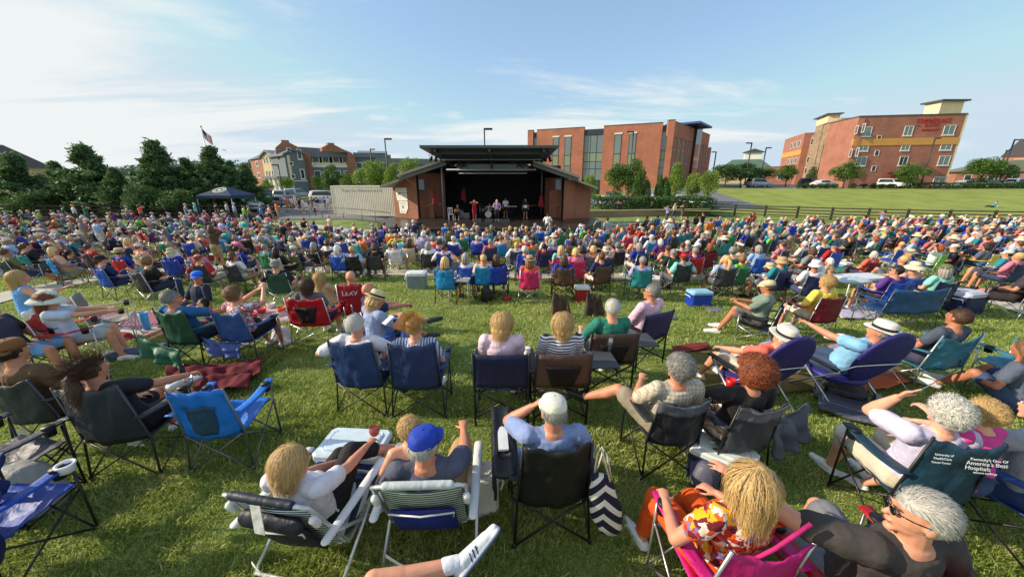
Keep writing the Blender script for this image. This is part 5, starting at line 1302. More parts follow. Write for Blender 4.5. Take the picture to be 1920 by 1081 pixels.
# banners on the left wing
def banner(label, pts, n):
    t = thing('banner', label, 'banner'); return t, sl.poly('cloth', pts, .01, .04, plain('banner_white', (228, 224, 214), .7), t)
b1, _ = banner('white banner with a running horse emblem on the left brick wing', [(.45, 1.0), (1.75, 1.02), (1.72, 2.12), (.32, 2.12)], 0)
INK = plain('ink_grey', (96, 104, 112), .7); INKB = plain('ink_blue', (34, 44, 70), .7)
sl.poly('emblem', [(.52, 1.82), (.72, 1.66), (.86, 1.68), (1.0, 1.74), (.96, 1.62), (.9, 1.6), (.93, 1.42), (.86, 1.56), (.74, 1.55), (.66, 1.4), (.68, 1.6), (.6, 1.72)], .041, .05, INKB, b1)
text_mesh('LEXINGTON', .13, INK, 'lettering', b1, on_facade(sl, 1.38, 1.62, .042), .004); text_mesh('KENTUCKY', .09, INK, 'lettering', b1, on_facade(sl, 1.38, 1.42, .042), .004)
b2, _ = banner('smaller white banner with a folded corner below the horse banner', [(.68, -.05), (1.42, -.08), (1.74, .42), (1.74, .96), (.62, .96)], 0)
sl.part('emblem', 1.05, 1.2, .35, .6, .041, .05, INK, b2)
for zz_, uw in ((.8, .42), (.7, .36), (.52, .25)): sl.part('printed_line', 1.14-uw, 1.14+uw, zz_, zz_+.04, .041, .046, plain('ink_pale', (170, 170, 160), .7), b2)
text_mesh('Summer', .16, plain('ink_olive', (150, 150, 90), .7), 'lettering', b2, on_facade(sl, 1.1, .05, .042), .004)
# shipping container
cf = Facade(xy(622, 370, 38.0), xy(740, 370, 37.2)); cz0 = Z(-18, 38)+.03; cz1 = 2.22
ct = thing('shipping_container', 'tan corrugated shipping container with faded lettering left of the stage', 'container'); CONT = plain('container_paint', (236, 226, 202), .6, 0, .06, 1.0)
mb = MB(); ncor = 34; vs = []
for i in range(ncor*4+1):
    ph = (i % 4); u_ = .12+(cf.L-.24)*i/(ncor*4); nn_ = (0, 0, -.04, -.04)[ph]
    vs += [cf.P(u_, nn_, cz0+.15), cf.P(u_, nn_, cz1-.1)]
mb.add(vs, [(2*i, 2*i+2, 2*i+3, 2*i+1) for i in range(ncor*4)]); mb.build('corrugated_side', CONT, ct)
cf.part('end_panel', 0, .3, cz0, cz1-.1, -2.3, -.1, CONT, ct); cf.part('top_panel', 0, cf.L, cz1-.099, cz1, -2.4, .02, CONT, ct); cf.part('corner_post', 0, .12, cz0, cz1-.1, -.09, .03, plain('post_sunlit', (222, 206, 164), .6), ct); cf.part('bottom_rail', .12, cf.L, cz0, cz0+.15, -.09, .01, CONT, ct)  # the sunlight on the corner post is put into its cream colour
text_mesh('Thank You Volunteers and all', .36, plain('faded_paint', (150, 146, 128), .8), 'lettering', ct, on_facade(cf, cf.L*.49, cz1-.58, .012), .002)
# railing before the container, bollards
rl = thing('metal_railing', 'thin grey metal handrail along the ramp before the container', 'railing')
pts = [W(576, 375, 35.5), W(600, 375, 35.0), W(640, 374, 34.5), W(675, 372, 34.2), W(700, 370, 34), W(728, 367, 33.8)]
RG = plain('rail_grey', (96, 98, 98), .5, .3)
for q, dz in ((0, 1.0), (1, .45)): link('rail', T([[(p.x, p.y, Z(p.x, p.y)+dz) for p in pts]], .03, 6), rl, mats=[RG])
for p in pts: link('post', T([[(p.x, p.y, Z(p.x, p.y)-.1), (p.x, p.y, Z(p.x, p.y)+1.0)]], .028, 6), rl, mats=[RG])
for px, py, lb in ((592, 404, 'black path bollard with a light top left of the container'), (662, 404, 'black path bollard with a light top in front of the container')):
    p = G(px, py); t = thing('bollard', lb, 'bollard', p, 0, 'path bollards'); mb = MB(); mb.tube([(0, 0, 0), (0, 0, .8)], .09, 12); mb.build('post', BLACK, t); mb = MB(); mb.tube([(0, 0, .801), (0, 0, .98)], .085, 12); mb.build('light_top', plain('lens', (180, 180, 176), .3), t); mb = MB(); mb.tube([(0, 0, .981), (0, 0, 1.03)], [.1, .08], 12); mb.build('cap', BLACK, t)
# retaining wall
rw = thing('retaining_wall', 'low tan stone retaining wall right of the stage below the hedge', 'wall')
f_ = Facade(xy(1106, 395, 40), xy(1330, 395, 43)); f_.part('stone_face', 0, f_.L, -1.5, -.52, -.4, 0, WALLST, rw); f_.part('cap_stone', -.05, f_.L+.05, -.519, -.43, -.45, .06, plain('cap_stone', (176, 156, 126), .8), rw)
area('hedge_bed', lambda u, v: (9+u*16, 41.5+v*7), 16, 6, GR, .02).location.z = .62
# fences
FW = plain('fence_black_wood', (34, 32, 30), .8, 0, .2, 6.0, .2); FWR = plain('fence_rail_weathered', (78, 74, 62), .85, 0, .3, 5.0, .3)
def fence(label, pts, h, rails, group=None, rm=FW):
    t = thing('rail_fence', label, 'fence')
    for i, (x, y) in enumerate(pts):
        z = Z(x, y); mb = MB(); mb.box((x-.08, y-.08, z-.1), (x+.08, y+.08, z+h+.12)); mb.build('post', FW, t)
    for (a, b) in zip(pts, pts[1:]):
        for r_ in range(rails):
            zz_ = .25+(h-.3)*r_/(rails-1)+.05; mb = MB(); d = Vector((b[0]-a[0], b[1]-a[1], 0)).normalized(); n_ = Vector((d.y, -d.x, 0))*.085
            A_ = Vector((*a, Z(*a)+zz_))+n_; B_ = Vector((*b, Z(*b)+zz_))+n_; e = n_*.3
            vs = [A_-e-Vector((0, 0, .07)), B_-e-Vector((0, 0, .07)), B_+e-Vector((0, 0, .07)), A_+e-Vector((0, 0, .07)), A_-e+Vector((0, 0, .07)), B_-e+Vector((0, 0, .07)), B_+e+Vector((0, 0, .07)), A_+e+Vector((0, 0, .07))]
            mb.add(vs, [(0,3,2,1),(4,5,6,7),(0,1,5,4),(1,2,6,5),(2,3,7,6),(3,0,4,7)]); mb.build('rail', rm, t)
    return t
fence('weathered four rail fence with black posts below the mown field', [(15.7+3.05*.905*i*1.0, 48.9-3.05*.425*i) for i in range(-0, 18)], 1.25, 4, rm=FWR)
fence('black four rail fence in front of the cedars on the left', [(-58+3*i, 33.6+.02*i) for i in range(13)], 1.25, 4)
# steps handrails
def handrail(label, a, b, hh=.95, mat=LB):
    t = thing('handrail', label, 'handrail'); a = Vector(a); b = Vector(b)
    link('rail', T([[a, a+Vector((0, 0, hh-.3)), a.lerp(b, .15)+Vector((0, 0, hh)), a.lerp(b, .8)+Vector((0, 0, hh)), b+Vector((0, 0, hh-.25)), b]], .03, 6), t, mats=[mat]); link('post', T([[a.lerp(b, .5), a.lerp(b, .5)+Vector((0, 0, hh))]], .028, 6), t, mats=[mat]); return t
for lb, q0, q1 in (('white steel handrail beside the steps by the right stage corner', (1112, 440), (1142, 436)), ('white steel handrail right of the first one near the stage corner', (1145, 437), (1170, 436)), ('grey steel handrail amid the crowd on the right', (1432, 478), (1508, 478)), ('grey steel handrail just right of the other one amid the right crowd', (1512, 480), (1558, 474)), ('long grey handrail amid the crowd on the left near the standing man', (322, 468), (428, 464)), ('short grey handrail left of the long one in the left crowd', (268, 455), (320, 470))):
    handrail(lb, G(*q0), G(*q1), 1.0, plain('rail_white', (205, 200, 180), .5) if 'white' in lb else LB)
# lamp posts and flag
def lamp_post(label, px, ytop, Yd, arm=1, g='parking lot light poles'):
    p = W(px, ytop, Yd); z0 = Z(p.x, Yd); t = thing('lamp_post', label, 'lamp post', (p.x, Yd, z0), 0, g); H = p.z-z0; PM = plain('pole_bronze', (62, 58, 56), .5, .2)
    link('pole', T([[(0, 0, 0), (0, 0, H)]], .0013*Yd+.02, 8), t, mats=[PM]); mb = MB(); mb.box((.05*arm if arm > 0 else -1.0, -.2, H-.22), (1.0 if arm > 0 else -.05, .2, H-.02)); mb.build('lamp_head', PM, t)
    mb = MB(); mb.tube([(0, 0, -.1), (0, 0, .5)], .28, 10); mb.build('base', CONC, t)
for a_ in (('tall light pole rising behind the stage canopy', 908, 240, 48, 1), ('light pole left of the stage above the yellow green trees', 721, 259, 56, 1), ('short light pole beside the apartment roof', 694, 279, 82, 1), ('thin light pole before the apartment porch', 521, 308, 66, -1), ('tall light pole right of the office near the dark trees', 1410, 267, 72, -1), ('second light pole right of the office', 1437, 276, 78, 1), ('small light pole between office and hotel', 1343, 284, 88, -1), ('light pole standing in front of the hotel', 1754, 258, 72, 1), ('light pole against the hotel stone tower', 1546, 270, 88, 1), ('light pole at the far right edge', 1903, 261, 80, 1), ('light pole beyond the broad tree at the right', 1888, 281, 95, 1), ('light pole against the office facade', 1188, 246, 62, -1)):
    lamp_post(*a_)
pt = W(377, 239, 62); fz = Z(pt.x, 62); fp = thing('flagpole', 'white flagpole rising behind the cedars', 'flagpole', (pt.x, 62, fz)); link('pole', T([[(0, 0, 0), (0, 0, pt.z-fz)]], [.12, .06], 8), fp, mats=[WHITEM]); mb = MB(); mb.ell((0, 0, pt.z-fz+.12), (.14, .14, .14)); mb.build('ball_finial', plain('gold', (190, 160, 80), .3, .8), fp, True)
fl = thing('flag', 'american flag hanging from the flagpole', 'flag', (pt.x, 62, pt.z-.15))
cols = [plain('flag_red', (186, 40, 52), .7), plain('flag_white', (226, 226, 226), .7), plain('flag_blue', (40, 50, 96), .7)]
mb = MB(); 
def flagp(u, v, off=0): return Vector((.1+u*1.15, off+.14*math.sin(u*7)*u, -v*1.35-u*1.25-.1*math.sin(u*5)))
for i in range(13):
    a = MB(); a.sheet(lambda u, v: flagp(u, (i+v)/13), 10, 1, .02); mb.add(a.v, a.f, i % 2)
a = MB(); a.sheet(lambda u, v: flagp(u*.42, v*7/13, -.0), 5, 3, .035); mb.add(a.v, a.f, 2); mb.build('cloth', cols, fl, True)
# tent
tp = G(422, 402); tn = thing('canopy_tent', 'navy blue pop up canopy tent with a round white emblem', 'tent', (W(425, 366, 37).x, 37, Z(-28, 37))); NV = nylon((34, 52, 84))
ez, pk, hw = 2.12, 3.0, 1.7; mb = MB(); cor = [(-hw, -hw, ez), (hw, -hw, ez), (hw, hw, ez), (-hw, hw, ez)]; mb.add(cor+[(0, 0, pk)], [(0, 1, 4), (1, 2, 4), (2, 3, 4), (3, 0, 4), (3, 2, 1, 0)]); mb.build('canopy', NV, tn)
for i in range(4):
    a, b = Vector(cor[i]), Vector(cor[(i+1) % 4]); mb = MB(); mb.sheet(lambda u, v: a.lerp(b, u)*1.004+Vector((0, 0, -.28*v)), 8, 1, .01); mb.build('valance', NV, tn); link('leg', T([[(a.x*.97, a.y*.97, 0), (a.x*.97, a.y*.97, ez)]], .03, 6), tn, mats=[WHITEM])
fn_ = Vector((0, -(pk-ez), hw)).normalized(); ec = Vector((0, -hw*.45, ez+(pk-ez)*.55))+Vector((0, -fn_.z*0, 0)); nrm = Vector((0, -(pk-ez), hw)).normalized(); up_ = Vector((0, hw, pk-ez)).normalized()
ME = Matrix.Translation(ec+nrm*.02) @ Matrix(((1, 0, 0, 0), (0, up_.y, nrm.y, 0), (0, up_.z, nrm.z, 0), (0, 0, 0, 1)))
mb = MB()
for r0, r1, mt_ in ((.50, .42, 0), (.36, .30, 0), (.16, .0, 0)):
    vs = []; n_ = 28
    for k in range(n_): a = 2*PI*k/n_; vs += [(math.cos(a)*r0*1.25, math.sin(a)*r0, 0), (math.cos(a)*r1*1.25, math.sin(a)*r1, 0)]
    mb.add([ME @ Vector(v) for v in vs], [(2*k, 2*((k+1) % n_), 2*((k+1) % n_)+1, 2*k+1) for k in range(n_)])
mb.build('emblem', plain('emblem_white', (214, 214, 190), .7), tn)
# vehicles
def car(label, loc, rz, c, kind='sedan', group='cars parked on the car parks', name='parked_car'):
    t = thing(name, label, 'van' if kind == 'van' else 'car', loc, rz, group)
    key = ('car', kind)
    if key not in MC:
        L_, H_, Wd = {'sedan': (4.6, 1.45, 1.8), 'suv': (4.7, 1.75, 1.9), 'van': (5.8, 2.35, 2.0)}[kind]; hl_ = L_/2
        if kind == 'van': prof = [(-hl_, .45), (-hl_, 1.2), (-hl_+.02, 2.2), (-hl_+.2, 2.35), (hl_-2.0, 2.33), (hl_-1.0, 1.35), (hl_-.1, 1.0), (hl_, .75), (hl_, .35)]
        elif kind == 'suv': prof = [(-hl_, .5), (-hl_, 1.0), (-hl_+.25, 1.65), (-hl_+.5, 1.75), (.4, 1.72), (1.15, 1.1), (hl_-.2, .98), (hl_, .8), (hl_, .4)]
        else: prof = [(-hl_, .45), (-hl_, .85), (-hl_+.7, 1.0), (-hl_+1.3, 1.4), (.1, 1.45), (1.0, .98), (hl_-.3, .85), (hl_, .65), (hl_, .35)]
        belt = {'van': 1.2, 'suv': 1.02, 'sedan': .93}[kind]
        mb = MB(); secs = [(-Wd/2, .93), (-Wd/2+.12, 1.0), (Wd/2-.12, 1.0), (Wd/2, .93)]; k = len(prof)+2; vs = []
        full = prof+[(hl_-.3, .28), (-hl_+.3, .28)]
        for y, s_ in secs:
            for x, z in full:
                yy = y if z < belt else y*(1-.22*(z-belt)/(H_-belt)*(.5 if kind == 'van' else 1)); vs.append((x*s_ if z < belt else x, yy, z))
        fs = [(i*k+j, (i+1)*k+j, (i+1)*k+(j+1) % k, i*k+(j+1) % k) for i in range(3) for j in range(k)]; fs += [tuple(range(k)), tuple(3*k+j for j in range(k))[::-1]]
        mb.add(vs, fs); body = mb.mesh('body', True)
        gl = MB()
        for s_ in (-1, 1):
            top = H_-.12; i0, i1 = {'van': (-2.4, 1.3), 'suv': (-1.9, .8), 'sedan': (-1.35, .65)}[kind]; yo = lambda z: s_*(Wd/2*(1-.22*(z-belt)/(H_-belt)*(.5 if kind == 'van' else 1))+.012)
            z0_ = belt+.03; pts = [(i0, z0_), (i1+(.25 if kind != 'sedan' else .2), z0_), (i1-.3, top), (i0+.25, top)]
            gl.add([(x, yo(z), z) for x, z in pts], [(0, 1, 2, 3) if s_ < 0 else (3, 2, 1, 0)])
        xf = {'van': (hl_-1.05, hl_-1.85), 'suv': (1.13, .5), 'sedan': (.96, .22)}[kind]; xb = {'van': (-hl_-.012, -hl_+.05), 'suv': (-hl_+.03, -hl_+.22), 'sedan': (-hl_+.78, -hl_+1.22)}[kind]
        for (xa, xb_), s_ in ((xf, 1), (xb, -1)):
            z0_ = belt+.1; z1_ = H_-.14; gl.add([(xa+.02*s_, -Wd*.42, z0_), (xa+.02*s_, Wd*.42, z0_), (xb_+.03*s_, Wd*.36, z1_), (xb_+.03*s_, -Wd*.36, z1_)], [(0, 1, 2, 3) if s_ > 0 else (3, 2, 1, 0)])
        wh = MB(); wh.tube([(0, -.11, 0), (0, .11, 0)], .34, 16); rm = MB(); rm.tube([(0, -.125, 0), (0, .125, 0)], .2, 12)
        li = MB(); li.box((-.04, -.18, 0), (.05, .18, .16)); pos = [(x, s_*(Wd/2-.1), .34) for x in (-hl_+.9, hl_-.9) for s_ in (-1, 1)]
        MC[key] = (body, gl.mesh('glass', False), wh.mesh('wheel'), rm.mesh('rim', False), li.mesh('light', False), pos, [(hl_-.04, s_*Wd*.34, .62) for s_ in (-1, 1)], [(-hl_+.03, s_*Wd*.38, .72) for s_ in (-1, 1)])
    m = MC[key]; CP_ = plain('car_paint', c, .25, .1, .04)
    link('body', m[0], t, mats=[CP_]); link('windows', m[1], t, mats=[GLASD]); [link('rim', m[3], link('wheel', m[2], t, loc=q, mats=[BLKPL]), mats=[SILV]) for q in m[5]]; [link('headlight', m[4], t, loc=q, mats=[WHPL]) for q in m[6]]; [link('tail_light', m[4], t, loc=q, mats=[SIGNR]) for q in m[7]]; return t
def carp(lb, px, Yd, rz, c, kind='sedan', name='parked_car'):
    x = W(px, 360, Yd).x; car(lb, (x, Yd, Z(x, Yd)+.05), R(rz), c, kind, name=name)
carp('white panel van parked behind the blue canopy tent', 432, 41.5, 4, (222, 224, 222), 'van', 'parked_van')
for a_ in (('dark blue car beside the white van', 458, 46, 10, (40, 52, 70), 'suv'), ('grey car behind the orange shirted man', 520, 47, 15, (120, 126, 132), 'sedan'), ('black car behind the dark blue one', 474, 55, 8, (38, 38, 42), 'suv'), ('white car in the left lot below the porch', 452, 64, 10, (215, 216, 214), 'sedan'), ('silver car in the middle of the left lot', 536, 58, 95, (170, 176, 180), 'suv'), ('pale silver car by the small bright tree', 556, 64, 92, (196, 200, 202), 'suv'), ('white utility truck left of the container', 612, 56, 12, (222, 220, 214), 'suv'), ('blue car in the left lot', 505, 68, 20, (70, 96, 130), 'sedan'),
        ('white boxy car facing the hedge', 1143, 49, -95, (218, 218, 214), 'suv'), ('blue car beside the stage wing', 1122, 54, -90, (86, 106, 140), 'sedan'), ('green grey car right of the white boxy one', 1168, 52, -92, (136, 152, 148), 'sedan'), ('white car between the arborvitae', 1232, 51, -88, (222, 222, 222), 'suv'), ('dark car behind the hedge', 1152, 60, -90, (50, 50, 56), 'suv'), ('silver car at the corner of the field', 1300, 50, -60, (158, 162, 172), 'suv'), ('white car behind the thin tree', 1262, 56, -70, (210, 212, 212), 'sedan'), ('red grey car deep in the right lot', 1190, 64, -90, (120, 70, 66), 'sedan'),
        ('silver car near the hotel low wing, leftmost', 1420, 76, 5, (180, 186, 190), 'suv'), ('dark car left of the white hotel car', 1517, 80, -80, (52, 56, 70), 'suv'), ('white sedan parked before the hotel stone tower', 1540, 76, 4, (214, 218, 222), 'sedan'), ('white pickup near the hotel entrance', 1668, 72.8, -85, (226, 226, 222), 'suv'), ('dark car behind the broad hotel tree', 1692, 72.8, -85, (60, 60, 66), 'sedan'), ('silver sedan right of the hotel corner', 1806, 74, 4, (186, 190, 198), 'sedan'), ('black car near the right tree', 1835, 74, -80, (44, 44, 50), 'suv'), ('pale blue car behind the broad right tree', 1868, 76, 0, (120, 150, 180), 'sedan'), ('silver car at the far right edge of the lot', 1906, 74, 5, (176, 184, 196), 'suv')):
    carp(*a_)
# ------------------------------------------------------------ near people and their chairs
STAGE = Vector((-2, 29, 0))
def face(p): d = STAGE-Vector((p[0], p[1], 0)); return .4*math.atan2(-d.x, d.y)
def rot(v, a): return Vector((v[0]*math.cos(a)-v[1]*math.sin(a), v[0]*math.sin(a)+v[1]*math.cos(a), v[2] if len(v) > 2 else 0))
def root_for(px, py, rz, P):
    S = skeleton(P); h = S['hc']; g = G(px, py, h.z)
    for _ in range(3):
        o = rot(h, rz); x, y = g.x-o.x, g.y-o.y; g = G(px, py, h.z+Z(x, y)-Z(g.x, g.y))
    return Vector((x, y, Z(x, y)))
def seated(**k):
    d = dict(hip=(0, -.03, .45), lean=18, handL=(-.14, .17, .585), handR=(.14, .17, .585), curl=.85, footL=(-.14, .47, .075), footR=(.14, .45, .075)); d.update(k); return d
def low(**k):
    d = dict(hip=(0, -.03, .29), lean=27, handL=(-.16, .22, .50), handR=(.16, .22, .50), footL=(-.16, .58, .07), footR=(.16, .58, .07)); d.update(k); return d
def ground(**k):
    d = dict(hip=(0, 0, .13), lean=14, handL=(-.16, .34, .3), handR=(.16, .34, .3), footL=(-.14, .62, .06), footR=(.14, .64, .06), kneeL=(-.3, .2, 1), kneeR=(.3, .2, 1)); d.update(k); return d
def SP(**k):
    d = dict(skin=random.choice(SKINS), hair='short', hcol='grey'); d.update(k); return d
FB = fabric; D = R
def near(label, px, py, rz, P, spec, chair=None, **kw):
    rz = D(rz) if rz is not None else face(G(px, py, 1.1))
    r = root_for(px, py, rz, P); root, S = person(label, r, rz, P, spec, **kw)
    if chair: chair(r, rz)
    return r, rz, S
NAVY = (26, 40, 78); JEAN = FB((58, 74, 110)); KHAKI = FB((176, 148, 110)); BLK = FB((26, 26, 30)); DGREY = (64, 68, 74)
# -- front row
r, rz, S = near('woman with messy blonde bun in white tee lifting a wine glass in white beach chair', 548, 868, -10, low(lean=22, k=.97, fem=True, hyaw=-22, hpit=-12, handR=(.20, .34, .60), handL=(-.04, .26, .46), footR=(.38, .52, .44), kneeR=(-.4, .3, 1), footL=(.0, .56, .07), toeR=(.9, .4, .1)),
    SP(hair='bob', hcol='blonde', hseed=3, topmat=FB((232, 230, 234)), botmat=BLK, skin=SKINS[2]), lambda p, a: beach_chair('white tube beach chair with navy headrest and pouch under the blonde woman', p, a, FB((40, 66, 84), 'stripe', c2=(214, 226, 226)), (16, 24, 44), (20, 26, 44), (24, 34, 56)), vox=.008, sleeve=.6, leg=1.4)
g = r+rot((.20, .44, .60), rz)
mb = MB(); X = Vector((1, 0, 0)); Y_ = Vector((0, 1, 0)); mb.loft([(Vector((0, 0, z)), X*q, Y_*q) for z, q in ((0, .012), (.02, .034), (.05, .043), (.09, .036), (.09, .033), (.052, .039), (.03, .03))], 18)
gm_, gnt, gb = nodes('pink_glass'); gb.inputs['Base Color'].default_value = (.75, .22, .16, 1); gb.inputs['Roughness'].default_value = .08; gb.inputs['Transmission Weight'].default_value = .6
o = mb.build('wine_glass', gm_, None, True); o.location = g; tag(o, 'stemless pink wine glass in the hand of the blonde bun woman', 'glass')
r, rz, S = near('man in royal blue cap and slate tee, hand on knee, in white beach chair', 797, 835, 2, low(lean=20, k=1.04, tw=0, hyaw=-28, handR=(.20, .34, .62), handL=(-.26, .14, .42), footR=(.14, .50, .07), footL=(-.32, .4, .07), kneeR=(.25, .3, 1), kneeL=(-.6, .3, .8), fat=1.12, belly=.02),
    SP(hair='short', hcol='silver', hat=('cap', (24, 62, 176), None), topmat=FB((84, 88, 108)), botmat=FB((176, 142, 98)), skin=SKINS[1], glasses=True), lambda p, a: beach_chair('white tube beach chair with royal blue back pouch under the blue capped man', p, a, FB((60, 84, 76), 'stripe', c2=(196, 208, 196)), (16, 36, 128), None, (198, 206, 204)), vox=.008, sleeve=.7, leg=.85)
near('blond bare-shouldered child sitting on the grass beyond the blue capped man', 767, 806, 30, ground(k=.72, hip=(0, 0, .5), lean=0, hyaw=10, handL=(-.2, .2, .5), footL=(-.1, .5, .07), footR=(.1, .5, .07)), SP(hair='curly', hcol='blonde', topmat=None, botmat=FB((120, 110, 90)), skin=SKINS[4]), vox=.011)
r, rz, S = near('man in white cap and light blue polo raising a hand to his face', 1037, 772, 4, seated(lean=12, hyaw=14, hpit=-4, handL=(-.13, .06, 1.0), elbL=(-.8, .2, -.8), handR=(.2, .2, .62), footL=(-.35, .66, .07), footR=(.08, .62, .07), kneeL=(-.6, .4, .9), fat=1.1, belly=.02),
    SP(hcol='grey', hat=('cap', (226, 222, 208), None), topmat=FB((132, 152, 196)), botmat=FB((150, 168, 200), 'gingham', c2=(206, 214, 226)), skin=SKINS[1]), lambda p, a: quad_chair('black heavy duty camp chair with wide arms and a tote hung on it', p, a, (16, 17, 19), BLACK, w=.50, h=.96, seed=3, k=1.0), vox=.008, sleeve=.75, leg=.8)
# wide padded left arm with magazine
q = thing('chair_side_organizer', 'black padded arm organizer with a folded magazine beside the white capped man', 'organizer', r+rot((-.35, .06, 0), rz), rz)
mb = MB(); mb.sheet(lambda u, v: ((u-.5)*.15, -.28+v*.64, .66+.10*v-.03*math.sin(PI*u)), 6, 10, .03); mb.build('padded_arm', nylon((24, 25, 28)), q, True)
mb = MB(); mb.sheet(lambda u, v: (-.07+.01*math.sin(v*9), -.2+u*.5, .65-v*.3+.08*u), 8, 5, .02); mb.build('side_pocket', nylon((36, 38, 42)), q, True)
mb = MB(); mb.box((-.035, -.1, .70), (.04, .16, .715)); mb.build('magazine', plain('paper', (214, 216, 220), .6), q)
tb = thing('tote_bag', 'navy and white wavy striped tote bag with rope handles hung on the black chair', 'bag', r+rot((.34, -.30, .14), rz), rz-.3); tb.scale = (.9, .9, .82)
mb = MB()
secs = []
for t_ in range(9):
    z = .08+.60*t_/8; k = (.55, .82, .95, 1, .98, .9, .8, .7, .5)[t_]; secs.append((Vector((.06-.10*t_/8+.01*math.sin(t_*2), -.02, z)), Vector((.125*k, .03, -.03)), Vector((0, .045*k, 0))))
mb.loft(secs, 18); TOTE = FB((22, 28, 52), 'chevron', c2=(222, 218, 208)); mb.build('bag_body', TOTE, tb, True)
link('rope_handle', T([[(-.09, -.03, .64), (-.08, -.01, .86), (-.05, .02, .93), (-.03, 0, .84), (.03, -.03, .64)]], .008, 6), tb, mats=[fabric((214, 206, 190))])
tb2 = link('rope_handle', T([[(-.07, .04, .64), (-.03, .06, .86), (.0, .06, .8), (.04, .03, .62)]], .008, 6), tb, mats=[fabric((214, 206, 190))])
cl = cooler('small white lunch cooler with a blue handle between the two front men', G(905, 950), D(20), (206, 200, 186), (222, 218, 206), .24, .2, .36)
cooler('blue cooler with a white lid on the grass beside the black clad knees', G(672, 888), D(-4), (30, 52, 150), (206, 222, 232), .56, .36, .36)
# bottom right couple
def chM(p, a): quad_chair('bright magenta camp chair under the woman in the floral blouse', p, a, (196, 20, 118), SILV, w=.48, seed=5)
rw_, rzw, Sw = near('woman with long strawberry blonde hair in a loud floral blouse and orange trousers', 1420, 912, 6, seated(fem=True, lean=10, hyaw=-88, hpit=0, handL=(-.26, .2, .66), handR=(.12, .24, .64), footL=(-.24, .45, .07), footR=(.0, .6, .07), k=1.0),
    SP(hair='long', hcol='blonde', topmat=FB((200, 80, 30), 'floral'), botmat=FB((226, 84, 14)), skin=SKINS[2], glasses=False, hseed=2), chM, vox=.0078, sleeve=.5, leg=1.8)
o = link('crossbody_strap', T([[(.16, -.30, 1.02), (.02, -.285, .86), (-.16, -.25, .68)]], .011, 6), None, loc=rw_, rz=rzw, mats=[fabric((190, 30, 110))]); o.name = 'crossbody_strap'; tag(o, 'magenta crossbody strap over the back of the floral blouse', 'bag strap')
def chR(p, a): quad_chair('bright red camp chair under the bearded man at the bottom right', p, a, (176, 14, 30), GREYM, w=.58, seed=6)
near('grey haired bearded man in glasses and charcoal tee reaching toward the floral blouse', 1725, 968, 4, seated(lean=14, hyaw=62, hpit=0, k=1.06, handL=(-.60, .22, .98), elbL=(-.5, -.5, -.6), handR=(.26, .10, .60), footL=(-.2, .62, .07), kneeL=(-.3, .4, 1), fat=1.2, belly=.03, curl=.3),
    SP(hcol='silver', topmat=FB((64, 58, 56)), botmat=FB((120, 120, 124)), skin=SKINS[2], glasses=True, hseed=3), chR, vox=.0078, sleeve=.75, leg=.85)
root = [o for o in COL.objects if o.name.startswith('person')][-1]
hb = [c for c in root.children if c.name.startswith('body')][0]; mh = [c for c in root.children if c.name.startswith('hair')][0].matrix_local.copy()
mb = MB(); rb = random.Random(5)
for _ in range(700):
    a = rb.uniform(-1.35, 1.35); zz_ = rb.uniform(-.115, -.045)+abs(a)*.03; rr = .066; p = Vector((math.sin(a)*.062, .025+math.cos(a)*.074, zz_)); d = Vector((p.x*.4, .25, -1)).normalized()*.022; s_ = Vector((.0022, 0, 0)); mb.add([p-s_, p+s_, p+d], [(0, 1, 2)])
link('beard', mb.mesh('beard'), root, mats=[hairmat((206, 204, 198))], M=mh)
# hospital chair, white haired woman and child
def chH(p, a):
    t = quad_chair('dark teal camp chair with white hospital lettering under the curly white haired woman', p, a, (24, 58, 78), BLACK, w=.44, h=.98, sag=.04, seed=7)
    wt = plain('print_white', (226, 228, 228), .7)
    def M_(x, z): return Matrix.Translation((x, -.275-.02-.045, z+.05)) @ Matrix.Rotation(D(80), 4, 'X')
    for tx, sz, x, z in (("Kentucky's One Of", .026, .10, .82), ("America's Best", .038, .10, .785), ('Hospitals', .038, .06, .748), ('usnews rankings', .02, .11, .722)): text_mesh(tx, sz, wt, 'lettering', t, M_(x, z), .001)
    for tx, sz, x, z in (('University of', .02, -.15, .83), ('HealthCare', .022, -.15, .80), ('Cancer Center', .018, -.15, .77)): text_mesh(tx, sz, wt, 'lettering', t, M_(x, z), .001)
near('curly white haired woman in pale top with her left hand raised', 1776, 776, -9, seated(fem=True, lean=12, hyaw=0, handL=(-.20, .02, 1.08), elbL=(-.25, .9, -.6), handR=(.1, .22, .62), fat=1.15, belly=.03, curl=.1, k=.98),
    SP(hair='curly', hcol='white', topmat=FB((206, 200, 226)), botmat=FB((206, 196, 176)), skin=SKINS[4]), chH, vox=.008, sleeve=.7, leg=1.3)
near('blond child in a pink shirt in front of the white haired woman', 1846, 776, 10, seated(k=.8, lean=-6, hyaw=-10, handL=(-.02, .42, .72), handR=(.1, .42, .72), hip=(0, 0, .55)), SP(hair='curly', hcol='blonde', topmat=FB((222, 70, 150)), botmat=JEAN, skin=SKINS[4], hseed=1), vox=.011)
near('person with bare knees and grey shoes at the right edge beside the pink child', 1960, 770, 15, seated(lean=-10, handL=(-.2, .5, .8), footL=(-.1, .7, .07)), SP(topmat=FB((150, 160, 170)), botmat=FB((40, 60, 110)), shoemat=FB((110, 112, 116))), lambda p, a: quad_chair('blue camp chair cut by the right edge beside the pink child', p, a, (36, 70, 140), BLACK, seed=8), vox=.012)
p_ = G(1650, 900)
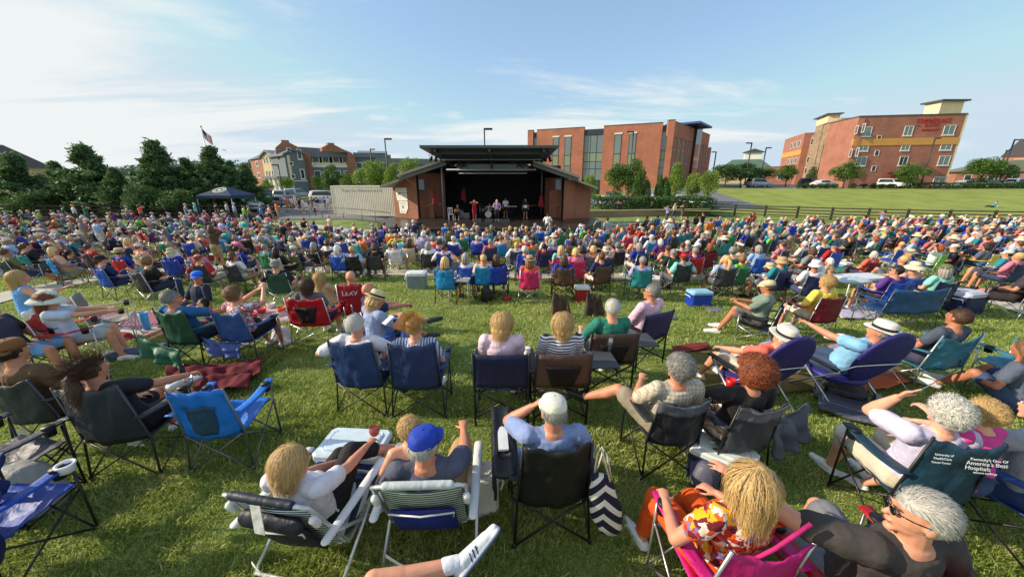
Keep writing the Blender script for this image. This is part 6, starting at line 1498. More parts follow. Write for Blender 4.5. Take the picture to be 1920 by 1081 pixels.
# legs with the white sneaker
P = dict(hip=(0, 0, .5), lean=16, footL=(.18, .50, .62), kneeL=(-1, .6, .3), toeL=(.6, .55, .4), footR=(.1, .5, .07), kneeR=(.1, .3, 1), handL=(-.3, .1, .6), handR=(.3, .1, .6), k=1.03)
_, S = person('person just below the frame with a bare crossed leg and white sneaker', (-.47, .93, 0), 0, P, SP(topmat=FB((60, 90, 140)), botmat=FB((150, 130, 100)), skin=SKINS[0], shoemat=FB((226, 228, 230))), vox=.0078, leg=.5)
rt = [o for o in COL.objects if o.name.startswith('person')][-1]
an, kn, fd = S['anL'], S['knL'], S['fdL']; bk = (an-kn).normalized(); sd = fd.cross(bk).normalized(); up = sd.cross(fd).normalized(); up = up if up.dot(bk) < 0 else -up
heel = an+bk*.04-fd*.045; ball = an+bk*.05+fd*.13
mb = MB(); mb.cap(heel-up*.034, ball+fd*.055-up*.03, .042, .046, 16, ax=sd, flat=.35); sh_ = mb.build('shoe_sole', plain('sole_navy', (70, 84, 110), .6), rt, True)
mb = MB()
for i in range(5): q_ = an+bk*(.03-.0*i)+fd*(.055+.018*i)+up*(.02-.006*i); mb.tube([q_-sd*.026, q_+up*.010, q_+sd*.026], .0042, 6)
mb.build('laces', fabric((236, 236, 240)), rt, True)
for i in range(3):
    for s_ in (-1, 1): q_ = an+bk*.045+fd*(.03+.022*i)+sd*s_*.037; mb = MB(); mb.cap(q_-up*.022-fd*.01, q_+up*.02+fd*.006, .005, .005, 6); mb.build('shoe_stripe', plain('stripe_navy', (40, 52, 84), .5), rt, True)
mb = MB(); mb.cap(an-bk*.07, an-bk*.005, .043, .044, 16); mb.build('sock', fabric((230, 230, 234)), rt, True)
quad_chair('green camp chair mostly below the frame under the crossed bare leg', (-.47, .9, 0), 0, (40, 90, 60), BLACK, seed=2)
# gingham man and auburn woman
near('grey curly haired man in checked cream shirt with a sandalled foot stretched left', 1273, 692, 4, seated(lean=14, hyaw=14, handL=(-.14, .24, .74), footL=(-.62, .48, .42), kneeL=(-.4, .5, .9), footR=(.06, .62, .07), toeL=(-.8, .6, .2), fat=1.1),
    SP(hair='curly', hcol='grey', topmat=FB((206, 198, 178), 'gingham', c2=(168, 156, 136)), botmat=FB((150, 140, 120)), shoemat=BLKPL, skin=SKINS[1], hseed=2), lambda p, a: quad_chair('dark grey camp chair with silver top band under the checked shirt man', p, a, (38, 42, 48), BLACK, w=.46, seed=9, band=(96, 104, 116)), vox=.011, sleeve=.8, leg=.8)
near('woman with bushy auburn hair in a black top holding a red cup', 1413, 700, 8, seated(fem=True, lean=14, hyaw=8, handL=(-.24, .30, .80), footL=(-.15, .66, .07)),
    SP(hair='afro', hcol='auburn', topmat=FB((34, 32, 34)), botmat=FB((180, 150, 130), 'multi', c2=(226, 210, 190)), skin=SKINS[1]), lambda p, a: [quad_chair('grey camp chair under the auburn haired woman', p, a, (62, 66, 74), BLACK, w=.46, seed=10, band=(104, 106, 112))], vox=.011, leg=1.2)
g = W(1370, 719, 2.95); cup('red plastic cup held by the auburn haired woman', (g.x, g.y, g.z-.06), plain('red_plastic', (200, 24, 24), .4), .045, .11)
pd = G(1480, 800, .45); t = thing('jacket', 'grey blue jacket hanging over the side of the auburn woman chair', 'jacket', (pd.x, pd.y, Z(pd.x, pd.y)), D(10))
drape(t, 'jacket_cloth', [(-.28, -.05, .62), (.30, .12, .60), (.26, .02, .26), (-.22, -.12, .22)], nylon((84, 90, 104)), .05, 20, 3)
cooler('navy cooler with a long white lid under the checked shirt man chair', G(1345, 900), D(-38), (30, 36, 70), (214, 222, 218), .50, .3, .34)
blob_bag('grey soft bag leaning on the navy cooler', 'bag', 'bag', G(1322, 912), D(20), (.3, .2, .26), nylon((92, 92, 108)), 3)
# oval loungers
near('person in white hat and coral shirt reclining in the left purple lounger', 1470, 632, 10, low(hip=(0, -.05, .46), lean=34, hpit=12, handL=(-.25, .3, .6)), SP(hat=('fedora', (228, 222, 206), (30, 30, 34)), hcol='white', topmat=FB((228, 108, 92)), botmat=FB((200, 190, 170)), skin=SKINS[0]), lambda p, a: oval_lounger('left lounger with a round purple padded back and white cords', p, a, (44, 34, 112)), vox=.013)
near('man in white banded hat and light blue shirt raising a fist in right purple lounger', 1652, 622, 12, low(hip=(0, -.05, .46), lean=32, hyaw=25, hpit=8, handL=(-.30, .42, .93), elbL=(-.5, .1, -1), curl=1.2, fat=1.1, belly=.04), SP(hat=('fedora', (236, 232, 222), (26, 26, 30)), hcol='grey', topmat=FB((132, 186, 226)), botmat=FB((50, 70, 100)), skin=SKINS[1]), lambda p, a: oval_lounger('right lounger with a tilted purple padded back and white cords', p, a-D(6), (42, 36, 118)), vox=.012)
OL = plain('olive_blanket', (96, 84, 34), .95, 0, .2, 9, .3)
ground_sheet('large olive blanket spread under the purple loungers', 'blanket', 'blanket', [G(1330, 755), G(1720, 720), G(1640, 640), G(1275, 655)], OL, .03, 34, 22, .03, 4)
ground_sheet('striped orange and navy serape folded behind the right purple lounger', 'folded_blanket', 'blanket', [G(1590, 752), G(1700, 733), G(1675, 708), G(1570, 722)], fabric((176, 84, 40), 'bold', c2=(40, 34, 70)), .05, 16, 10, .09, 2)
ground_sheet('dark red throw lying along the back of the olive blanket', 'throw', 'blanket', [G(1262, 668), G(1330, 662), G(1325, 650), G(1258, 655)], fabric((120, 30, 24)), .04, 14, 8, .06, 6)
tt = G(1580, 715); t = thing('folding_side_table', 'small folding table with a patterned round top between the purple loungers', 'table', tt, D(10)); mb = MB(); mb.loft([(Vector((0, 0, z)), Vector((.24, 0, 0)), Vector((0, .24, 0))) for z in (.44, .46)], 28); mb.build('table_top', fabric((120, 150, 170), 'multi', c2=(220, 120, 130)), t)
for s_ in (-1, 1): link('leg', T([[(s_*.15, .02, .44), (-s_*.12, -.02, .01)]], .016), t, mats=[GREYM])
bk = G(1565, 655, .0); t = thing('fruit_bowl', 'clear snack bowl of fruit in front of the blue shirted man', 'bowl', (tt.x+.05, tt.y+.55, Z(tt.x, tt.y+.5)+.12)); mb = MB(); mb.loft([(Vector((0, 0, z)), Vector((q, 0, 0)), Vector((0, q, 0))) for z, q in ((0, .1), (.1, .19), (.1, .18), (.04, .13))], 24); mb.build('bowl', WHPL, t, True)
mb = MB(); rb = random.Random(2)
for _ in range(16): mb.ell((rb.uniform(-.1, .1), rb.uniform(-.1, .1), .08+rb.uniform(0, .04)), (.03, .03, .03), None, 8, 6)
mb.build('fruit', plain('fruit', (214, 150, 60), .5, 0, .3, 20), t, True)
blob_bag('light blue insulated bag beside the coral shirted person', 'insulated_bag', 'bag', G(1440, 668), D(10), (.42, .3, .24), nylon((120, 176, 226)), 4)
for px, py, c, s_, lb in ((1365, 668, (196, 190, 220), .13, 'lavender patterned pouch on the olive blanket'), (1375, 690, (150, 186, 226), .15, 'crumpled pale blue cloth on the olive blanket'), (1400, 664, (226, 226, 226), .10, 'crumpled white napkin on the olive blanket')):
    p = G(px, py); mb = MB(); mb.ell((0, 0, .06), (s_, s_*.8, .06), None, 18, 12); mb.v = [tuple(Vector(v)*(1+.35*noise.noise(Vector(v)*14))) for v in mb.v]; o = mb.build('crumpled_cloth', fabric(c), None, True); o.location = p+Vector((0, 0, .04)); tag(o, lb, 'cloth')
# folded wagon
wp = G(1580, 758); t = thing('folding_wagon', 'grey folding wagon lying flat on the grass with two big wheels', 'wagon', wp, D(-38)); t.scale = (.82, .82, .8)
mb = MB(); mb.sheet(lambda u, v: ((u-.5)*.62, (v-.5)*.62-.25, .10+.015*math.sin(u*9)+.01*math.sin(v*13)), 16, 16, .05); mb.build('fabric_body', nylon((84, 86, 100)), t, True)
mb = MB(); rbox(mb, (-.24, .0, .14), (.24, .42, .22), .04); mb.build('folded_base', nylon((56, 58, 66)), t)
for x in (-.32, .33):
    w_ = MB(); w_.tube([(x-.03, .02, .15), (x+.03, .02, .15)], .15, 26)
    W_ = link('wheel', w_.mesh('wheel', False), t, mats=[plain('wheel_grey_rubber', (120, 128, 130), .6)])
    h_ = MB(); h_.tube([(x-.034, .02, .15), (x+.034, .02, .15)], .1, 20)
    link('rim', h_.mesh('rim', False), W_, mats=[BLKPL])
    s2 = MB()
    for k in range(5):
        a = 2*PI*k/5; s2.tube([(x+.036*(1 if x > 0 else -1), .02+.02*math.cos(a), .15+.02*math.sin(a)), (x+.038*(1 if x > 0 else -1), .02+.085*math.cos(a), .15+.085*math.sin(a))], .012, 5)
    link('spokes', s2.mesh('spokes'), W_, mats=[GREYM])
link('handle_frame', T([[(-.28, .4, .2), (-.28, -.5, .22)], [(.28, .4, .2), (.30, -.3, .22), (.62, .10, .06)], [(.30, -.36, .12), (.66, -.06, .05)], [(.30, -.2, .2), (.60, .0, .1)], [(-.28, -.5, .22), (.28, -.5, .22)]], .011), t, mats=[GREYM])
# teal chairs at the right
near('man with dark short hair seen from behind in the teal chair at the right', 1797, 596, 8, seated(lean=20, footL=(-.25, .9, .3), footR=(-.05, .9, .3)), SP(hcol='brown', topmat=FB((70, 80, 96)), botmat=FB((60, 62, 84)), skin=SKINS[3]), lambda p, a: quad_chair('teal camp chair with draped sides and silver legs under the dark haired man', p, a, (52, 116, 140), SILV, w=.66, seed=12, sag=.09), vox=.012)
p = G(1790, 700, .2); t = thing('chair_cover', 'teal and tan cloth hanging under the teal chair at the right', 'cloth', (p.x, p.y, Z(p.x, p.y)), D(26)); drape(t, 'cloth', [(-.5, 0, .62), (.34, .1, .52), (.3, .06, .2), (-.3, -.05, .4)], nylon((58, 122, 146)), .06, 18, 5)
quad_chair('empty teal and tan camp chair with silver legs cut by the right edge', G(1895, 745), D(12), (58, 128, 150), SILV, w=.56, panel=(176, 158, 130), seed=13)
near('woman with brown hair leaning in from the right edge', 1925, 655, 20, ground(lean=-10, fem=True), SP(hair='long', hcol='lightbrown', topmat=FB((90, 100, 120)), botmat=JEAN), vox=.013)
near('barefoot person seated at the right edge with bare legs stretched left', 1945, 505, 25, seated(footL=(-.5, .6, .08), footR=(-.2, .7, .2), k=1.05), SP(topmat=FB((60, 50, 60)), botmat=FB((50, 40, 46)), skin=SKINS[3]), lambda p, a: quad_chair('dark camp chair at the right edge under the barefoot person', p, a, (50, 40, 46), SILV, seed=3), vox=.013, shoes=False)
# left group
near('man in brown corduroy cap and brown tee in the dark chair at the left edge', 22, 660, 0, seated(lean=16, footL=(.6, .5, .32), kneeL=(.1, .6, .9), footR=(.5, .75, .2), k=1.05), SP(hcol='dark', hat=('cap_back', (134, 86, 38), None), topmat=FB((104, 78, 52)), botmat=FB((90, 80, 70)), skin=SKINS[1]), lambda p, a: quad_chair('charcoal camp chair at the left edge with a white care tag', p, a, (46, 54, 62), DARKM, w=.5, seed=14), vox=.012)
near('woman with a thick curly brown ponytail in the broad dark chair', 172, 694, 4, seated(fem=True, lean=16, side=-6, hyaw=-12, handR=(.3, .4, .7)), SP(hair='pony', hcol='brown', topmat=FB((34, 36, 44)), botmat=BLK, skin=SKINS[1]), lambda p, a: quad_chair('broad dark slate camp chair with grey legs and a white tag underneath', p, a, (44, 50, 58), DARKM, w=.54, h=.98, sag=.03, seed=15), vox=.011)
mb = MB(); 
for px, py in ((30, 806), (247, 818)):
    p = W(px, py, 3.0 if px < 100 else 2.72); o = MB(); o.sheet(lambda u, v: ((u-.5)*.12+.03*v, 0.02*v, -v*.11), 3, 3, .002); q = o.build('care_tag', fabric((214, 214, 210)), None); q.location = p; q.rotation_euler = (0, .3, .3); tag(q, 'white care tag hanging under the %s' % ('charcoal chair at the left edge' if px < 100 else 'broad dark slate chair'), 'tag')
quad_chair('empty bright blue camp chair with dark mesh panel and cup holders', G(447, 850), D(7), (14, 112, 206), GREYM, w=.48, h=.9, sag=.0, seed=16, panel=(30, 66, 92))
MAR = plain('maroon_blanket', (98, 18, 30), .95, 0, .2, 8, .4)
ground_sheet('crumpled maroon blanket on the grass behind the empty blue chair', 'blanket', 'blanket', [G(300, 760), G(470, 742), G(498, 688), G(320, 702)], MAR, .10, 60, 30, .06, 8)
cup('steel tumbler in the cup holder of the broad dark chair', W(355, 722, 3.35)+Vector((0, 0, -.06)), plain('steel', (170, 172, 176), .25, .9), .045, .16, 'tumbler')
cup('dark bottle standing by the tumbler in the chair arm', W(345, 705, 3.5)+Vector((0, 0, -.06)), BLKPL, .028, .2, 'bottle', cat='bottle')
# bottom left blue chair
q = quad_chair('royal blue camp chair in the bottom left corner with a white ringed cup holder', G(28, 1050, .05), D(0), (16, 70, 170), BLACK, w=.48, seed=17)
t = thing('draped_towel', 'dark blue cloth bunched over the corner chair', 'towel', G(45, 1075), D(-20)); drape(t, 'cloth', [(-.22, 0, .80), (.08, .04, .76), (.30, -.1, .32), (-.35, -.12, .26)], nylon((16, 32, 92)), .05, 22, 1); drape(t, 'cloth_fold', [(-.25, .05, 1.0), (.05, .12, .92), (.1, .04, .66), (-.25, 0, .64)], nylon((18, 36, 100)), .05, 16, 7)
rg = W(146, 873, 2.02); mb = MB()
for k in range(28):
    pass
mb.loft([(Vector((0, 0, z)), Vector((q_, 0, 0)), Vector((0, q_, 0))) for z, q_ in ((0, .055), (.012, .055), (.012, .042), (-.05, .04), (-.05, .045), (-.002, .045))], 26, False); o = mb.build('cup_holder_ring', WHPL, q, True); o.matrix_local = Matrix.Translation((.31, .22, .665))
blob_bag('pale grey and cream fabric bundle behind the corner blue chair', 'fabric_bundle', 'bag', G(55, 955), D(10), (.55, .4, .42), nylon((176, 172, 164)), 6)
quad_chair('dark camp chair behind the pale bundle at the bottom left', G(30, 945), D(-10), (54, 56, 72), BLACK, w=.54, h=.7, seed=4)
# middle row
NVC = (30, 58, 104)
near('white haired man in white tee in a navy chair, left of the bun woman', 668, 610, -6, seated(lean=12, hyaw=-10, handR=(.42, .28, .70), handL=(-.4, .05, .72), elbL=(-1, -.4, -.5), k=1.03, fat=1.15, belly=.03), SP(hcol='white', topmat=FB((226, 224, 232)), botmat=FB((60, 70, 90)), skin=SKINS[2]), lambda p, a: quad_chair('navy blue camp chair with crossing grey poles under the white haired man', p, a, NVC, DARKM, w=.54, h=.98, sag=.03, seed=18), vox=.011, sleeve=.8)
near('blonde woman with a bun in a striped top in a navy chair', 778, 614, 2, seated(fem=True, lean=10, hyaw=-20, handL=(-.45, .22, .72), elbL=(-.8, -.2, -.8)), SP(hair='bun', hcol='blonde', topmat=FB((196, 208, 228), 'vstripe', c2=(70, 90, 150)), botmat=JEAN, skin=SKINS[4]), lambda p, a: quad_chair('navy blue camp chair with crossing grey poles under the bun woman', p, a, (28, 50, 92), DARKM, w=.54, h=.98, sag=.03, seed=19), vox=.011)
near('blonde woman in pale pink tee in the navy director chair', 943, 606, 0, seated(fem=True, lean=8, hyaw=-26, hpit=-14, hip=(0, -.08, .55)), SP(hair='bob', hcol='blonde', topmat=FB((226, 200, 214)), botmat=FB((60, 100, 190)), skin=SKINS[4]), lambda p, a: director_chair('navy director chair with black square frame and a side table', p, a, (20, 28, 66)), vox=.011)
near('blonde woman in a navy striped top in the brown director chair', 1053, 606, 2, seated(fem=True, lean=8, hyaw=24, hip=(0, -.08, .55)), SP(hair='bob', hcol='blonde', topmat=FB((222, 222, 228), 'stripe', c2=(30, 36, 80)), botmat=FB((28, 30, 50)), skin=SKINS[0], hseed=1), lambda p, a: director_chair('brown director chair with black mesh trapezoid and black square frame', p, a, (92, 68, 56), (18, 16, 18)), vox=.011)
p = W(988, 672, 3.75); cup('white paper cup on the table of the navy director chair', (p.x, p.y, Z(p.x, p.y)+.665), WHPL, .04, .11, 'paper_cup', WHPL)
p = W(1142, 660, 3.9); cup('tall steel tumbler on the table of the brown director chair', (p.x, p.y, Z(p.x, p.y)+.665), plain('steel', (170, 172, 176), .25, .9), .04, .2, 'tumbler')
blob_bag('cream canvas tote with a blue cloth between the director chairs', 'tote_bag', 'bag', G(992, 735), 0, (.34, .2, .34), fabric((196, 186, 160)), 7, fabric((170, 160, 136)))
blob_bag('black and white zigzag bag on the grass under the brown director chair', 'patterned_bag', 'bag', G(1085, 715), 0, (.36, .24, .26), fabric((20, 24, 40), 'multi', c2=(220, 220, 226)), 8)
near('white haired man in green tee seen from behind with one bare knee up', 1148, 578, 4, seated(lean=10, hip=(0, -.08, .55), handL=(-.3, .1, .8), footL=(-.35, .6, .3), kneeL=(-.3, .2, 1)), SP(hcol='white', topmat=FB((40, 124, 104)), botmat=FB((170, 160, 140)), skin=SKINS[0]), lambda p, a: director_chair('brown director chair with a tumbler table under the green tee man', p, a, (84, 62, 50), (24, 20, 20)), vox=.012, sleeve=.8)
near('grey haired man in sunglasses and pink shirt looking left', 1222, 548, 28, seated(lean=10, hyaw=30, hip=(0, -.08, .55)), SP(hcol='grey', topmat=FB((226, 184, 204)), botmat=FB((60, 70, 90)), skin=SKINS[1], glasses=True), lambda p, a: director_chair('navy padded chair with a small side tray under the pink shirt man', p, a, (28, 34, 84)), vox=.012, sleeve=1.5, leg=2)
near('woman in a wide straw hat and grey blue dress looking down at her phone', 706, 562, -40, seated(fem=True, lean=-2, hyaw=-10, hpit=-28, handL=(-.02, .38, .78), handR=(.1, .38, .78), hip=(0, 0, .48)), SP(hair='bob', hcol='blonde', hat=('fedora', (224, 206, 156), (40, 32, 30)), topmat=FB((150, 168, 204)), botmat=FB((90, 120, 180)), skin=SKINS[1]), lambda p, a: quad_chair('blue low camp chair under the straw hat woman', p, a, (34, 70, 150), SILV, h=.7, seed=3), vox=.011)
p = W(728, 600, 4.25); mb = MB(); mb.box((-.04, -.075, 0), (.04, .075, .009)); o = mb.build('smartphone', WHPL, None); o.location = p; o.rotation_euler = (.5, 0, -.7); tag(o, 'white smartphone held by the straw hat woman', 'phone')
near('bald man in navy shirt with bare crossed legs stretching to the right', 692, 545, -50, seated(lean=6, hyaw=-4, handR=(.05, .5, .78), handL=(-.05, .5, .75), footL=(.05, .85, .42), kneeL=(0, .3, 1), footR=(.1, .75, .2), k=1.06), SP(hair='bald', topmat=FB((36, 50, 90)), botmat=FB((90, 130, 220)), skin=SKINS[1], glasses=True, shoemat=FB((70, 72, 76))), lambda p, a: quad_chair('navy camp chair under the bald man with crossed legs', p, a, (30, 44, 100), SILV, seed=4), vox=.012)
def chLex(p, a):
    t = quad_chair('red camp chair with white block letters on its tall back', p, a, (168, 18, 34), SILV, w=.5, h=1.0, sag=.0, seed=5)
    text_mesh('LEXV', .12, plain('print_white', (226, 228, 228), .7), 'lettering', t, Matrix.Translation((0, -.30-.035, .80)) @ Matrix.Rotation(D(80), 4, 'X'), .001)
near('bald man in sunglasses and slate tee in the red lettered chair', 657, 520, 6, seated(lean=14, hyaw=50, k=1.04), SP(hair='bald', topmat=FB((84, 88, 112)), botmat=FB((90, 90, 96)), skin=SKINS[2], glasses=True), chLex, vox=.012, sleeve=.7)
near('brown haired woman in grey printed tee in the red camp chair', 576, 535, 0, seated(fem=True, lean=12), SP(hair='bob', hcol='brown', topmat=FB((98, 98, 108)), botmat=JEAN), lambda p, a: quad_chair('wide red camp chair with black mesh centre and silver crossed poles', p, a, (186, 16, 34), SILV, w=.68, h=.9, sag=.02, seed=6, panel=(30, 18, 24)), vox=.012)
near('small person with long blonde hair right of the brown haired woman', 600, 520, -14, ground(fem=True, k=.95, hip=(0, 0, .3)), SP(hair='long', hcol='blonde', topmat=FB((196, 160, 130)), botmat=KHAKI), vox=.013)
near('brown haired woman holding up a white phone in the mid blue chair', 440, 553, -8, seated(fem=True, lean=8, hyaw=-14, handR=(.1, .34, 1.06), elbR=(.6, .1, -1), handL=(-.05, .36, 1.02)), SP(hair='curly', hcol='lightbrown', topmat=FB((196, 120, 130), 'multi'), botmat=BLK, skin=SKINS[0]), lambda p, a: quad_chair('slate blue camp chair with a blue cloth hanging beneath', p, a, (42, 82, 146), GREYM, w=.54, h=.9, seed=7), vox=.012)
p = G(450, 640, .3); t = thing('hanging_cloth', 'slate blue cloth hanging under the phone woman chair', 'cloth', (p.x, p.y, Z(p.x, p.y)), D(-6)); drape(t, 'cloth', [(-.36, -.28, .50), (.30, -.30, .46), (.32, -.33, .20), (-.20, -.36, .22)], nylon((60, 84, 150)), .05, 16, 2)
near('grey haired man in blue tee turned right in the dark green chair', 322, 560, -10, seated(lean=20, hyaw=-18, handR=(.4, .45, .72), k=1.05, fat=1.1), SP(hcol='grey', topmat=FB((24, 100, 152)), botmat=FB((40, 50, 80)), skin=SKINS[1], glasses=True), lambda p, a: quad_chair('dark green camp chair with a draped green side on black legs', p, a, (20, 74, 54), BLACK, w=.56, h=.95, seed=8), vox=.012, sleeve=.8)
p = G(340, 650, .3); t = thing('hanging_cloth', 'dark green cloth hanging under the green chair', 'cloth', (p.x, p.y, Z(p.x, p.y)), D(-6)); drape(t, 'cloth', [(-.40, -.2, .58), (.34, -.3, .42), (.30, -.33, .10), (-.36, -.3, .30)], nylon((20, 92, 66)), .05, 16, 3)
p = G(262, 668); t = thing('chair_bag', 'long slate grey chair carry bag lying on the grass', 'bag', p, D(28)); mb = MB(); mb.cap((-.32, 0, .09), (.32, 0, .09), .09, .085, 14); mb.v = [tuple(Vector(v)+Vector((0, 0, .02*noise.noise(Vector(v)*8)))) for v in mb.v]; mb.build('bag_body', nylon((74, 90, 112)), t, True)
near('bearded man in bright blue cap and navy tee on the grass', 370, 520, 160, ground(lean=6, hyaw=40, hip=(0, 0, .2), handL=(-.35, .1, .05), k=1.1, kneeL=(-.6, .2, .8), kneeR=(.6, .2, .8)), SP(hcol='dark', hair='short', hat=('cap', (30, 112, 232), None), topmat=FB((24, 38, 62)), botmat=FB((70, 80, 100)), skin=SKINS[3]), vox=.012, sleeve=.8)
near('dark haired child lying against the bearded man', 380, 568, 150, ground(k=.75, lean=50, hpit=15), SP(hair='bob', hcol='dark', topmat=FB((226, 226, 232)), botmat=FB((200, 200, 206)), skin=SKINS[0]), vox=.013)
near('woman with long blonde hair in a light blue tank top at the left', 36, 520, -30, ground(fem=True, hip=(0, 0, .36), lean=0, hyaw=0, k=1.1, handR=(.45, .4, .8), fat=1.25, belly=.03), SP(hair='long', hcol='blonde', topmat=FB((104, 166, 236)), botmat=FB((220, 220, 226)), skin=SKINS[0]), vox=.013, sleeve=0)
near('woman in a wide white sun hat and white top in the red chair, facing right', 91, 562, -50, seated(fem=True, lean=10, hpit=-8, handR=(.1, .5, .8), handL=(-.1, .5, .8)), SP(hair='long', hcol='auburn', hat=('sunhat', (226, 230, 214), (220, 220, 210)), topmat=FB((206, 214, 232)), botmat=FB((180, 190, 190)), skin=SKINS[0]), lambda p, a: quad_chair('red camp chair with silver legs turned right under the white sun hat', p, a, (176, 20, 36), SILV, w=.54, seed=9), vox=.012)
quad_chair('empty khaki grey camp chair turned right with silver crossed legs', G(222, 640), D(-50), (140, 136, 124), SILV, w=.54, h=.95, seed=10, sag=.02)
near('person cut by the left edge with light blue shorts in a dark chair', -24, 580, -70, seated(lean=14), SP(topmat=FB((60, 60, 80)), botmat=FB((120, 170, 220)), skin=SKINS[1]), lambda p, a: quad_chair('dark camp chair at the left edge turned right', p, a, (40, 34, 60), BLACK, seed=11), vox=.013)
BP = fabric((206, 190, 180), 'bold', c2=(150, 90, 110))
ground_sheet('pale striped picnic blanket beside the empty khaki chair', 'blanket', 'blanket', [G(170, 640), G(300, 630), G(300, 585), G(190, 590)], BP, .03, 24, 16, .03, 3)
blob_bag('red bag on the pale striped blanket', 'bag', 'bag', G(232, 637), 0, (.4, .2, .14), nylon((180, 24, 40)), 9)
ground_sheet('blanket covered in picnic things between phone woman and red chair', 'blanket', 'blanket', [G(470, 612), G(560, 605), G(560, 575), G(480, 578)], fabric((196, 186, 190), 'multi', c2=(200, 60, 60)), .03, 20, 14, .03, 13)
for i, (px, py, c, lb) in enumerate(((492, 590, (220, 60, 60), 'red snack tub on the picnic blanket'), (510, 580, (226, 220, 210), 'white food tray on the picnic blanket'), (530, 588, (210, 90, 50), 'orange snack box on the picnic blanket'), (545, 578, (236, 232, 232), 'small white bowl on the picnic blanket'), (475, 600, (200, 30, 50), 'red round plate on the picnic blanket'), (278, 622, (70, 160, 226), 'bright blue cap of a jug beside the green chair'))):
    cup(lb, G(px, py)+Vector((0, 0, .06)), plain('tub', c, .5), .1 if i != 5 else .07, .1 if i != 5 else .34, 'food_tub' if i != 5 else 'jug', cat='tub' if i != 5 else 'jug')
blob_bag('white plastic bag under the red chair arm', 'plastic_bag', 'bag', G(530, 640), 0, (.34, .26, .28), plain('bag_white', (216, 216, 222), .4), 10)
# row behind
near('man in beige cap and grey green tee looking at a phone in a low chair', 1440, 538, 50, low(lean=6, hip=(0, -.02, .36), hpit=-8, handL=(-.05, .34, .62), handR=(.05, .36, .66)), SP(hcol='brown', hat=('cap', (206, 196, 160), None), topmat=FB((124, 142, 130)), botmat=FB((100, 96, 90)), skin=SKINS[3]), lambda p, a: quad_chair('low black camp chair turned left under the beige capped man', p, a, (40, 42, 44), SILV, h=.72, seat=.28, seed=12), vox=.013, sleeve=.8)
near('blond haired person in yellow top in the maroon chair', 1550, 530, 8, seated(fem=True, lean=10, hyaw=10), SP(hair='curly', hcol='blonde', topmat=FB((240, 220, 90)), botmat=FB((220, 210, 190)), skin=SKINS[2]), lambda p, a: quad_chair('maroon camp chair with silver crossed legs under the yellow top', p, a, (124, 20, 40), SILV, w=.54, seed=13, sag=.03), vox=.013, sleeve=.8)


# ------------------------------------------------------------ listed crowd, then the rows behind
NM = {'red': (184, 30, 40), 'navy': (30, 40, 84), 'blue': (32, 84, 190), 'royal blue': (30, 60, 170), 'light blue': (150, 184, 222), 'azure': (24, 136, 200), 'teal': (36, 130, 140), 'turquoise': (50, 180, 196), 'green': (36, 120, 74), 'dark green': (26, 74, 56), 'lime green': (120, 200, 60), 'olive': (104, 108, 68),
      'black': (26, 26, 30), 'charcoal': (54, 56, 62), 'grey': (128, 130, 134), 'white': (228, 228, 232), 'cream': (222, 212, 184), 'beige': (196, 176, 146), 'brown': (92, 66, 52), 'maroon': (116, 22, 38), 'pink': (222, 120, 150), 'hot pink': (206, 40, 100), 'coral': (228, 104, 88), 'orange': (230, 120, 40), 'peach': (226, 170, 146),
      'yellow': (236, 206, 50), 'purple': (92, 50, 130), 'lavender': (176, 166, 212), 'plaid': (170, 184, 196), 'slate': (92, 100, 122), 'mint': (140, 214, 200), 'floral': (120, 90, 90), 'tan': (196, 164, 120), 'khaki': (170, 154, 122)}
def topfab(n):
    if n == 'plaid': return FB((196, 206, 214), 'plaid', c2=(84, 100, 120))
    if n == 'floral': return FB((20, 60, 50), 'camo')
    return FB(NM[n])
VAR = {}
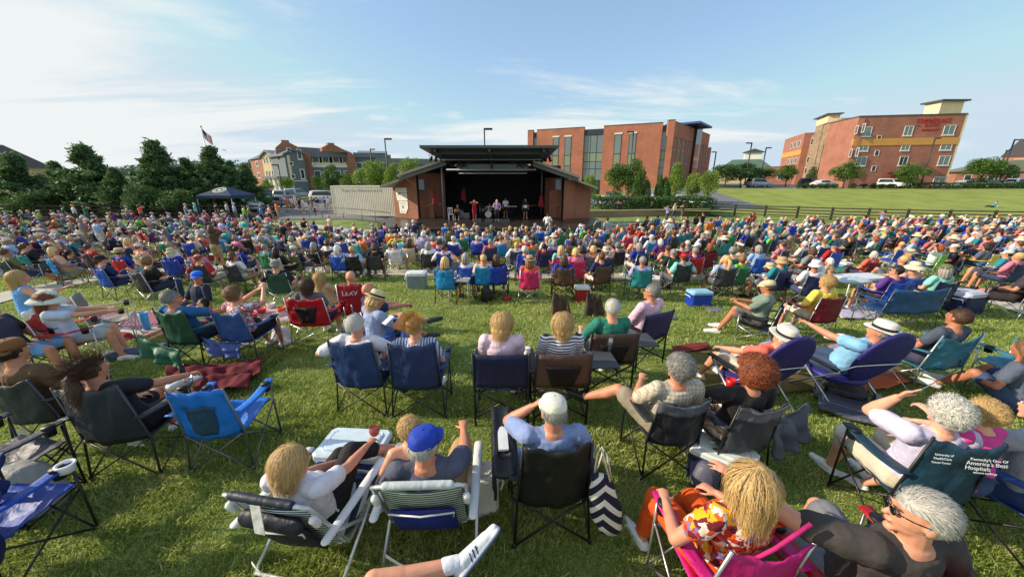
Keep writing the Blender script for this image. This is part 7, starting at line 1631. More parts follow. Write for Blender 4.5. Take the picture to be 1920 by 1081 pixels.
def variant(key):
    if key in VAR: return VAR[key]
    sp = {
      'c0': (seated(), .6, .8), 'c1': (seated(fem=True, lean=12, handL=(-.05, .2, .63), handR=(.05, .2, .63)), .5, 1.4), 'c2': (seated(lean=18, footL=(.2, .5, .40), kneeL=(0, .5, 1), toeL=(.6, .7, .2)), .65, .8),
      'c3': (seated(lean=-2, fem=True, handL=(-.1, .28, .62), handR=(.1, .28, .62), hyaw=10), .55, 1.9), 'c4': (seated(lean=12, handR=(.12, .12, 1.2), elbR=(1, .3, -.3), hyaw=-10), .6, .8), 'c5': (seated(lean=16, hyaw=45), .6, .85),
      'c6': (seated(lean=16, hyaw=-45, fem=True), .5, .8), 'c7': (seated(lean=22, handL=(-.3, -.02, .7), handR=(.3, -.02, .7), fat=1.2, belly=.04), .7, 1.9), 'c8': (seated(lean=14, footL=(-.2, .7, .08), footR=(.15, .72, .08), fat=1.15, belly=.03), .65, .8), 'c9': (seated(lean=10, handL=(-.2, -.05, 1.15), handR=(.2, -.05, 1.15), elbL=(-1, .3, .2), elbR=(1, .3, .2), fem=True), .5, .8),
      'g0': (ground(), .6, .8), 'g1': (ground(lean=-8, fem=True, hyaw=15), .5, .8), 'g2': (ground(lean=24, handL=(-.25, -.25, .05), handR=(.25, -.25, .05), footL=(-.1, .8, .06), footR=(.1, .8, .06), elbL=(-.2, -1, .3), elbR=(.2, -1, .3)), .6, 1.9),
      's0': (dict(hip=(0, 0, .93), lean=1, handL=(-.27, .06, .82), handR=(.27, .06, .82), footL=(-.12, .03, .07), footR=(.12, -.02, .07), kneeL=(0, 1, 0), kneeR=(0, 1, 0)), .6, .8),
      's1': (dict(hip=(0, 0, .93), lean=2, handL=(-.08, .16, 1.52), handR=(.08, .16, 1.52), elbL=(-1, .2, -.4), elbR=(1, .2, -.4), footL=(-.1, 0, .07), footR=(.1, .04, .07), kneeL=(0, 1, 0), kneeR=(0, 1, 0), fem=True), .5, .8),
      's2': (dict(hip=(0, 0, .92), lean=-3, handL=(-.26, .2, .95), handR=(.22, .3, 1.1), footL=(-.1, .22, .07), footR=(.1, -.18, .1), kneeL=(0, 1, 0), kneeR=(0, 1, 0), hyaw=20), .7, 1.9),
      's3': (dict(hip=(0, -.2, .9), lean=-55, handL=(-.15, .55, .8), handR=(.15, .55, .8), footL=(-.1, 0, .07), footR=(.1, 0, .07), kneeL=(0, 1, 0), kneeR=(0, 1, 0)), .6, 1.9),
    }
    P, sl_, lg = sp[key]; v = .021
    S, b = build_body(P, v); VAR[key] = dict(P=P, S=S, body=b, top=build_top(P, S, v, sl_), bottom=build_bottom(P, S, v, lg), Mh=S['Mh'], shoes=[build_shoe(P, S, n_, .02) for n_ in 'LR']); return VAR[key]
rc = random.Random(21); SPOTS = []; NP = [0]; NC = [0]
BOTC = [(60, 72, 108), (176, 150, 112), (30, 32, 40), (90, 92, 98), (206, 200, 190), (50, 60, 90)]
HATN = {'cap': 'cap', 'cap_back': 'cap', 'fedora': 'straw hat', 'sunhat': 'sun hat', 'visor': 'visor', 'bucket': 'bucket hat'}
HAIRN = {'blonde': 'blonde', 'white': 'white', 'grey': 'grey', 'silver': 'silver', 'brown': 'brown', 'dark': 'black', 'auburn': 'auburn', 'lightbrown': 'light brown', 'red': 'red'}
def landmark(x, y):
    px = pix((x, y, Z(x, y)+1))[0]
    a = 'at the far left' if px < 130 else 'below the left cedars' if px < 360 else 'below the canopy tent' if px < 500 else 'below the parked cars' if px < 620 else 'below the tan container' if px < 730 else 'before the left brick wing' if px < 800 else 'before the stage' if px < 1040 else 'before the right brick wing' if px < 1120 else 'below the stone wall' if px < 1320 else 'below the field fence' if px < 1560 else 'below the hotel' if px < 1760 else 'at the far right'
    b = 'near' if y < 8.5 else 'mid' if y < 13 else 'back' if y < 19 else 'rearmost'
    return a, b
def bodycrowd(px, py, pose, top, hcol, chair=None, hat=None, hair=None, rz=None, sunny=False, hatc=None, k=1.0, loc=None, frame=None, extra=None):
    if pose == 'c': pose = rc.choice(['c0', 'c1', 'c2', 'c3', 'c5', 'c6', 'c7', 'c8', 'c0', 'c8'])
    if pose == 'g': pose = rc.choice(['g0', 'g1', 'g2'])
    if pose == 's': pose = rc.choice(['s0', 's1', 's2'])
    V = variant(pose); P = V['P']
    if loc is None:
        g = G(px, py, V['S']['hc'].z*k); a = face(g)+(rc.uniform(-.25, .25)) if rz is None else D(rz); o = rot(V['S']['hc'], a)*k; x, y = g.x-o.x, g.y-o.y
    else: x, y = loc; a = face((x, y))+rc.gauss(0, .3) if rz is None else D(rz)
    p = Vector((x, y, Z(x, y))); SPOTS.append((x, y))
    fem = P.get('fem', False) or hair in ('long', 'bun', 'pony', 'bob')
    hr = hair or (rc.choice(['bob', 'long', 'curly', 'bob']) if fem else 'short')
    act = {'c': 'seated', 'g': 'sitting on the ground', 's': 'standing'}[pose[0]]
    nm = 'bald head' if hr == 'bald' else HAIRN[hcol]+(' hair' if hr != 'long' else ' long hair')
    if hat: nm = (hatc[0]+' ' if hatc else '')+HATN[hat]
    rt = thing('person', None, 'person', p, a); rt.scale = (k, k, k*(1.0))
    hc_ = NM[hatc[0]] if hatc else {'cap': (214, 210, 200), 'fedora': (220, 200, 150), 'sunhat': (226, 216, 190), 'visor': (220, 220, 220), 'cap_back': (60, 70, 100), 'bucket': (200, 190, 150)}.get(hat)
    sp = SP(hair=hr, hcol=hcol, hseed=0, topmat=topfab(top), botmat=FB(rc.choice(BOTC)), hat=(hat, hc_, (60, 50, 44) if hat == 'fedora' else None) if hat else None, shoemat=rc.choice([WHPL, BLKPL, FB((120, 110, 100))]))
    if hat in ('sunhat', 'bucket'): sp['hat'] = (hat, hc_, hc_)
    sp['face'] = sunny; sp['glasses'] = sunny; dress(rt, V, sp, False)
    A_, B_ = landmark(x, y)
    kid = 'child' if k < .8 else ('woman' if fem else 'man')
    NP[0] += 1; seat = (' in %s chair' % chair) if (chair and pose[0] == 'c') else ''
    ALL.append([rt, '%s %s %s in %s top with %s%s' % (act, '' if True else '', kid, top, nm, seat), pix(p)[0], A_, B_, p.y])
    if chair and pose[0] == 'c':
        ck = k*rc.uniform(.97, 1.04); nr = p.y < 12.5
        fr = frame or rc.choice([GREYM, BLACK, DARKM, SILV])
        c = quad_chair(None, p, a, NM[chair], fr, near=nr, w=.48, sag=rc.choice([.03, .05]), seed=rc.choice([0, 1]), k=ck); NC[0] += 1
        ALL.append([c, '%s camp chair under the %s in %s top' % (chair, kid, top), pix(p)[0], A_, B_, p.y])
    return rt
def A(z, x, y): 
    X0, Y0, s = {'A': (0, 380, 6), 'B': (300, 380, 6), 'C': (600, 400, 6), 'D': (900, 400, 6), 'E': (1200, 380, 6), 'F': (1480, 380, 6), 'G': (1720, 380, 4.16)}[z]; return X0+x/s, Y0+y/s
rows = '''A 385 175 c blue brown pink|A 615 170 c teal grey teal|A 700 145 c grey grey navy cap|A 920 180 c light_blue grey blue|A 115 185 c maroon brown maroon|A 45 190 c coral brown -|A 790 205 c white brown blue
A 1070 215 s0 light_blue brown|A 1170 250 c navy grey navy cap white|A 1250 265 c brown lightbrown navy|A 1240 360 c navy red - - bob|A 1350 360 c white dark navy|A 1575 290 c green brown red|A 1690 300 c purple grey red cap grey
A 1440 425 c4 peach blonde - - long|A 1530 400 c grey grey charcoal cap beige|A 780 560 g brown dark - - pony|A 600 540 c8 peach blonde azure - long|A 265 500 c black brown teal|A 140 375 c navy grey navy|A 330 270 c purple brown -|A 460 310 c lavender grey purple cap white
A 210 290 c brown dark charcoal|A 1260 115 s1 purple brown - - long|A 945 45 s1 green brown - - long|A 815 35 s0 white blonde|A 700 45 s0 dark_green brown|A 1420 50 s2 grey grey|A 1560 35 s1 coral brown|A 1130 640 c2 navy brown blue cap black|A 1660 660 c3 black lightbrown charcoal - curly
A 300 480 c black dark teal|A 1000 500 c8 red brown -|A 60 560 c olive brown charcoal|A 560 250 c red dark navy|A 870 270 c white lightbrown blue|A 1330 330 c teal grey royal_blue cap|A 1480 190 g grey brown|A 1540 180 c lime_green brown green
B 430 620 c7 red lightbrown charcoal visor red|B 390 250 c coral white navy|B 480 315 c white white dark_green cap white|B 100 130 c grey grey navy cap beige|B 680 205 s0 lavender grey - fedora|B 575 290 s1 brown brown|B 1090 335 c5 azure dark beige|B 820 265 c black brown navy|B 975 310 c coral blonde -
B 900 545 g purple dark - - long|B 1310 540 c black dark beige - long|B 1500 520 c navy grey olive cap white|B 1300 700 c black grey dark_green cap_back grey|B 1730 480 c brown grey black|B 1180 500 c teal grey green|B 200 560 g coral blonde|B 820 600 c white brown charcoal|B 1880 450 c white brown black|B 1480 400 c beige grey charcoal - bob|B 1510 235 c slate grey olive|B 1660 250 c black white olive|B 1885 220 c red dark -
B 1730 225 c royal_blue brown -|B 1380 235 c white blonde navy|B 1320 310 c black dark turquoise cap black|B 1225 150 s3 pink dark|B 1075 190 c orange brown -|B 1125 45 s0 azure grey|B 1220 40 s0 peach grey|B 1300 0 s0 orange brown|B 935 45 s0 lime_green brown|B 990 50 s2 olive grey|B 825 15 s0 light_blue white - cap white
B 740 5 s0 plaid brown|B 620 15 s0 black dark|B 385 15 s0 turquoise white|B 280 25 s2 grey grey - cap|B 200 380 c black brown charcoal|B 600 220 c brown lightbrown -|B 1200 90 c lavender brown -|B 760 150 c blue dark royal_blue|B 640 150 c pink white navy|B 430 190 c maroon brown maroon|B 250 150 c cream grey - fedora|B 180 200 c light_blue white blue
C 360 405 c7 light_blue blonde black|C 610 375 c black brown charcoal|C 835 350 c7 plaid grey white cap beige|C 1215 355 c white grey charcoal|C 1160 235 c lavender white lavender|C 1000 320 c brown brown beige - long|C 790 200 c cream grey orange|C 850 250 c yellow blonde black|C 510 262 c pink white slate|C 640 232 c navy brown royal_blue
C 380 130 c peach blonde royal_blue|C 405 190 c pink auburn -|C 210 200 c white brown slate cap purple|C 245 165 c white grey slate cap white|C 720 120 c lavender brown orange|C 855 140 c black dark navy|C 985 130 c white white -|C 1045 170 c grey brown navy|C 1100 80 s3 black dark|C 1155 145 g peach blonde|C 1225 190 c teal red turquoise
C 1385 385 c white brown royal_blue|C 1410 535 c4 slate blonde azure - long|C 1640 490 c white grey blue|C 1840 510 c cream blonde azure|C 1450 180 c olive brown olive|C 1530 125 c pink blonde -|C 1620 140 c cream blonde lime_green|C 1640 200 c black brown navy|C 1770 165 c slate grey - fedora|C 1845 235 c light_blue white white|C 1765 275 c lavender white royal_blue|C 1500 285 c white white royal_blue cap white
C 80 345 c white brown charcoal|C 200 395 c lavender white -|C 340 255 c white white charcoal|C 545 245 c pink lightbrown charcoal|C 930 185 c white white -|C 470 190 c blue grey royal_blue|C 130 250 c brown auburn navy|C 1330 330 c red brown royal_blue
D 40 240 c light_blue white royal_blue|D 340 160 c black blonde -|D 400 175 c brown blonde -|D 520 170 c red blonde -|D 590 205 c teal grey teal|D 680 170 c light_blue blonde -|D 790 220 c maroon dark charcoal cap blue|D 890 165 c white dark navy|D 1012 150 c black dark -|D 1130 140 c white grey royal_blue bucket white|D 1395 175 c light_blue brown dark_green|D 1545 150 c red blonde -
D 1695 130 c red red red|D 1830 185 c red grey maroon cap grey|D 1680 215 c peach auburn hot_pink|D 1500 255 c grey grey grey|D 390 235 c white white yellow|D 305 215 c beige grey -|D 220 225 c grey grey -|D 265 185 c cream lightbrown -|D 115 320 c coral grey navy|D 410 355 c white blonde charcoal|D 505 410 c royal_blue white royal_blue|D 755 290 c white blonde charcoal cap cream
D 910 400 c1 mint blonde hot_pink - long|D 945 510 c royal_blue brown brown - long|D 560 530 c1 coral lightbrown hot_pink fedora tan|D 195 505 c navy brown royal_blue|D 1075 435 c pink blonde hot_pink|D 1150 400 c slate dark - - bob|D 1370 490 c4 navy brown brown|D 1280 400 c peach blonde slate|D 1415 415 c4 peach blonde charcoal bucket cream|D 1555 360 c grey grey black cap grey
D 1785 370 c royal_blue grey charcoal|D 1830 530 c lavender grey teal|D 1050 300 c brown dark brown - long|D 1310 260 c grey lightbrown charcoal|D 80 180 c grey lightbrown -|D 175 165 c black dark -|D 130 150 c olive grey -|D 720 370 c maroon dark navy|D 850 150 g peach brown|D 30 500 g pink blonde
E 495 615 c7 mint brown charcoal cap red|E 975 640 c light_blue blonde charcoal - pony|E 480 480 c7 white brown red|E 785 490 c black auburn maroon - long|E 645 490 c maroon grey - cap white|E 315 510 c peach brown -|E 130 390 c white white azure cap white|E 30 300 c red grey -|E 660 260 c pink grey charcoal cap cream|E 830 270 c floral brown dark_green
E 1200 330 c royal_blue grey black|E 1370 400 c black dark charcoal|E 1330 520 c light_blue grey blue|E 1590 660 c4 teal lightbrown navy bucket tan|E 1610 470 c pink brown charcoal|E 1850 465 c white white navy|E 370 190 c coral brown -|E 300 180 c lavender brown -|E 200 160 c teal dark -|E 640 150 c black dark black|E 530 170 c black dark navy
E 320 45 s1 lavender brown|E 395 20 s2 cream blonde|E 490 30 s1 brown dark|E 1240 150 c red brown maroon|E 1040 190 c white brown -|E 970 200 c peach blonde -|E 1560 240 c turquoise grey turquoise|E 1460 260 c lavender lightbrown blue|E 1640 175 c peach blonde -|E 790 200 s0 orange brown|E 900 170 c mint grey azure|E 1050 250 c light_blue grey -|E 1110 300 c slate grey black|E 1280 120 c red brown red|E 80 170 c brown dark -|E 130 190 c grey grey -|E 1730 330 c maroon brown blue
F 400 440 c white lightbrown navy cap olive|F 510 490 c red grey blue cap navy|F 295 700 c4 white dark navy bucket white|F 1210 765 c5 purple dark blue|F 1405 720 c peach brown blue sunhat cream|F 1750 750 c mint grey navy cap olive|F 1685 500 c9 white auburn lime_green|F 970 400 c white auburn green - bob|F 1410 425 c light_blue grey slate|F 1590 340 c black grey charcoal|F 1720 150 s0 blue grey - bucket white
F 255 185 c black blonde royal_blue cap white|F 380 235 c white dark -|F 470 250 c pink grey royal_blue|F 740 170 g peach brown|F 890 180 g olive dark|F 1000 180 g white brown|F 1130 170 g navy dark|F 1070 100 s1 lavender brown|F 785 285 c pink lightbrown royal_blue|F 680 310 c white grey navy|F 700 400 c black brown charcoal|F 1370 270 c mint grey green sunhat cream|F 200 310 c white brown - cap white|F 480 320 c white blonde blue|F 1030 300 g coral grey|F 1150 290 c green brown green|F 1230 290 c blue brown -
G 535 340 c slate dark yellow|G 580 265 c coral grey maroon|G 410 215 c9 peach brown charcoal|G 450 245 c white brown - cap white|G 290 255 c white red -|G 740 165 c white brown -|G 700 235 c royal_blue brown navy|G 810 195 c coral grey - fedora|G 800 320 c light_blue brown charcoal|G 790 420 c pink blonde navy|G 650 215 c brown dark -|G 830 250 c pink brown maroon cap white'''
COLS = lambda s: s.replace('_', ' ')
for ln in rows.split('\n'):
    for it in ln.split('|'):
        q = it.split(); z, zx, zy, pose, top, hcol = q[:6]; px, py = A(z, float(zx), float(zy))
        chair = COLS(q[6]) if len(q) > 6 and q[6] != '-' else None; hat = q[7] if len(q) > 7 and q[7] != '-' else None
        hair = None; hatc = None
        if len(q) > 8:
            if hat: hatc = (COLS(q[8]),)
            else: hair = q[8]
        top = COLS(top); rzv = None
        if pose == 'c' and chair is None: pose = rc.choice(['c0', 'c3', 'c5', 'c6'])
        if pose in ('c4', 'c9') and (px, py) and top in ('peach',) and zy == '425': rzv = None
        chair2 = chair or (rc.choice(['navy', 'charcoal', 'blue', 'green', 'maroon', 'black']) if pose[0] == 'c' else None)
        if z == 'D' and zx == '945': pass
        if pose in ('s3',): hair = hair or 'short'
        bodycrowd(px, py, pose, top, hcol, chair2, hat, hair, rzv, hatc=hatc, sunny=(pose == 'c5'))
# the video man in front of the stage, the man on the field, people on the paths
bodycrowd(1027, 403, 's2', 'white', 'dark', rz=-20); bodycrowd(1160, 379, 's1', 'navy', 'brown', rz=170); 
bodycrowd(1869, 379, 'g2', 'azure', 'dark', rz=60)
for px, c, h in ((537, 'coral', 'brown'), (545, 'white', 'brown'), (552, 'white', 'blonde'), (560, 'black', 'dark'), (566, 'white', 'brown'), (576, 'olive', 'grey'), (583, 'green', 'brown'), (593, 'navy', 'dark'), (607, 'royal blue', 'brown'), (614, 'white', 'dark'), (525, 'slate', 'dark')):
    bodycrowd(px, 370+rc.uniform(-3, 3), rc.choice(['s0', 's2', 's0']), c, h, rz=rc.uniform(-160, 160))
EMPTY = [(1848, 487, 'yellow', 12, (170, 172, 176)), (1668, 478, 'blue', 0, None), (1430, 408, 'lime green', 20, None), (1580, 412, 'royal blue', 0, None)]
for px, py, c, rz, pn in EMPTY:
    if c == 'yellow':
        continue
    q = G(px, py, .6); quad_chair('empty %s camp chair %s' % (c, {'blue': 'beside the table in the right crowd', 'lime green': 'by the field fence', 'royal blue': 'near the back of the right crowd'}[c]), (q.x, q.y, Z(q.x, q.y)), face(q), NM[c], SILV, near=q.y < 12)
# loveseat, tables, coolers in the right crowd
q = G(1690, 560, .6); quad_chair('double width slate blue loveseat camp chair in the right crowd', (q.x, q.y, Z(q.x, q.y)), face(q)-.1, (34, 78, 124), GREYM, w=1.15, h=.9, seed=1, name='double_camp_chair')
def table(label, loc, rz, c, sx=.9, sy=.5, h=.6, leg=WHITEM):
    t = thing('folding_table', label, 'table', loc, rz); mb = MB(); mb.box((-sx/2, -sy/2, h-.025), (sx/2, sy/2, h)); mb.build('table_top', plain('table_top', c, .45), t)
    for a in (-1, 1):
        for b in (-1, 1): link('leg', T([[(a*(sx/2-.05), b*(sy/2-.04), h-.025), (a*(sx/2-.02), b*(sy/2-.02), .0)]], .014), t, mats=[leg])
    return t
table('white folding table with wrapped food in the right crowd', G(1600, 560), D(8), (214, 218, 226), 1.2, .55, .62)
p = G(1600, 530, .62); mb = MB(); mb.ell((0, 0, .05), (.4, .2, .07), None, 20, 10); mb.v = [tuple(Vector(v)*(1+.2*noise.noise(Vector(v)*9))) for v in mb.v]; o = mb.build('wrapped_food', plain('wrap', (190, 206, 210), .25), None, True); o.location = (p.x, p.y, Z(p.x, p.y)+.62); tag(o, 'pile of wrapped food on the white folding table', 'food')
tbl = table('small white plastic table with a pink cup between the blue chairs', G(862, 562), 0, (206, 204, 196), .55, .4, .55, WHPL); p = tbl.location; cup('pink tumbler on the small white plastic table', (p.x, p.y, p.z+.551), plain('pink_cup', (196, 140, 140), .4), .04, .12, 'tumbler')
cooler('blue cooler with pale lid under the grey lawn chairs', G(1308, 572), D(4), (24, 60, 170), (150, 196, 220), .5, .34, .38)
cooler('grey wheeled cooler with white top behind the plaid shirt man', G(783, 540), D(4), (120, 132, 142), (226, 228, 230), .55, .4, .5)
cooler('blue and white cooler between the azure chairs', G(897, 520), 0, (30, 60, 160), (228, 230, 232), .4, .3, .36)
cooler('red cooler with white lid between the two brown chairs', G(1090, 565), 0, (150, 24, 34), (216, 214, 214), .34, .26, .42)
cooler('navy soft cooler box at the right crowd edge', G(1802, 585), D(12), (24, 34, 84), (196, 196, 214), .6, .4, .5)
for px, py, c, lb in ((1052, 590, (88, 70, 58), 'brown chair bag hanging behind the left brown chair'), (1115, 592, (74, 60, 54), 'dark brown chair bag hanging behind the right brown chair')):
    p = G(px, py); t = thing('chair_bag', lb, 'bag', p, 0); drape(t, 'bag_cloth', [(-.2, 0, .55), (.1, .02, .5), (.22, -.02, .03), (-.25, -.03, .0)], fabric(c), .05, 14, px)
blob_bag('black backpack on the grass beside the azure chair', 'backpack', 'bag', G(912, 565), 0, (.3, .22, .4), nylon((22, 22, 26)), 2, BLKPL)
blob_bag('red pouch on the grass behind the azure chair', 'pouch', 'bag', G(950, 562), 0, (.25, .18, .1), nylon((176, 30, 30)), 5)
blob_bag('grey flat bag on the grass by the beige capped man', 'bag', 'bag', G(1340, 582), D(20), (.5, .3, .06), nylon((120, 120, 124)), 6)
ground_sheet('lavender white blanket on the grass left of the loveseat', 'blanket', 'blanket', [G(1575, 600), G(1650, 600), G(1640, 570), G(1560, 575)], FB((200, 194, 216)), .03, 18, 10, .03, 21)
ground_sheet('bright pink blanket in the left crowd', 'blanket', 'blanket', [G(85, 510), G(175, 508), G(175, 486), G(110, 488)], FB((220, 90, 130)), .03, 18, 10, .03, 22)
ground_sheet('mint green blanket behind the bright pink one', 'blanket', 'blanket', [G(125, 484), G(170, 484), G(165, 474), G(130, 474)], FB((120, 200, 180)), .03, 12, 8, .03, 23)
ground_sheet('purple patterned blanket left of the bright pink one', 'blanket', 'blanket', [G(20, 518), G(84, 514), G(80, 500), G(30, 502)], FB((120, 90, 110), 'multi', c2=(190, 180, 190)), .04, 14, 8, .03, 24)
# musicians
def perf(px, pose, top, hcol, hair, label, Yp, bot=None, rz=180, k=1.0):
    V = variant(pose); x = W(px, 400, Yp).x; rt = thing('person', label, 'person', (x, Yp, DZ), D(rz), 'musicians on the stage'); rt.scale = (k, k, k)
    dress(rt, V, SP(hair=hair, hcol=hcol, topmat=topfab(top), botmat=FB(bot or (30, 30, 34))), False); return x
x = perf(858, 'c1', 'black', 'grey', 'short', 'seated guitarist in black by the white chair on stage', 31.0)
t = thing('acoustic_guitar', 'acoustic guitar held by the seated musician on stage', 'guitar', (x-.05, 30.62, DZ+.72)); mb = MB(); mb.ell((0, 0, 0), (.2, .06, .17)); mb.ell((.2, 0, .03), (.14, .055, .12)); mb.build('guitar_body', plain('guitar_wood', (150, 100, 50), .3), t, True); link('neck', T([[(.3, -.02, .05), (.75, -.04, .2)]], .025), t, mats=[BLKPL])
t = thing('white_chair', 'white wooden chair at the left of the stage', 'chair', (W(845, 400, 30.6).x, 30.6, DZ), D(200)); mb = MB(); mb.box((-.2, -.2, .43), (.2, .2, .46)); mb.build('seat', WHPL, t)
for a in (-1, 1):
    for b in (-1, 1): mb = MB(); mb.box((a*.18-.02, b*.18-.02, 0), (a*.18+.02, b*.18+.02, .43)); mb.build('leg', WHPL, t)
mb = MB()
for a in (-.18, -.06, .06, .18): mb.box((a-.02, -.2, .461), (a+.02, -.17, .9))
mb.box((-.2, -.205, .901), (.2, -.165, .98)); mb.build('backrest', WHPL, t)
perf(890, 's1', 'red', 'brown', 'bob', 'singer in a long red outfit at the microphone', 29.6, (150, 30, 36)); perf(932, 's2', 'lavender', 'blonde', 'long', 'singer with long blonde hair and pale shawl at centre stage', 29.8, (60, 30, 40)); perf(918, 'c0', 'white', 'brown', 'short', 'drummer in white shirt behind the drum kit', 33.2); perf(948, 's0', 'white', 'brown', 'short', 'keyboard player in white standing behind the piano', 32.8); perf(985, 's0', 'black', 'dark', 'short', 'bass player in black on the right of the stage', 31.8)
def mic(px, Yp, lb, red=False):
    t = thing('microphone_stand', lb, 'microphone stand', (W(px, 400, Yp).x, Yp, DZ)); link('pole', T([[(0, 0, .02), (0, 0, 1.45)]], .018), t, mats=[BLACK]); link('tripod_base', T([[(0, 0, .12), (.3, 0, 0)], [(0, 0, .12), (-.2, .2, 0)], [(0, 0, .12), (-.2, -.2, 0)]], .015), t, mats=[BLACK]); mb = MB(); mb.cap((0, 0, 1.45), (0, -.1, 1.52), .02, .035); mb.build('microphone', GREYM, t, True)
    if red: drape(t, 'red_scarf', [(-.12, -.05, 1.35), (.12, -.05, 1.35), (.1, -.06, .1), (-.1, -.06, .15)], FB((150, 26, 34)), .03, 10, 1)
mic(889, 29.2, 'microphone stand draped with a red scarf', True); mic(929, 29.3, 'microphone stand before the blonde singer'); mic(835, 30.4, 'thin microphone stand at the left of the stage'); mic(980, 31.2, 'microphone stand before the bass player')
t = thing('drum_kit', 'silver and black drum kit at the back of the stage', 'drum kit', (W(916, 400, 32.3).x, 32.3, DZ)); ST_ = plain('drum_shell', (90, 92, 98), .3, .5); HEAD = plain('drum_head', (206, 204, 196), .5); BRS = plain('cymbal_brass', (190, 160, 80), .3, .9)
def drum(nm, c, ax, r, h): mb = MB(); c = Vector(c); ax = Vector(ax).normalized(); mb.tube([c, c+ax*h], r, 20); d = mb.build(nm, ST_, t); mb = MB(); mb.tube([c-ax*.012, c-ax*.002], r*.96, 20); mb.tube([c+ax*(h+.002), c+ax*(h+.012)], r*.96, 20); mb.build('drum_head', HEAD, d)
drum('bass_drum', (0, -.35, .32), (0, 1, 0), .3, .4); drum('snare_drum', (-.45, .1, .6), (0, 0, 1), .18, .14); drum('tom_drum', (-.18, -.1, .72), (0, 0, 1), .15, .2); drum('tom_drum', (.2, -.1, .72), (0, 0, 1), .16, .22); drum('floor_tom', (.6, .1, .3), (0, 0, 1), .2, .38)
for x, y, z in ((-.75, 0, 1.2), (.7, -.1, 1.25), (-.5, .2, .95)):
    c_ = link('cymbal_stand', T([[(x, y, 0), (x, y, z)]], .014), t, mats=[SILV]); mb = MB(); mb.loft([(Vector((x, y, z)), Vector((.24, 0, 0)), Vector((0, .24, .05))), (Vector((x, y, z+.03)), Vector((.05, 0, 0)), Vector((0, .05, 0)))], 20); mb.build('cymbal', BRS, c_)
t = thing('keyboard', 'white edged keyboard on a black stand on stage', 'keyboard', (W(957, 400, 31.8).x, 31.8, DZ)); mb = MB(); mb.box((-.6, -.16, .92), (.6, .16, 1.0)); mb.build('case', BLKPL, t); mb = MB(); mb.box((-.56, -.18, 1.001), (.56, -.03, 1.03)); mb.build('keys', WHPL, t); link('stand', T([[(-.5, 0, 0), (.5, 0, .92)], [(.5, .02, 0), (-.5, .02, .92)]], .02), t, mats=[BLACK])
for px, Yp, sz, lb in ((874, 31.8, (.28, .22, .45), 'silver guitar amplifier behind the white chair'), (895, 29.0, (.3, .2, .22), 'wedge monitor speaker in front of the red singer'), (916, 28.8, (.3, .2, .22), 'wedge monitor speaker at the stage centre'), (945, 28.9, (.45, .2, .2), 'long wedge monitor before the blonde singer'), (864, 32.5, (.22, .2, .6), 'tall black speaker cabinet left of the silver amplifier')):
    t = thing('stage_monitor', lb, 'speaker', (W(px, 400, Yp).x, Yp, DZ)); mb = MB(); a, b, c = sz; vs = [(-a, -b, 0), (a, -b, 0), (a, b, 0), (-a, b, 0), (-a, -b*.2, c), (a, -b*.2, c), (a, b, c), (-a, b, c)]; mb.add(vs, [(0,3,2,1),(4,5,6,7),(0,1,5,4),(1,2,6,5),(2,3,7,6),(3,0,4,7)]); mb.build('cabinet', plain('amp', (110, 112, 116) if 'silver' in lb else (44, 44, 48), .6), t)
    mb = MB(); mb.box((-a*.9, -b*.2-.02 if False else -b-.012, .02), (a*.9, -b-.002, c*.3)); mb.build('grille', GREYM, t)
g_ = thing('bass_guitar', 'bass guitar across the player in black', 'guitar', (W(985, 400, 31.5).x, 31.55, DZ+1.0)); mb = MB(); mb.ell((0, 0, 0), (.2, .04, .14)); mb.build('guitar_body', WHPL, g_, True); link('neck', T([[(.1, -.02, .03), (.85, -.06, .12)]], .022), g_, mats=[plain('guitar_wood', (150, 100, 50), .3)])
for px, Yp, z0_, lb in ((818, 30.5, 1.9, 'red cloth tied round the left stage column'), (871, 33, 2.2, 'red cloth hanging from the dark stand at the back of the stage'), (1014, 30.4, 1.7, 'dark red cloth on the right stage column')):
    t = thing('red_cloth', lb, 'cloth', (W(px, 400, Yp).x, Yp, DZ)); drape(t, 'cloth', [(-.08, -.1, z0_+.3), (.1, -.1, z0_+.3), (.22, -.12, z0_-1.0 if '871' == str(px) else z0_-.7), (-.28, -.12, z0_-.6)], FB((128, 22, 36)), .05, 10, px)
    link('pole', T([[(0, 0, 0), (0, 0, z0_+.5)]], .03), t, mats=[BLACK])
# fill rows behind: keep spacing from everything already placed
tops = ['white', 'white', 'light blue', 'navy', 'red', 'black', 'grey', 'coral', 'teal', 'royal blue', 'pink', 'purple', 'green', 'beige', 'peach', 'lavender', 'slate', 'maroon', 'azure', 'cream', 'charcoal', 'orange', 'turquoise', 'lime green', 'plaid', 'floral', 'plaid', 'beige', 'grey']
chs = ['navy', 'blue', 'charcoal', 'green', 'red', 'royal blue', 'black', 'slate', 'maroon', 'teal', 'beige', 'azure']
hcs = ['grey', 'white', 'brown', 'blonde', 'dark', 'lightbrown', 'silver', 'auburn', 'grey']
def free(x, y, d=.62): return all((x-a)**2+(y-b)**2 > d*d for a, b in SPOTS)
def zone(x, y):
    px, py = pix((x, y, Z(x, y)+.9))
    if px < -30 or px > 1950: return False
    if float(pathd(x, y)) < .8: return False
    if y > 24.3 and -12 < x < 9: return False
    if x < -11 and y > 29.5 and x > -22: return False
    if x < -8 and y > 27.0 and x > -20: return False
    if x > 8.5 and y > 27+(x-8.5)*.18: return False
    if x < -22 and y > 31.5: return False
    if y > 31.5: return False
    return y > (9.0 if px > 1230 else 10.0 if px < 560 else 11.0)
cand = []
yy = 9.2
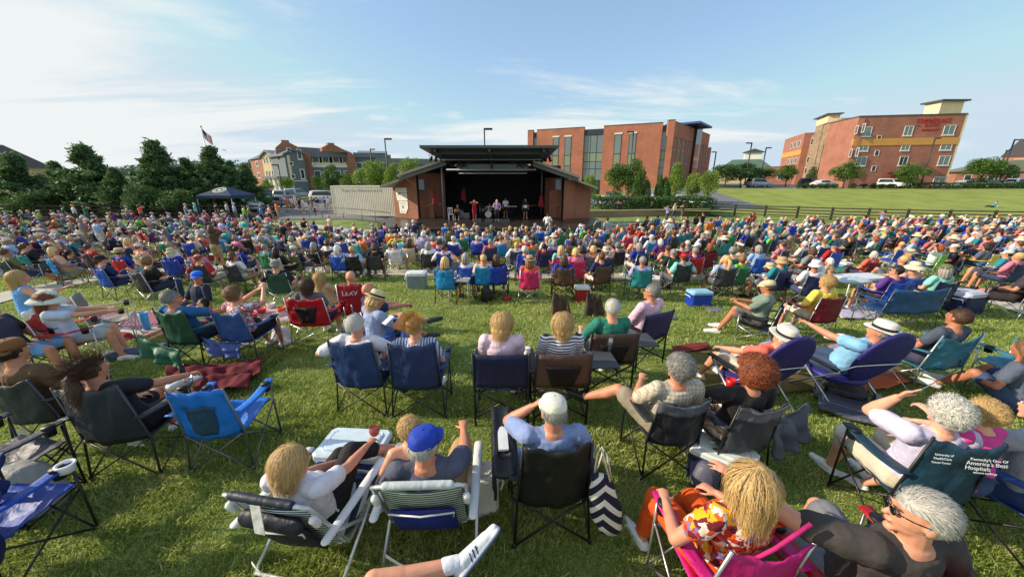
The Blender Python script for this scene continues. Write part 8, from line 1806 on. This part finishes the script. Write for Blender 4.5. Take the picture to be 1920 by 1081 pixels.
while yy < 32:
    xx = -50.0+rc.uniform(0, .8)
    while xx < 50:
        x = xx+rc.uniform(-.22, .22); y = yy+rc.uniform(-.22, .22)+.004*x*x*0
        if noise.noise(Vector((x*.45, y*.5, 3))) < -.22: xx += .98; continue
        if zone(x, y) and free(x, y, .70): cand.append((x, y)); SPOTS.append((x, y))
        xx += .98
    yy += 1.36
cand.sort(key=lambda p: p[1]*CPT+.1*abs(p[0]))
MAXP = 335; npeople = len([o for o in COL.objects if o.name.split('.')[0] == 'person']); quota = max(0, MAXP-npeople)
SPOTS2 = list(SPOTS); made = 0; stuff = []
nchair = len([o for o in COL.objects if o.get('category') == 'chair'])
for x, y in cand:
    r_ = rc.random()
    if r_ < .10: continue
    pose = 'g' if r_ < .22 else 's' if r_ > .975 else 'c'
    if made < quota:
        hat = rc.choice(['cap', 'fedora', 'sunhat', 'cap', 'bucket']) if rc.random() < .22 else None
        bodycrowd(0, 0, pose, rc.choice(tops), rc.choice(hcs), rc.choice(chs) if nchair+made < 296 else None, hat, loc=(x, y), k=rc.uniform(.93, 1.04) if rc.random() > .08 else .68); made += 1
    else: stuff.append((x, y, pose))
print('people', npeople, '+', made, 'stuff', len(stuff), 'cand', len(cand))
cn = [('blue', (30, 60, 160)), ('red', (170, 28, 36)), ('white', (220, 220, 218)), ('grey', (110, 116, 122)), ('navy', (28, 36, 80)), ('teal', (30, 110, 120))]
for i in range(34):
    for _ in range(30):
        y = rc.uniform(9.8, 19); x = rc.uniform(-1, 1)*(y*1.35+1)
        if zone(x, y) and free(x, y, .55): break
    else: continue
    SPOTS.append((x, y)); nm, c_ = rc.choice(cn); p = Vector((x, y, Z(x, y)))
    if i % 3: o_ = cooler(None, p, rc.uniform(-1, 1), c_, rc.choice([(224, 226, 226), (200, 214, 220)]), .46, .32, .34); lb_ = nm+' cooler with a pale lid on the grass'
    else: o_ = blob_bag(None, 'bag', 'bag', p, rc.uniform(-1, 1), (.4, .25, .32), nylon(c_), i, BLKPL); lb_ = nm+' carry bag with a black strap on the grass'
    A_, B_ = landmark(x, y); ALL.append([o_, lb_, pix(p)[0], A_, B_, y])
# the rest of the crowd as one object
vs_all = []; fs_all = []; mi_all = []; mats = []; off = 0
def matidx(m):
    if m not in mats: mats.append(m)
    return mats.index(m)
def getnp(me):
    k = ('np', me.name)
    if k not in MC:
        v = np.zeros(len(me.vertices)*3, np.float32); me.vertices.foreach_get('co', v)
        ls = np.zeros(len(me.polygons), np.int32); lt = np.zeros(len(me.polygons), np.int32); me.polygons.foreach_get('loop_start', ls); me.polygons.foreach_get('loop_total', lt); vi = np.zeros(len(me.loops), np.int32); me.loops.foreach_get('vertex_index', vi); MC[k] = (v.reshape(-1, 3), lt, vi)
    return MC[k]
VV = []; LT = []; VI = []; MI = []; voff = 0
def addm(me, M, mat):
    global voff
    v, lt, vi = getnp(me); A_ = np.array(M)[:3, :3]; t_ = np.array(M)[:3, 3]; VV.append(v @ A_.T+t_); LT.append(lt); VI.append(vi+voff); MI.append(np.full(len(lt), matidx(mat), np.int32)); voff += len(v)
FARV = {}
def farvar(key):
    if key not in FARV:
        P = VAR[key]['P']; S, b = build_body(P, .034); FARV[key] = dict(body=b, top=build_top(P, S, .034, .6), bottom=build_bottom(P, S, .036, 1.2), Mh=S['Mh'])
    return FARV[key]
far_chair = cached(('quadfar', .48, .05, .94, .42), lambda: quad_far(.48, .05, .94, .42))
for x, y, pose in stuff:
    key = rc.choice({'c': ['c0', 'c3', 'c5', 'c6', 'c8'], 'g': ['g0', 'g2'], 's': ['s0', 's2']}[pose]); variant(key); V = farvar(key)
    M = Matrix.Translation((x, y, Z(x, y))) @ Matrix.Rotation(face((x, y))+rc.gauss(0, .3), 4, 'Z')
    addm(V['body'], M, skinmat(rc.choice(SKINS))); addm(V['top'], M, topfab(rc.choice(tops))); addm(V['bottom'], M, FB(rc.choice(BOTC)))
    addm(hair_mesh(rc.choice(['short', 'bob', 'short', 'curly']), False, 0), M @ V['Mh'], hairmat(HCOL[rc.choice(hcs)]))
    if rc.random() < .2:
        hp = hat_meshes(rc.choice(['fedora', 'sunhat', 'cap']));
        m_ = straw((222, 212, 184))
        for nm_, me_ in hp: addm(me_, M @ V['Mh'], m_)
    if key[0] == 'c':
        cc = nylon(NM[rc.choice(chs)])
        for nm_, me_, mi_ in far_chair: addm(me_, M, (cc, GREYM)[mi_])
if VV:
    V_ = np.concatenate(VV); lt = np.concatenate(LT); vi = np.concatenate(VI); mi = np.concatenate(MI)
    me = bpy.data.meshes.new('distant_crowd'); me.vertices.add(len(V_)); me.vertices.foreach_set('co', V_.astype(np.float32).ravel()); me.loops.add(len(vi)); me.loops.foreach_set('vertex_index', vi.astype(np.int32)); me.polygons.add(len(lt)); me.polygons.foreach_set('loop_start', np.concatenate([[0], np.cumsum(lt)[:-1]]).astype(np.int32))
    for m in mats: me.materials.append(m)
    me.polygons.foreach_set('material_index', mi); me.polygons.foreach_set('use_smooth', np.ones(len(lt), bool)); me.update(calc_edges=True); me.validate()
    o = link('distant_crowd', me); tag(o, 'the rearmost rows of the crowd in front of the stage and fences', 'crowd', kind='stuff')
# ------------------------------------------------------------ labels that single out
from collections import defaultdict
def words(s): return len(s.split())
ORD = ['leftmost', 'second from left', 'third from left', 'fourth from left', 'fifth from left', 'sixth from left', 'seventh from left', 'eighth from left', 'ninth from left', 'tenth from left', '11th from left', '12th from left', '13th from left', '14th from left', '15th from left']
for e in ALL: e[1] = ' '.join(e[1].split())
g1 = defaultdict(list)
for e in ALL: g1[e[1]+', '+e[3]].append(e)
final = {}
for k, es in g1.items():
    if len(es) == 1: final[id(es[0])] = k; continue
    g2 = defaultdict(list)
    for e in es: g2[e[4]].append(e)
    for row, fs in g2.items():
        fs.sort(key=lambda e: e[2])
        for i, e in enumerate(fs):
            b = e[1]+', '+e[4]+' rows, '+e[3]
            final[id(e)] = b if len(fs) == 1 else ORD[min(i, 14)]+' '+b
seen = defaultdict(int)
for e in ALL:
    s = final[id(e)]; s = s.replace('sitting on the ground', 'ground-seated').replace('standing man', 'standing man')
    w_ = s.split()
    if len(w_) > 16: s = ' '.join(s.replace(' with ', ', ').replace(' in the ', ' ').replace(' the ', ' ').split()); w_ = s.split()
    if len(w_) > 16: s = s.replace('below ', '').replace('before ', '')
    w_ = s.split(); s = ' '.join(w_[:16]) if len(w_) > 16 else s
    e[0]['label'] = s; seen[s] += 1
    e[0]['group'] = {'person': 'concert goers in the crowd', 'chair': 'camp chairs in the crowd', 'cooler': 'coolers among the crowd', 'bag': 'bags among the crowd'}[e[0]['category']]
print('dup labels', sum(v for v in seen.values() if v > 1))
for o in COL.objects:
    if o.parent is None and o.get('category') == 'chair' and not o.get('group'): o['group'] = 'camp chairs in the foreground'
    if o.parent is None and o.get('category') == 'person' and not o.get('group'): o['group'] = 'people in the foreground'
# ------------------------------------------------------------ grass blades
rng = np.random.default_rng(5)
def vis(n, y0, y1, pw):
    u = rng.uniform(0, 1, n); y = (y0**pw+u*(y1**pw-y0**pw))**(1/pw); half = (y*CPT+2.8*SPT)*1.50+.3; x = rng.uniform(-1, 1, n)*half; return x, y
x, y = vis(620000, .95, 17, .12)
zz = np.array([-0.062*min(max(0, b-3.5), 19.5) for b in y])
keep = (pathd(x, y) > .6) & (np.sin(x*1.9+y*2.3)*np.sin(y*1.3-x*2.7+1)+rng.normal(size=len(x))*.5 > -1.05); x, y, zz = x[keep], y[keep], zz[keep]
# patchiness
pt_ = np.sin(x*2.1+np.sin(y*1.7)*1.3)*np.sin(y*2.6+x*.7)+.6*np.sin(x*7.3+y*5.1)*np.sin(y*6.7-x*3.9)+rng.normal(size=len(x))*.5
hgt = (.026+.020*np.clip(pt_, -1, 1.6))*(.6+.8*rng.uniform(size=len(x)))*(1+.04*y)
ang = rng.uniform(0, 2*np.pi, len(x)); wd = (.0022+.00075*y)*rng.uniform(.7, 1.4, len(x)); ln = hgt*rng.uniform(.3, 1.5, len(x)); la = rng.uniform(0, 2*np.pi, len(x))
dx, dy = np.cos(ang)*wd, np.sin(ang)*wd; tx, ty = np.cos(la)*ln, np.sin(la)*ln
v = np.stack([np.stack([x-dx, y-dy, zz], 1), np.stack([x+dx, y+dy, zz], 1), np.stack([x+dx*.6+tx*.45, y+dy*.6+ty*.45, zz+hgt*.65], 1), np.stack([x+tx, y+ty, zz+hgt], 1), np.stack([x-dx*.6+tx*.45, y-dy*.6+ty*.45, zz+hgt*.65], 1)], 1).reshape(-1, 3)
n = len(x); me = bpy.data.meshes.new('grass'); me.vertices.add(5*n); me.vertices.foreach_set('co', v.astype(np.float32).ravel()); me.loops.add(5*n)
me.loops.foreach_set('vertex_index', np.arange(5*n, dtype=np.int32)); me.polygons.add(n); me.polygons.foreach_set('loop_start', np.arange(0, 5*n, 5, dtype=np.int32)); me.update(calc_edges=True)
m, nt, b = nodes('grass_blade'); L = nt.links.new; g = nt.nodes.new('ShaderNodeNewGeometry'); t = tex(nt)
nn = N(nt, 'ShaderNodeTexNoise', Scale=1.3, Detail=4.0); L(t, nn.inputs[0]); a = N(nt, 'ShaderNodeMath', operation='MULTIPLY_ADD'); L(g.outputs['Random Per Island'], a.inputs[0]); a.inputs[1].default_value = .55; L(nn.outputs[0], a.inputs[2]); h = N(nt, 'ShaderNodeMath', operation='MULTIPLY'); L(a.outputs[0], h.inputs[0]); h.inputs[1].default_value = .75
r = ramp(nt, h.outputs[0], [(.25, (.13, .195, .03)), (.5, (.29, .38, .07)), (.66, (.47, .54, .13)), (.82, (.68, .66, .30))]); L(r.outputs[0], b.inputs['Base Color']); b.inputs['Roughness'].default_value = .5
tr = nt.nodes.new('ShaderNodeBsdfTranslucent'); L(r.outputs[0], tr.inputs[0]); mx = nt.nodes.new('ShaderNodeMixShader'); mx.inputs[0].default_value = .4; L(b.outputs[0], mx.inputs[1]); L(tr.outputs[0], mx.inputs[2]); L(mx.outputs[0], nt.nodes['Material Output'].inputs[0])
o = link('grass', me); me.materials.append(m); tag(o, 'short trodden lawn grass all over the slope', 'grass', kind='stuff')
# scattered objects that are structure of the sun and camera need no labels
import time as _t; print('objects', len(COL.objects))

for o in COL.objects:
    if o.get('label') and not 4 <= words(o['label']) <= 16: print('LEN', o.name, o['label'])
